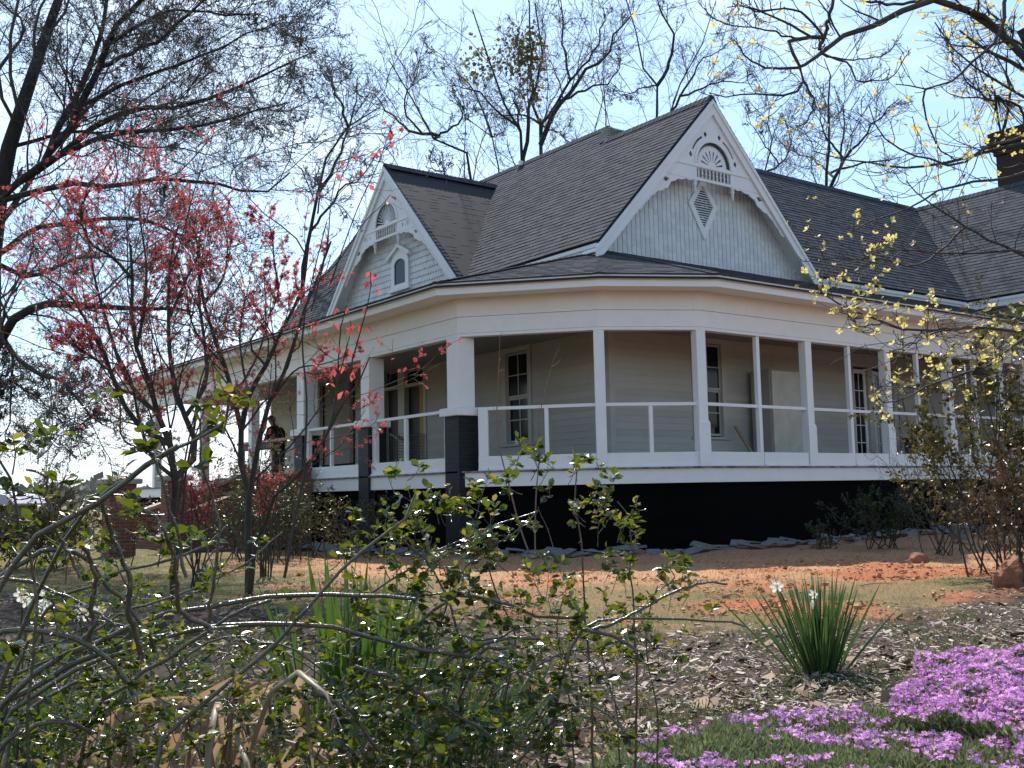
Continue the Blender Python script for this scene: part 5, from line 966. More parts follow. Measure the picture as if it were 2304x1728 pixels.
# ---- dogwood reaching in from the right
FLW = []
for q_ in range(4):
    t_ = np.array([math.cos(q_ * math.pi / 2), math.sin(q_ * math.pi / 2)]); s_ = np.array([-t_[1], t_[0]]); FLW += [(0, 0, 0), (*(t_ * .55 - s_ * .40), .16), (*(t_ * .95 - s_ * .20), .26), (*(t_ * .95 + s_ * .20), .26), (*(t_ * .55 + s_ * .40), .16)]
FLW = np.array(FLW); FLF = np.array([(5 * q_, 5 * q_ + 1, 5 * q_ + 2, 5 * q_ + 3) for q_ in range(4)] + [(5 * q_, 5 * q_ + 3, 5 * q_ + 4, 5 * q_) for q_ in range(0)]); FLF = np.concatenate([FLF, np.array([(5 * q_, 5 * q_ + 3, 5 * q_ + 4, 5 * q_ + 4) for q_ in range(4)])])
FLF = np.array([t for q_ in range(4) for t in ((5 * q_, 5 * q_ + 1, 5 * q_ + 2), (5 * q_, 5 * q_ + 2, 5 * q_ + 3), (5 * q_, 5 * q_ + 3, 5 * q_ + 4))])
rng = rs(401); DD = 6.6
dog = [([(2560, 1480), (2540, 1100), (2500, 700), (2440, 350), (2300, 60)], DD + .4, DD + .2, .07, .035), ([(2500, 620), (2380, 250), (2230, 60)] + T3((1640, 0), (1400, 110), (1200, 190), (1050, 250), (960, 330)), DD + .3, DD - .3, .033, .014), (T3((960, 330), (870, 400), (680, 440), (500, 400), (400, 260)), DD - .3, DD - .5, .012, .003), (T3((1020, -60), (1010, 60), (980, 240), (970, 310)), DD - .2, DD - .3, .010, .012), (T3((970, 240), (860, 240), (770, 260), (740, 280), (800, 390), (835, 540), (600, 585), (400, 590), (250, 570)), DD - .3, DD - .6, .013, .003), (T3((835, 540), (905, 660), (860, 770), (800, 810)), DD - .4, DD - .5, .008, .003),
       (T3((1640, -20), (1300, 20), (1000, -30)), DD, DD, .012, .004), (T3((950, 230), (800, 60), (600, 40), (400, 10)), DD - .3, DD - .7, .008, .003), (T3((840, 250), (650, 120), (540, 60), (440, 0)), DD - .3, DD - .7, .008, .003), (T3((760, 250), (560, 180), (330, 130), (230, 30)), DD - .3, DD - .6, .006, .0025), (T3((1000, 320), (1100, 360), (1160, 400), (1200, 500), (1380, 480), (1470, 360)), DD - .3, DD - .4, .007, .0025), (T3((960, 330), (1100, 370), (1300, 350), (1440, 270)), DD - .3, DD, .006, .0025),
       (T3((2150, -150), (2100, 0), (2070, 200), (1900, 380), (1730, 530), (1550, 595), (1390, 575)), DD, DD - .3, .014, .003), (T3((2400, 300), (2200, 230), (2060, 130), (1900, 60), (1850, 90)), DD + .2, DD, .02, .012), (T3((2250, 960), (2212, 1000), (1900, 1060), (1600, 1090), (1400, 1090), (1200, 1040), (1000, 990), (860, 940)), DD + .3, DD - .2, .014, .003), (T3((2500, 860), (2212, 930), (2020, 960), (1800, 1060), (1600, 1000), (1480, 960), (1350, 870), (1250, 740), (1200, 660)), DD + .2, DD - .4, .012, .003),
       (T3((2500, 1050), (2212, 1120), (1950, 1160), (1700, 1190), (1450, 1310), (1150, 1425)), DD + .2, DD - .4, .012, .003), (T3((2500, 1700), (2212, 1590), (1900, 1450), (1800, 1380), (1600, 1240), (1480, 1130)), DD + .1, DD - .2, .012, .003), (T3((1800, 1380), (1550, 1640), (1300, 1620), (900, 1640)), DD, DD - .5, .008, .003), (T3((2500, 1800), (2212, 1640), (1700, 1620), (1400, 1570), (1200, 1640)), DD + .1, DD - .5, .009, .003),
       (T6((2500, 360), (2212, 392), (1900, 380), (1500, 385), (1250, 300), (1000, 210), (870, 100)), DD, DD - .6, .013, .003), (T6((2500, 380), (2212, 510), (2050, 620), (1800, 690), (1550, 765), (1350, 820), (1280, 740)), DD - .1, DD - .7, .012, .003), (T6((1900, 390), (1700, 420), (1520, 500), (1420, 550)), DD - .3, DD - .5, .006, .003), (T6((1350, 400), (1220, 410), (1140, 370), (1080, 290)), DD - .4, DD - .6, .005, .0025), (T3((1530, 600), (1540, 720), (1620, 880), (1800, 1000), (1950, 900)), DD - .2, DD, .006, .003), (T3((2300, 700), (2212, 560), (2050, 590), (1900, 610), (1750, 620)), DD + .1, DD, .01, .003), (T3((2330, 420), (2200, 250), (2000, 270), (1800, 260), (1640, 170)), DD + .1, DD, .01, .003)]
dt = tree('dogwood_tree', 'blossoming dogwood whose pale yellow flowered branches reach in from the right', 'tree', None, dog,
     [dict(k=7, ang=(0.75, 0.25), ratio=0.26, n=6, wander=0.16, trop=(0, 0, 0.12), t0=0.3, rr=0.45, rmin=0.0024), dict(k=3, ang=(0.7, 0.25), ratio=0.45, n=5, wander=0.18, trop=(0, 0, 0.12), rr=0.6, rmin=0.0018)], DOGB, rng, twig=DOGB, sides=8, n=14, wig=0.012, side1=4)
# blossoms at twig ends, in clusters
P, R = np.array([limb(p, a_, b_, 14) for p, a_, b_, _, _ in dog]), np.array([np.linspace(a_, b_, 14) for _, _, _, a_, b_ in dog])
P1, R1_ = spawn(P[2:], R[2:], 6, rng, ang=(0.7, .25), ratio=0.2, n=5, wander=0.15, trop=(0, 0, 0.18), t0=0.45, rr=0.4, rmin=0.0018); V, Fq = tubeb(P1, R1_, 4); meshnp('twigs', V, [Fq], DOGB, dt, True)['kind'] = 'stuff'
tipv = P1[:, -1] - P1[:, -2]; keep = rng.random(len(P1)) < 0.55; tips = P1[keep, -1]; td = norm(tipv[keep] + np.array([0, 0, 0.004]))
# extra dense blossom where branches overlap
dense = [(2170, 50, .5, .12, 26), (2240, 62, .5, .10, 16), (2120, 40, .3, .10, 12), (2240, 260, .2, .11, 26), (2290, 280, .2, .10, 16), (2205, 245, .2, .08, 12), (2190, 790, -.5, .14, 34), (2250, 770, -.4, .12, 20), (2290, 815, -.3, .10, 12), (1990, 715, -.6, .07, 10), (1945, 722, -.6, .06, 8), (2080, 705, -.5, .06, 9), (2130, 830, -.6, .05, 5), (1905, 650, -.6, .08, 10), (1860, 640, -.6, .06, 8), (1960, 665, -.6, .06, 6), (2000, 872, -.7, .06, 9), (2060, 850, -.7, .05, 5), (1500 + 420, 545, -.5, .08, 8), (1850, 520, -.5, .06, 5), (1990, 560, -.5, .08, 8), (2130, 385, 0, .12, 10), (2030, 310, 0, .12, 8), (1880, 330, -.3, .12, 8), (1750, 280, -.4, .10, 7), (1640, 70, -.6, .10, 6), (1660, 180, -.6, .09, 6), (1620, 30, -.6, .10, 4), (1770, 60, -.3, .10, 6), (1850, 10, -.2, .10, 6), (2000, 20, -.1, .10, 6)]
ex_ = np.concatenate([at(x, y, DD + d_) + rng.normal(0, s_, (n_, 3)) for x, y, d_, s_, n_ in [(q[0], q[1], q[2], q[3] * 1.15, max(3, int(q[4] * 1.7))) for q in dense]])
tips = np.vstack([tips, ex_]); td = np.vstack([td, norm(rng.normal(size=ex_.shape) * .6 + np.array([0, 0, .6]))])
near = P1.reshape(-1, 3)
stems_ = [];
for e_ in ex_:
    q_ = near[np.argmin(((near - e_) ** 2).sum(1))]; stems_.append(np.array([q_, (q_ + e_) / 2 + np.array([0, 0, -.01]), e_]))
V, Fq = tubes(stems_, [np.array([.002, .0017, .0015])] * len(stems_), 3); meshnp('blossom_stalks', V, [Fq], DOGB, dt, True)['kind'] = 'stuff'
# flower template lies across its axis: build frame from td
s_ = norm(np.cross(td, rng.normal(size=td.shape))); u_ = np.cross(td, s_); sz = (0.0235 * (.6 + .6 * rng.random(len(tips))))[:, None, None]
V = tips[:, None, :] + sz * (FLW[None, :, 0:1] * s_[:, None] + FLW[None, :, 1:2] * u_[:, None] + (1.8 * FLW[None, :, 2:3]) * td[:, None]); F = (np.arange(len(tips))[:, None, None] * len(FLW) + FLF[None]).reshape(-1, 3)
o = meshnp('blossoms', V.reshape(-1, 3), [F], L_DOG, dt); o['kind'] = 'stuff'
# ---- shrubs
def shrub(name, label, px, py, dep, hgt, spr, nst, rng, leafm, bark=MAPLEB, leafn=5, leafs=0.04, k=(7, 5), lean=0.25, base=0.12, wid=0.7, trop=0.05, nolev=False, cat_='shrub', group=None, r0=0.012):
    g0 = at(px, py, dep); z0 = float(gz(g0[0], g0[1])); root = empty(name, (g0[0], g0[1], z0), label, cat_, group); S = []; 
    for _ in range(nst):
        b_ = np.array([g0[0] + rng.normal(0, base), g0[1] + rng.normal(0, base), z0 - 0.03]); d_ = np.array([rng.normal(0, spr), rng.normal(0, spr), 0]); h_ = hgt * rng.uniform(0.65, 1.05); S.append(np.stack([b_ + d_ * t + np.array([0, 0, h_ * t ** .9]) + rng.normal(0, .02, 3) for t in np.linspace(0, 1, 8)]))
    S = np.array(S); R0 = np.tile(np.linspace(r0, r0 * .3, 8), (nst, 1)); P1, R1_ = spawn(S, R0, k[0], rng, ang=(.7, .25), ratio=.42, n=5, t0=.2, rr=.5, trop=(0, 0, trop), rmin=.002); P2, R2 = spawn(P1, R1_, k[1], rng, ang=(.7, .25), ratio=.5, n=4, rr=.6, rmin=.0016)
    V, Fq = cat([tubeb(S, R0, 5), tubeb(P1, R1_, 3), tubeb(P2, R2, 3)]); meshnp('stems', V, [Fq], bark, root, True)
    if leafn:
        a_, t_, _ = alongs(P2, leafn, rng, .2, 1); c_, t2_, _ = alongs(P1, leafn, rng, .5, 1); pos = np.vstack([a_, c_]); tg = np.vstack([t_, t2_]); V, Fq = leaves(pos, tg * .6 + rng.normal(size=pos.shape) * .6, leafs * (.6 + .8 * rng.random(len(pos))), rng, wid=wid); meshnp('leaves', V, [Fq], leafm, root)
    return root
shrub('tall_shrub', 'tall olive-leaved shrub crossing the right end of the porch', 2300, 1200, 12.5, 2.7, 0.46, 20, rs(501), L_EVER, leafn=9, leafs=0.058, k=(9, 5), base=.25, r0=.012)
shrub('rusty_shrub', 'rust and red leaved shrub at the right edge below the tall shrub', 2345, 1240, 11.0, 1.2, 0.26, 16, rs(502), L_RUST, leafn=5, leafs=0.055, k=(8, 5), base=.22)
shrub('rusty_shrub', 'low rust-brown bush under the porch floor left of the tall shrub', 2200, 1190, 16.5, 0.9, 0.35, 12, rs(508), L_RUST, leafn=3, leafs=0.045, k=(6, 4), base=.2)
shrub('bare_shrub', 'thin leafless twiggy shrub against the white porch skirt at right', 2120, 1190, 16.0, 1.6, 0.55, 14, rs(503), None, leafn=0, k=(8, 5), base=.15, r0=.009)
shrub('dark_shrub', 'dark green bush in the shade under the right porch', 1990, 1190, 17.8, 0.95, 0.32, 14, rs(504), L_DARK, leafn=5, leafs=0.05, k=(7, 4), base=.15)
shrub('dark_shrub', 'tiny green plant by the black foundation left of the dark bush', 1855, 1200, 18.2, 0.45, 0.14, 9, rs(505), L_DARK, leafn=3, leafs=0.05, k=(4, 3), base=.08)
shrub('twiggy_shrub', 'dense twiggy bush below the left porch rail', 690, 1190, 19.5, 1.25, 0.5, 18, rs(506), L_EVER, leafn=2, leafs=0.05, k=(9, 5), base=.4)
shrub('twiggy_shrub', 'dark twiggy bush in front of the brick steps', 590, 1205, 18.0, 1.3, 0.55, 18, rs(507), L_DARK, leafn=2, leafs=0.05, k=(9, 5), base=.5)
shrub('twiggy_shrub', 'brown twiggy bush beside the middle porch pier', 800, 1190, 18.3, 1.0, 0.5, 16, rs(509), L_EVER, leafn=1, leafs=0.05, k=(9, 5), base=.4)
shrub('evergreen_shrub', 'needle-leaved green bush below the workbench on the porch', 585, 1040, 20.0, 1.95, 0.4, 16, rs(510), L_EVER, leafn=4, leafs=0.055, k=(8, 5), base=.25)
shrub('hedge_bush', 'broad green bush at the left in front of the distant shed', 70, 1200, 17.5, 0.95, 0.8, 22, rs(511), L_EVER, leafn=6, leafs=0.06, k=(8, 5), base=.7)
shrub('hedge_bush', 'brown-green low bush between the shed and the brick pillar', 180, 1185, 24, 0.95, 0.9, 22, rs(512), L_RUST, leafn=4, leafs=0.06, k=(8, 5), base=.8)
rng = rs(520)     # far tree line along the horizon
a_ = rng.uniform(-40, 40, 2600) * math.pi / 180; rr = rng.uniform(190, 260, 2600); xx, yy = xy(rr * np.cos(a_), rr * np.sin(a_)); hh = 1.5 + 5.5 * fbm(a_ * 9, a_ * 0, 3, 4) ** 1.5 * rng.random(2600); pos = np.stack([xx, yy, hh], 1)
V, Fq = leaves(pos, rng.normal(size=pos.shape), 2.6 * (.5 + rng.random(2600)), rng); o = meshnp('distant_woods', V, [Fq], leafmat('far_foliage', (0.10, 0.105, 0.09), (0.15, 0.15, 0.13), .2, .8)); tag(o, 'hazy grey-green line of woods along the far left horizon', 'woods', kind='stuff')
# ---- thin bare saplings by the foundation
rng = rs(530); DSP = 16.6
for lab, pts, r_ in (('tall bare whip of a sapling leaning left before the first porch window', [(1188, 1238), (1168, 1180), (1145, 1090), (1122, 1000), (1118, 930), (1121, 850), (1125, 755)], .016), ('tall bare sapling stem rising beside the thin porch rail stud', [(1204, 1238), (1204, 1180), (1207, 1100), (1215, 1020), (1213, 950), (1226, 880), (1245, 810), (1258, 785)], .014), ('short bare sapling twig leaning left from the other two whips', [(1245, 1232), (1232, 1190), (1218, 1160), (1210, 1140)], .009)):
    P_ = limb(pts, DSP, DSP, 16); root = empty('bare_sapling', tuple(P_[0]), lab, 'sapling', 'bare saplings before the angled porch'); V, Fq = tubes([P_], [np.linspace(r_, r_ * .25, 16)], 6); meshnp('stem', V, [Fq], SAPB, root, True)
    P1, R1_ = spawn(P_[None], np.linspace(r_, r_ * .25, 16)[None], 9, rng, ang=(.6, .2), ratio=.07, n=4, rr=.5, rmin=.003, t0=.4); V, Fq = tubeb(P1, R1_, 3); meshnp('twigs', V, [Fq], SAPB, root, True)['kind'] = 'stuff'
# ------------------------------------------------------------------ foreground plants
def rose(label, canes, rng, kshoot=14, shoot=0.09, leafs=0.026, extra=(), young=0.25, density=1.0, base=None, xk=0.55):
    Ls = [limb(p, a, b, 22) for p, a, b, _, _ in canes]; Rl = [np.linspace(r0, r1, 22) for _, _, _, r0, r1 in canes]
    b = base if base is not None else Ls[0][0]; root = empty('rose_bush', (b[0], b[1], float(gz(b[0], b[1]))), label, 'rose', 'thorny rose bushes in the foreground bed')
    Ls = [l + np.concatenate([[np.zeros(3)], np.cumsum(rng.normal(0, .0035, (21, 3)), 0)]) for l in Ls]
    V, Fq = tubes(Ls, Rl, 8); meshnp('canes', V, [Fq], CANE, root, True)
    P, R = np.array(Ls), np.array(Rl)
    pos, tg, pi = alongs(P, 34, rng, 0.02, 0.98); rr = np.repeat(R.mean(1), 34); sd_ = norm(np.cross(tg, rng.normal(size=tg.shape)))
    tl = np.stack([pos, pos + sd_ * (rr[:, None] * 1.2) , pos + sd_ * (rr[:, None] + 0.009) - tg * .004], 1); V, Fq = tubeb(tl, np.stack([rr * .75, rr * .35, rr * 0.02], 1), 4); meshnp('thorns', V, [Fq], THORN, root, True)['kind'] = 'stuff'
    Ln = np.linalg.norm(np.diff(P, axis=1), axis=2).sum(1); P1s = []
    for i in range(len(P)):
        k = max(2, int(kshoot * Ln[i] * density)); ratio = shoot / max(Ln[i], .1); P1s.append(spawn(P[i:i + 1], R[i:i + 1], k, rng, ang=(1.0, .25), ratio=ratio, n=5, wander=.2, trop=(0, 0, .06), t0=.12, rr=.35, tip=.5, taper=.2, rmin=.0011, lenv=.5))
    P1 = np.concatenate([a for a, _ in P1s]); R1 = np.concatenate([b for _, b in P1s])
    for (x, y, d, s_, n_) in extra:      # leafy sprays
        n_ = max(2, int(n_ * xk)); c = np.array(at(x, y, d)); st0 = c + rng.normal(0, 1, (n_, 3)) * s_; dv = norm(rng.normal(size=(n_, 3)) + np.array([0, 0, .5])) * shoot; P1 = np.concatenate([P1, np.stack([st0 + dv * t + np.array([0, 0, .02]) * t * t for t in np.linspace(0, 1, 5)], 1)]); R1 = np.concatenate([R1, np.tile(np.linspace(.0016, .001, 5), (n_, 1))])
    P2, R2 = spawn(P1, R1, 3, rng, ang=(.8, .25), ratio=.55, n=4, wander=.15, t0=.55, rr=.6, rmin=.0008, taper=.1)
    V, Fq = cat([tubeb(P1, R1, 4), tubeb(P2, R2, 3)]); meshnp('shoots', V, [Fq], CANE, root, True)['kind'] = 'stuff'
    allp = []
    for t_, sgn in ((1.0, 0), (.78, 1), (.78, -1), (.5, 1), (.5, -1)):
        x = t_ * 3 - 1e-6; i = int(x); f = x - i; q = P2[:, i] * (1 - f) + P2[:, i + 1] * f; tg = norm(P2[:, i + 1] - P2[:, i]); sv = norm(np.cross(tg, np.array([0.1, 0.05, 1.0]))); allp.append((q, tg if sgn == 0 else norm(tg * .45 + sv * sgn)))
    q = np.concatenate([a for a, _ in allp]); dv = np.concatenate([b for _, b in allp]); kp = rng.random(len(q)) < 0.72; q, dv = q[kp], dv[kp] + rng.normal(0, .2, (kp.sum(), 3)); sz = leafs * (.55 + .75 * rng.random(len(q)))
    yg = rng.random(len(q)) < young
    RL = np.array([(0, 0, 0), (.3, -.30, .07), (.65, -.33, .07), (1, 0, -.08), (.65, .33, .07), (.3, .30, .07), (.5, 0, -.02)]); RF = np.array([(0, 1, 6), (1, 2, 6), (2, 3, 6), (3, 4, 6), (4, 5, 6), (5, 0, 6)])
    V, Fq = leaves(q[~yg], dv[~yg], sz[~yg], rng, RL, RF, 1.0, .7); meshnp('leaves', V, [Fq], L_ROSE, root)
    if yg.any(): V, Fq = leaves(q[yg], dv[yg], sz[yg] * .9, rng, RL, RF, .9, .7); meshnp('young_leaves', V, [Fq], L_ROSEN, root)
    return root
LB = [(-260, 2300)]
canA = [([(-200, 2400), (-60, 1500), (60, 1240), (150, 1185), (249, 1111), (349, 1057), (380, 1045)], 1.75, 1.75, .0062, .0045), ([(-180, 2300), (40, 1500), (200, 1200), (371, 1063), (430, 1033), (508, 988)], 1.9, 1.8, .0055, .0028),
        ([(-160, 2200), (-60, 1700)] + C1((200, 1040), (600, 820), (900, 690), (1250, 600), (1500, 565), (2212, 530)) + C2((350, 520), (640, 545)), 2.2, 2.5, .0075, .0045), ([(-200, 2100), (-100, 1600), (7, 1432), (108, 1428), (174, 1437), (231, 1457), (289, 1500), (330, 1560)], 2.1, 2.2, .007, .005),
        ([(-160, 2200), (-40, 1640), (61, 1548), (203, 1470), (325, 1435), (470, 1410), (615, 1397), (705, 1397), (778, 1414), (855, 1435), (935, 1457), (1007, 1471), (1085, 1485)], 2.3, 2.75, .0078, .005), ([(-120, 2200), (-10, 1680), (119, 1537), (217, 1479), (325, 1443), (427, 1417), (542, 1406)], 2.2, 2.4, .006, .004),
        ([(300, 2300), (330, 1720), (372, 1642), (470, 1562), (542, 1508), (633, 1428), (705, 1345), (783, 1265), (863, 1207), (902, 1175), (917, 1130)], 2.2, 2.5, .0065, .003), ([(120, 2300), (200, 1680), (296, 1551), (398, 1490), (470, 1439), (542, 1392), (640, 1345)], 2.3, 2.5, .005, .004),
        ([(-100, 2200), (40, 1450), (217, 1302), (300, 1273), (398, 1244), (448, 1218), (485, 1185)], 2.3, 2.4, .005, .003), ([(320, 1480), (300, 1420), (286, 1323), (268, 1229), (253, 1182), (231, 1135)], 2.1, 2.0, .006, .004), ([(470, 1410), (410, 1380), (383, 1316), (362, 1273), (333, 1208), (282, 1150)], 2.3, 2.2, .0058, .0035),
        ([(203, 1470), (200, 1440), (195, 1381), (184, 1265), (168, 1220), (152, 1195)], 2.2, 2.1, .006, .004), ([(-100, 1300), (54, 1323), (127, 1363), (195, 1403), (260, 1450)], 2.2, 2.2, .004, .0035), ([(-60, 1330), (65, 1262), (119, 1255), (174, 1280), (231, 1352), (289, 1428), (340, 1500)], 2.1, 2.3, .0055, .004),
        ([(-90, 1790), (0, 1700), (61, 1667), (145, 1650), (195, 1663)], 2.1, 2.2, .006, .0045), ([(60, 2200), (70, 1260), (58, 1197), (45, 1148), (34, 1110), (23, 1079), (5, 1024)], 1.8, 1.75, .004, .002), ([(180, 1300), (134, 1147), (116, 1118), (109, 1090), (69, 1060)], 1.8, 1.75, .003, .002), ([(420, 1300), (349, 1049), (300, 1005), (267, 970), (257, 900), (250, 890)], 1.75, 1.7, .0032, .0014), ([(470, 1400), (500, 1200), (478, 1040), (470, 980), (468, 925), (478, 895)], 1.8, 1.75, .0036, .0016),
        ([(-20, 1850), (40, 1640), (120, 1560), (250, 1500), (330, 1480)], 2.5, 2.8, .006, .004), ([(-60, 1560), (120, 1480), (260, 1390), (420, 1330), (560, 1270), (640, 1200)], 2.6, 2.9, .004, .002)]
rose('tangle of long arching thorny canes filling the left foreground', canA, rs(601), kshoot=2.0, shoot=0.042, leafs=0.023, xk=.55, young=.18, base=at(-150, 2100, 2.2),
     extra=[(265, 960, 1.72, .03, 5), (470, 930, 1.76, .03, 6), (50, 1050, 1.76, .03, 6), (60, 1220, 1.9, .07, 16), (480, 1330, 2.4, .07, 8), (90, 1290, 2.1, .08, 8), (280, 1240, 2.2, .05, 4), (550, 1330, 2.4, .05, 8), (270, 1500, 2.2, .06, 10), (40, 1500, 2.3, .09, 12), (360, 1650, 2.3, .09, 22), (450, 1690, 2.3, .09, 18), (250, 1610, 2.3, .08, 16), (100, 1690, 2.3, .10, 22), (200, 1700, 2.3, .08, 14), (540, 1620, 2.6, .08, 10), (30, 1620, 2.3, .09, 12), (300, 1700, 2.3, .08, 14), (30, 1130, 1.8, .04, 6), (140, 1560, 2.4, .10, 14), (60, 1600, 2.4, .10, 14), (400, 1600, 2.4, .10, 14), (500, 1660, 2.5, .10, 16), (600, 1690, 2.5, .10, 16), (160, 1640, 2.4, .10, 16), (320, 1560, 2.5, .09, 10), (240, 1420, 2.4, .08, 8)])
canB = [([(560, 2200), (640, 1760), (800, 1520), (900, 1420), (1000, 1340), (1044, 1338), (1134, 1359), (1181, 1381), (1308, 1385)], 2.9, 3.0, .006, .004), ([(700, 2100), (860, 1620), (1007, 1475), (1116, 1435), (1170, 1428), (1235, 1421)], 2.8, 2.9, .0065, .004), ([(900, 2000), (1060, 1500), (1130, 1436), (1239, 1443)], 2.85, 2.9, .006, .004),
        ([(1180, 2100), (1260, 1560), (1311, 1417), (1351, 1396), (1423, 1387), (1500, 1385), (1649, 1387), (1674, 1396)], 2.8, 3.0, .006, .0028), ([(1333, 1417), (1420, 1380), (1500, 1345), (1576, 1318), (1645, 1313)], 2.85, 3.0, .005, .0024), ([(1311, 1417), (1369, 1435), (1423, 1461), (1480, 1500)], 2.85, 2.8, .005, .003), ([(800, 1500), (950, 1555), (1025, 1591), (1098, 1634), (1160, 1690)], 2.7, 2.7, .006, .004),
        ([(690, 1540), (772, 1598), (827, 1663), (860, 1720)], 2.6, 2.6, .006, .004), ([(700, 1560), (800, 1610), (950, 1640), (1000, 1680)], 2.7, 2.7, .005, .003), ([(820, 1900), (860, 1560), (900, 1400), (930, 1290), (1010, 1225), (1090, 1190)], 3.0, 3.0, .0055, .002), ([(900, 1900), (960, 1500), (1010, 1360), (1060, 1260), (1140, 1200), (1205, 1130)], 3.0, 3.0, .005, .002),
        ([(760, 1900), (800, 1500), (850, 1340), (940, 1280), (1000, 1235), (1150, 1175), (1240, 1150)], 2.95, 3.1, .005, .002), ([(1000, 1900), (1040, 1560), (1020, 1400), (960, 1290), (900, 1230)], 2.9, 2.9, .005, .0025), ([(1120, 1900), (1140, 1520), (1150, 1420), (1100, 1330), (1080, 1260)], 3.0, 3.0, .004, .002), ([(880, 1340), (1000, 1330), (1100, 1352), (1190, 1380)], 2.9, 2.9, .003, .002), ([(1000, 1420), (1080, 1430), (1150, 1410), (1260, 1400)], 2.9, 2.9, .003, .002), ([(930, 2000), (980, 1620), (1060, 1480), (1130, 1500), (1280, 1560)], 2.7, 2.7, .004, .002)]
rose('bushy leafy rose in the middle foreground with canes trailing right', canB, rs(602), kshoot=3.6, shoot=0.045, leafs=0.027, xk=.62, base=at(800, 1900, 2.9),
     extra=[(1000, 1185, 3.0, .10, 30), (1060, 1195, 3.0, .10, 26), (950, 1215, 3.0, .09, 20), (860, 1180, 3.0, .07, 9), (900, 1280, 3.0, .11, 18), (1010, 1290, 3.0, .12, 22), (1100, 1300, 3.0, .10, 14), (950, 1340, 2.95, .08, 14), (1150, 1320, 3.0, .08, 9), (1220, 1070, 3.1, .05, 7), (1180, 1100, 3.1, .05, 5), (1260, 1090, 3.1, .04, 5), (1160, 1390, 2.9, .08, 9), (1240, 1400, 2.9, .07, 8), (800, 1360, 2.8, .08, 9), (760, 1300, 2.6, .06, 6),
            (870, 1460, 2.8, .09, 10), (960, 1500, 2.8, .12, 18), (1080, 1540, 2.8, .12, 18), (1160, 1560, 2.8, .10, 12), (900, 1570, 2.7, .12, 20), (1000, 1620, 2.7, .12, 24), (1120, 1650, 2.7, .11, 22), (820, 1640, 2.6, .10, 16), (1240, 1640, 2.7, .08, 12), (740, 1520, 2.6, .08, 8), (720, 1690, 2.5, .08, 12), (900, 1690, 2.6, .10, 20), (1040, 1700, 2.6, .10, 20), (1200, 1700, 2.6, .08, 12), (620, 1600, 2.5, .06, 6), (1300, 1500, 2.8, .08, 8), (1330, 1420, 2.8, .05, 6)], young=.2)
canC = [([(1345, 1990), (1338, 1600), (1333, 1410), (1326, 1309), (1316, 1200), (1311, 1128), (1319, 1040)], 3.4, 3.4, .0055, .002), ([(1440, 1990), (1425, 1600), (1412, 1400), (1400, 1250), (1394, 1128), (1372, 1105)], 3.4, 3.4, .005, .002), ([(1400, 1990), (1390, 1650), (1360, 1520), (1340, 1440)], 3.4, 3.4, .004, .002), ([(1470, 1990), (1480, 1650), (1460, 1520), (1450, 1410), (1470, 1330)], 3.4, 3.4, .004, .0018), ([(1470, 1340), (1520, 1300), (1490, 1270)], 3.4, 3.4, .002, .0015), ([(1300, 1990), (1300, 1650), (1280, 1500), (1270, 1420), (1290, 1340)], 3.3, 3.3, .004, .002)]
rose('upright young rose shoots standing before the dark house base', canC, rs(603), kshoot=5, shoot=0.045, leafs=0.028, xk=.55, young=.35, base=at(1390, 1900, 3.4),
     extra=[(1320, 1060, 3.4, .035, 6), (1300, 1150, 3.4, .04, 5), (1390, 1160, 3.4, .05, 9), (1380, 1120, 3.4, .04, 6), (1400, 1220, 3.4, .04, 6), (1330, 1240, 3.4, .03, 4), (1440, 1290, 3.4, .06, 10), (1400, 1340, 3.4, .08, 10), (1360, 1390, 3.4, .08, 10), (1460, 1400, 3.4, .08, 12), (1420, 1450, 3.4, .07, 10), (1340, 1480, 3.3, .08, 10), (1400, 1530, 3.3, .08, 10), (1470, 1350, 3.4, .06, 8)])
rg_ = rs(604); canD = []
for i in range(20):
    x0 = rg_.uniform(-150, 1150); d0_ = rg_.uniform(2.7, 3.5); y0 = rg_.uniform(1500, 1720); dx = rg_.uniform(160, 420) * rg_.choice([-1, 1], p=[.35, .65]); canD.append(([(x0 - dx * .3, 2100), (x0, y0 + 60), (x0 + dx * .4, y0 - rg_.uniform(20, 110)), (x0 + dx * .75, y0 - rg_.uniform(20, 120)), (x0 + dx, y0 - rg_.uniform(-60, 60))], d0_, d0_ + rg_.uniform(-.2, .3), .0045, .0018))
rose('low dark leafy rose thicket along the bottom of the bed under the arching canes', canD, rs(605), kshoot=6.5, shoot=.045, leafs=.024, young=.12, base=at(450, 1900, 3.0), xk=1.0,
     extra=[(rg_.uniform(-20, 1230), rg_.uniform(1480, 1728), rg_.uniform(2.7, 3.6), .09, 9) for _ in range(27)] + [(rg_.uniform(-20, 420), rg_.uniform(1380, 1520), rg_.uniform(2.9, 3.6), .09, 6) for _ in range(9)])
def ground_pts(px, py, dep): g = at(px, py, dep); return np.array([g[0], g[1], float(gz(g[0], g[1]))])
def clump(name, label, cat_, c, n, length, width, spread, lean, mat_, rng, droop=.35, part='leaf_blades', group=None, twist=.3):
    root = empty(name, tuple(c), label, cat_, group); base = c + np.stack([rng.normal(0, spread, n), rng.normal(0, spread, n), np.full(n, -0.015)], 1)
    out = base - c; out[:, 2] = 0; d = norm(out / max(spread, 1e-3) * lean + rng.normal(0, lean * .45, (n, 3)) * np.array([1, 1, 0]) + np.array([0, 0, 1.0])); ln = length * rng.uniform(.6, 1.05, n)
    V, Fq = blades(base, d, ln, width * rng.uniform(.7, 1.15, n), rng, 7, droop * rng.uniform(.3, 1.6, n)); meshnp(part, V, [Fq], mat_, root, True); return root
rng = rs(610)
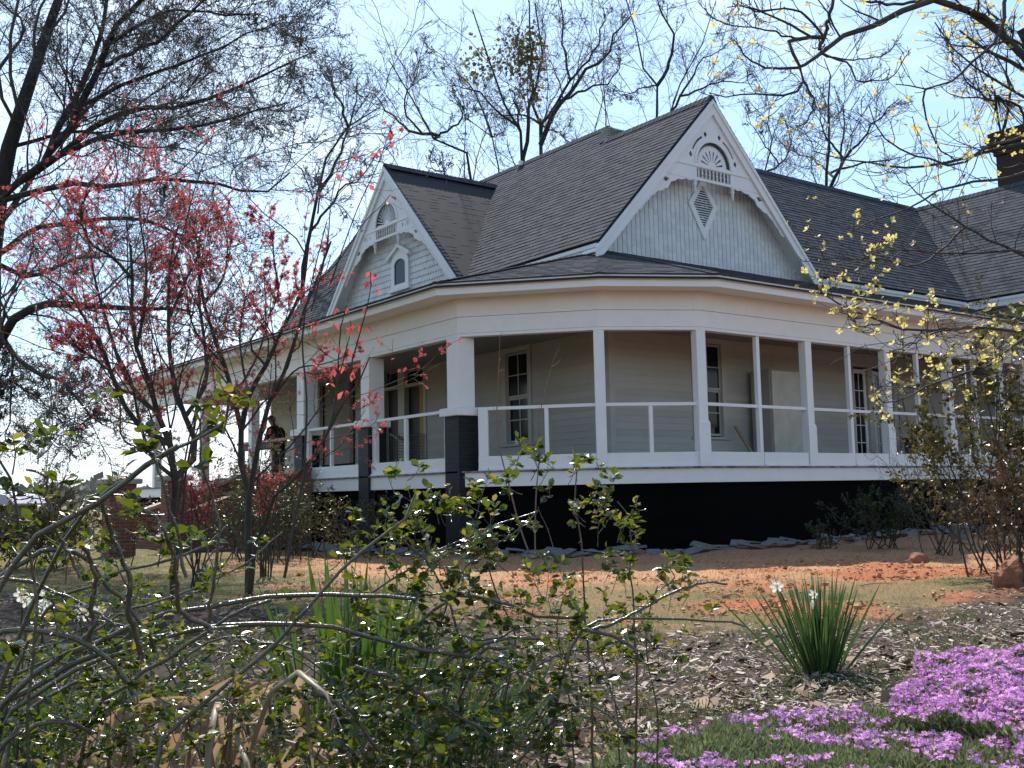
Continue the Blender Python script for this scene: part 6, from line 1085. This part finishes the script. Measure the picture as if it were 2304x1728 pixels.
# irises, several fans
for i, (x, d, n, h, lab) in enumerate(((720, 5.0, 26, .80, 'broad-bladed iris fan left of the middle rose, leftmost of the row'), (800, 4.9, 30, .84, 'tall broad-bladed iris fan behind the diagonal thorny cane'), (870, 5.1, 26, .82, 'broad-bladed iris fan half hidden by the leafy middle rose'), (930, 5.2, 18, .66, 'shorter iris fan at the right end of the iris row'))):
    clump('iris_plant', lab, 'iris', ground_pts(x, 1500, d), n, h, .036, .085, .17, L_IRIS, rs(611 + i), droop=.15, group='irises behind the rose canes')
for i, (x, d, n, h, lab) in enumerate(((900, 4.3, 70, .50, 'dense tuft of narrow daffodil leaves under the trailing rose cane'), (1010, 4.4, 70, .50, 'narrow-leaved daffodil tuft just right of the dense tuft'), (1090, 4.6, 40, .42, 'small narrow-leaved daffodil tuft at the mulch edge'), (700, 4.4, 40, .42, 'narrow-leaved tuft in front of the iris fans'))):
    clump('daffodil_clump', lab, 'daffodil', ground_pts(x, 1600, d), n, h, .013, .09, .28, L_DAFF, rs(621 + i), droop=.3, group='daffodil leaf tufts without flowers')
def daff_flower(root, pos, face, size, rng, stem_from):
    f = norm(np.array(face, float)[None])[0]; a = norm(np.cross(f, [0.1, 0.2, 1])[None])[0]; b = np.cross(f, a); m = MB()
    for k in range(6):
        t = k * math.pi / 3 + rng.normal(0, .08); e = a * math.cos(t) + b * math.sin(t); s = np.cross(f, e); q = size * rng.uniform(.9, 1.1); m.add([pos, pos + e * q * .5 - s * q * .27 - f * q * .02, pos + e * q * .85 - s * q * .2 - f * q * .1, pos + e * q - f * q * .14, pos + e * q * .85 + s * q * .2 - f * q * .1, pos + e * q * .5 + s * q * .27 - f * q * .02, pos + e * q * .5 + f * q * .04], [(0, 1, 6), (1, 2, 6), (2, 3, 6), (3, 4, 6), (4, 5, 6), (5, 0, 6)])
    o = m.build('flower', PETAL, root); c = MB(); n = 10; V = []
    for r_, h in ((.12, 0.02), (.16, .2), (.24, .30)): V += [pos + (a * math.cos(t) + b * math.sin(t)) * r_ * size + f * h * size for t in np.arange(n) * 2 * math.pi / n]
    c.add(V, [(n * i + j, n * i + (j + 1) % n, n * (i + 1) + (j + 1) % n, n * (i + 1) + j) for i in range(2) for j in range(n)]); c.build('cup', CUP, o)
    P_ = smooth_line([stem_from, (np.array(stem_from) * .4 + pos * .6) + np.array([0, 0, .05]), pos - f * .03 + np.array([0, 0, .012]), pos], 10); V, Fq = tubes([P_], [np.full(10, .0032)], 6); meshnp('stem', V, [Fq], L_DAFF, root, True)
# the big daffodil clump at right
c = np.array([5.17, 4.02, 0.0]); c[2] = float(gz(c[0], c[1])); rg = rs(630)
dc = clump('daffodil_clump', 'large spiky daffodil clump standing alone on the mulch with white blooms', 'daffodil', c, 150, .60, .0135, .048, .24, L_DAFF, rg, droop=.10)
DPD = 6.05
for x, y, fc, sz in ((1747, 1318, (-.5, -.6, .1), .042), (1831, 1337, (-.2, -.8, .15), .03)): p_ = at(x, y, DPD - .1); daff_flower(dc, p_, fc, sz, rg, c + rg.normal(0, .03, 3) * np.array([1, 1, 0]))
pb = at(1828, 1358, DPD - .15); V, Fq = tubes([np.array([pb + [0, 0, .02], pb, pb - [0, 0, .03]])], [np.array([.004, .011, .004])], 8); meshnp('bud', V, [Fq], PETAL, dc, True)
# left daffodils with white flowers
c = ground_pts(60, 1560, 4.6); rg = rs(631); dl = clump('daffodil_clump', 'daffodil clump with white flowers behind the canes at the far left', 'daffodil', c, 90, .52, .014, .12, .3, L_DAFF, rg, droop=.25)
for x, y in ((48, 1338), (100, 1340), (112, 1350), (60, 1352), (92, 1370)): daff_flower(dl, at(x, y, 4.5), (-.5 + rg.normal(0, .3), -.7, .1), .034, rg, c + rg.normal(0, .05, 3) * np.array([1, 1, 0]))
c = ground_pts(205, 1560, 4.7); rg = rs(632); dl = clump('daffodil_clump', 'daffodil tuft with one yellow-cupped flower right of the far left clump', 'daffodil', c, 50, .45, .013, .09, .3, L_DAFF, rg, droop=.25)
for x, y in ((225, 1370), (186, 1377)): daff_flower(dl, at(x, y, 4.55), (.5, -.8, .1), .045, rg, c)
# dried stalks
for i, (x, y, d, n, h, sp, lab) in enumerate(((455, 1640, 2.7, 22, .66, .12, 'dry tan husk-like stalks with folded hanging blades in the left bed'), (330, 1680, 2.8, 13, .54, .11, 'smaller dry tan stalks left of the folded husks'), (680, 1740, 2.6, 30, .36, .16, 'heap of collapsed pale dry blades at the bottom edge'), (500, 1720, 3.1, 30, .30, .18, 'flattened dry brown blades under the rose canes'), (180, 1700, 3.2, 26, .34, .16, 'dry broken blades in the lower left corner'), (770, 1700, 3.3, 18, .26, .14, 'few dry curled blades beside the collapsed heap'))):
    rg = rs(640 + i); c = ground_pts(x, y, d); root = empty('dried_plant', tuple(c), lab, 'dead plant', 'dried stalks in the rose bed'); base = c + rg.normal(0, sp, (n, 3)) * np.array([1, 1, 0]); dv = np.stack([rg.normal(0, .5, n), rg.normal(0, .5, n), np.ones(n)], 1)
    V, Fq = blades(base, dv, h * 1.5 * rg.uniform(.5, 1.1, n), .021 * rg.uniform(.4, 1.4, n), rg, 9, rg.uniform(.8, 2.6, n), fold=.5); meshnp('dry_blades', V, [Fq], HUSK, root, True)
    hb = base[:n // 2] + norm(dv[:n // 2] * np.array([.3, .3, 1])) * h * rg.uniform(.6, .95, (n // 2, 1)); hd_ = np.stack([rg.normal(0, .6, n // 2), rg.normal(0, .6, n // 2), rg.uniform(-.2, .5, n // 2)], 1); V, Fq = blades(hb, hd_, h * rg.uniform(.5, 1.0, n // 2), .027 * rg.uniform(.4, 1.4, n // 2), rg, 9, rg.uniform(2.5, 5, n // 2), fold=.6); meshnp('hanging_blades', V, [Fq], HUSK, root, True)['kind'] = 'stuff'
    k = max(4, n // 2); P_ = np.stack([base[:k] + norm(dv[:k] * np.array([.35, .35, 1])) * h * .9 * t + rg.normal(0, .004, (k, 3)) for t in np.linspace(0, 1, 6)], 1); V, Fq = tubeb(P_, np.tile(np.linspace(.008, .004, 6), (k, 1)), 6); meshnp('dry_stems', V, [Fq], HUSK, root, True)['kind'] = 'stuff'
# ---- phlox carpets
def in_right(s, t): return ((t > 1.72 + .12 * np.sin(s * 5)) & (s > 3.1) & (s < np.interp(t, [1.6, 1.9, 2.1, 2.7, 3.6, 4.5], [4.7, 5.2, 5.65, 5.95, 6.7, 8.0])) & ~((t > 2.75) & (t < 3.1) & (s > 6.35)))
def in_left(s, t): return (s > 3.1) & (s < np.interp(t, [.1, .5, .75, 1.1, 1.4, 1.75, 2.2], [3.9, 4.4, 4.75, 4.95, 4.85, 4.85, 4.8])) & (t > .05) & (t < 2.1)
def phlox(label, inside, bounds, n_f, n_g, cover, rng, sd, h=.10):
    s = rng.uniform(*bounds[0], 400000); t = rng.uniform(*bounds[1], 400000); ok = inside(s, t) & (np.abs(t / s) < .56); s, t = s[ok], t[ok]; x, y = xy(s, t); nz_ = fbm(x, y, 3.2, sd, 3) * .65 + fbm(x, y, 11, sd + 7, 2) * .35
    def top(x, y): return gz(x, y) + h * (.3 + 1.0 * fbm(x, y, 2.6, sd + 3, 2) + .75 * (fbm(x, y, 9, sd + 5, 2) - .4))
    c = np.array([x.mean(), y.mean(), 0.0]); root = empty('phlox_carpet', tuple(c), label, 'phlox', 'creeping phlox carpets in the lower right bed')
    g = rng.permutation(len(x))[:n_g]; zt = top(x[g], y[g]); base = np.stack([x[g], y[g], zt - rng.random(len(g)) * .05], 1); V, Fq = leaves(base, np.stack([rng.normal(0, .5, len(g)), rng.normal(0, .5, len(g)), np.full(len(g), .9)], 1), .034 * (.6 + .8 * rng.random(len(g))), rng, QL, QF, .42); o = meshnp('needle_leaves', V, [Fq], PHLOXG, root); o['kind'] = 'stuff'
    f = np.where(nz_ > cover)[0]; f = f[:n_f]; pos = np.stack([x[f], y[f], top(x[f], y[f]) + .012 + .015 * rng.random(len(f))], 1); nrm = norm(np.stack([rng.normal(-.3, .55, len(f)), rng.normal(-.4, .55, len(f)), np.ones(len(f))], 1)); a = norm(np.cross(nrm, rng.normal(size=nrm.shape))); b = np.cross(nrm, a); sz = (.0105 * (.65 + .6 * rng.random(len(f))))[:, None, None]; tp = []
    for k in range(5):
        e = np.array([math.cos(k * 2 * math.pi / 5), math.sin(k * 2 * math.pi / 5)]); q = np.array([-e[1], e[0]]); tp += [(0, 0, 0), (*(e * .7 - q * .34), .08), (*(e * 1.0 - q * .12), .05), (*(e * 1.0 + q * .12), .05), (*(e * .7 + q * .34), .08)]
    tp = np.array(tp); V = pos[:, None] + sz * (tp[None, :, 0:1] * a[:, None] + tp[None, :, 1:2] * b[:, None] + tp[None, :, 2:3] * nrm[:, None]); F = (np.arange(len(f))[:, None, None] * 25 + np.array([[(5 * k, 5 * k + 1, 5 * k + 2, 5 * k + 3, 5 * k + 4)] for k in range(5)]).reshape(1, 5, 5)).reshape(-1, 5); o = meshnp('flowers', V.reshape(-1, 3), [F], PHLOX, root); o['kind'] = 'stuff'
    # soil-tight green cushion below
    return root
phlox('dense carpet of purple-pink phlox at the lower right corner', in_right, ((3.1, 8.0), (1.4, 4.6)), 12500, 46000, .35, rs(650), 3, .15)
phlox('patchy purple phlox with green gaps at the bottom middle', in_left, ((3.1, 5.4), (0, 2.2)), 2400, 40000, .54, rs(651), 41, .08)
# ---- scatter: mulch, litter, grass, clods
def scatter(n, smin, smax, rng, power=1.6):
    u = rng.random(n); s = smin * (smax / smin) ** (u ** (1 / power)) ; t = s * rng.uniform(-.56, .56, n); x, y = xy(s, t); return s, t, x, y
def chips(name, label, cat_, n, cond, size, material, rng, smin=3.6, smax=14, flat=.25, power=1.2, th=.12, wd=(.12, .4)):
    s, t, x, y = scatter(n, smin, smax, rng, power); ok = cond(s, t, x, y, rng); x, y = x[ok], y[ok]; m = len(x); L_ = size * rng.lognormal(0, .5, m).clip(.35, 3.2); W = L_ * rng.uniform(*wd, m); a = rng.uniform(0, 2 * math.pi, m)
    d = np.stack([np.cos(a), np.sin(a), rng.normal(0, flat, m)], 1); d = norm(d); up = norm(np.stack([rng.normal(0, flat, m), rng.normal(0, flat, m), np.ones(m)], 1)); sd_ = norm(np.cross(up, d)); u = np.cross(d, sd_); c = np.stack([x, y, gz(x, y) + .006 + .014 * rng.random(m)], 1); bend = L_ * rng.normal(0, .08, m)
    T_ = W * th + .0015; V = []
    for (kx, ky) in ((-.5, -.5), (0, -.55), (.5, -.35), (.5, .35), (0, .5), (-.5, .45)):
        for kz in (0, 1): V.append(c + d * (L_ * kx)[:, None] + sd_ * (W * ky + (bend if kx == 0 else 0 * bend))[:, None] + u * (T_ * kz)[:, None])
    V = np.stack(V, 1); b = np.arange(m)[:, None] * 12; top = b + np.array([[1, 3, 5, 7, 9, 11]]); F4 = np.concatenate([b + np.array([[2 * i, (2 * i + 2) % 12, (2 * i + 3) % 12, 2 * i + 1]]) for i in range(6)]); o = meshnp(name, V.reshape(-1, 3), [top, F4], material); tag(o, label, cat_, kind='stuff'); return o
mcond = lambda s, t, x, y, r: (s < mulch_edge(t) + r.normal(0, .35, len(s))) & ~(in_right(s, t)) & ((t > .3 + r.normal(0, .4, len(s))) | (s > 10.5 + r.normal(0, .6, len(s))) | (r.random(len(s)) < .12))
chips('mulch_chips', 'weathered grey-brown wood chip mulch over the flower bed', 'mulch', 44000, mcond, .027, CHIP, rs(660))
chips('leaf_litter', 'fallen brown leaves and bark scraps scattered over the mulch', 'leaf litter', 3200, mcond, .042, MULCHDEAD, rs(661), flat=.45, th=.03, wd=(.4, .75))
chips('dry_litter', 'dry tan stems and blade scraps littering the dark soil under the roses', 'litter', 7000, lambda s, t, x, y, r: (t < .5 + r.normal(0, .4, len(s))) & (s < 11), .06, MULCHDEAD, rs(664), smin=2.6, smax=11, flat=.5, th=.06, wd=(.06, .22))
chips('clay_clods', 'crumbled red clay clods on the bare soil', 'clods', 9000, lambda s, t, x, y, r: (s > mulch_edge(t) + .3) & (fbm(x, y, .9, 11) + r.normal(0, .05, len(s)) > .50) & (s < 16) & (t > -3), .022, CLOD, rs(662), smin=8, smax=17, th=.5, wd=(.5, .9))
def grassy(name, label, n, cond, hgt, wd, material, rng, smin, smax, power=1.2, cl=1, sp=.02):
    s, t, x, y = scatter(n, smin, smax, rng, power); ok = cond(s, t, x, y, rng); x, y = x[ok], y[ok]; x = np.repeat(x, cl) + rng.normal(0, sp, len(x) * cl); y = np.repeat(y, cl) + rng.normal(0, sp, len(y) * cl); m = len(x); base = np.stack([x, y, gz(x, y) - .004], 1); V, Fq = leaves(base, np.stack([rng.normal(0, .5, m), rng.normal(0, .5, m), np.ones(m)], 1), hgt * (.4 + .9 * rng.random(m)), rng, QL, QF, wd, 0.1); o = meshnp(name, V, [Fq], material); tag(o, label, 'grass', kind='stuff')
gc = lambda s, t, x, y, r: (s > mulch_edge(t) - .1) & (fbm(x, y, .7, 77) * .6 + fbm(x, y, 3.5, 5) * .4 + .07 * sm(-1, -4, t) + r.normal(0, .05, len(s)) > .49)
grassy('lawn_grass', 'sparse green grass blades between the bed and the house', 40000, gc, .055, .12, GRASSM, rs(670), 7.5, 22)
grassy('dry_lawn', 'dry straw-coloured grass between the bed and the house', 50000, lambda s, t, x, y, r: (s > mulch_edge(t) - .1) & (fbm(x, y, .9, 11) < .60), .05, .10, DRYG, rs(671), 7.5, 22)
wcn = lambda s, t, x, y, r: (s < mulch_edge(t)) & (fbm(x, y, 2.2, 93) + .12 * sm(6.5, 4.5, s) + .05 * sm(1.5, -.5, t) > .575) & ~in_right(s, t)
grassy('bed_weeds', 'small green weed tufts growing through the mulch', 6000, wcn, .05, .22, GRASSM, rs(672), 3.8, 10, cl=7, sp=.022)
# individual larger things on the bed
rg = rs(680)
for lab, x, y, ln in (('curled tan dead leaf on the mulch left of the big daffodil clump', 1600, 1518, .075), ('rolled brown dead leaf lying between the rose shoots', 1315, 1545, .085), ('pale crumpled dead leaf on the green weeds left of the rose shoots', 1205, 1540, .07), ('folded brown dead leaf just left of the patchy phlox', 1320, 1650, .10), ('small white dead leaf right of the daffodil base', 1955, 1462, .05), ('orange-brown dead leaf lying on the dense phlox', 2190, 1620, .06)):
    g = at(x, y, 1.0) - np.array([0, 0, CAMZ]); g = g * ((CAMZ - .03) / -g[2]); p = np.array([g[0], g[1], float(gz(g[0], g[1])) + (.15 if 'dense' in lab else .012)]); n_ = 9; rot = rg.uniform(0, 6.28); V = []
    for i in range(n_):
        tt = i / (n_ - 1); wv = math.sin(math.pi * min(.97, max(.05, tt))) * .42 * ln
        for k, q in enumerate((-1, -.5, 0, .5, 1)): V.append((ln * (tt - .5), q * wv, .35 * ln * q * q * (0.6 + .4 * math.sin(3 * tt)) + .08 * ln * math.sin(7 * tt)))
    V = np.array(V); cR = np.array([[math.cos(rot), -math.sin(rot), 0], [math.sin(rot), math.cos(rot), 0], [0, 0, 1]]); V = V @ cR.T + p; F = [(5 * i + k, 5 * i + k + 1, 5 * i + k + 6, 5 * i + k + 5) for i in range(n_ - 1) for k in range(4)]
    o = meshnp('dead_leaf', V, [np.array(F)], DEAD, None, True); tag(o, lab, 'leaf')
def stick(lab, pts, r):
    P_ = []
    for x, y in pts: g = at(x, y, 1.0) - np.array([0, 0, CAMZ]); g = g * ((CAMZ - .02) / -g[2]); P_.append([g[0], g[1], float(gz(g[0], g[1])) + .016])
    V, Fq = tubes([smooth_line(P_, 14)], [np.linspace(r, r * .4, 14)], 6); tag(meshnp('fallen_twig', V, [Fq], SAPB, None, True), lab, 'twig', 'fallen twigs on the mulch')
stick('long pale twig on the mulch right of the daffodil clump', [(1970, 1458), (2040, 1465), (2085, 1482), (2120, 1508)], .006); stick('short thick grey twig near the dense phlox', [(2205, 1448), (2215, 1438), (2226, 1428)], .012); stick('curved pale twig ending above the dense phlox', [(2090, 1485), (2130, 1492), (2160, 1503)], .007); stick('thin twig lying along the upper right mulch', [(2225, 1428), (2250, 1440), (2290, 1450), (2340, 1452)], .006); stick('thin twig on the red clay behind the daffodils', [(1935, 1325), (1970, 1322), (2010, 1317)], .006); stick('grey twig at the upper right edge of the mulch', [(2150, 1405), (2175, 1412), (2205, 1432)], .007)
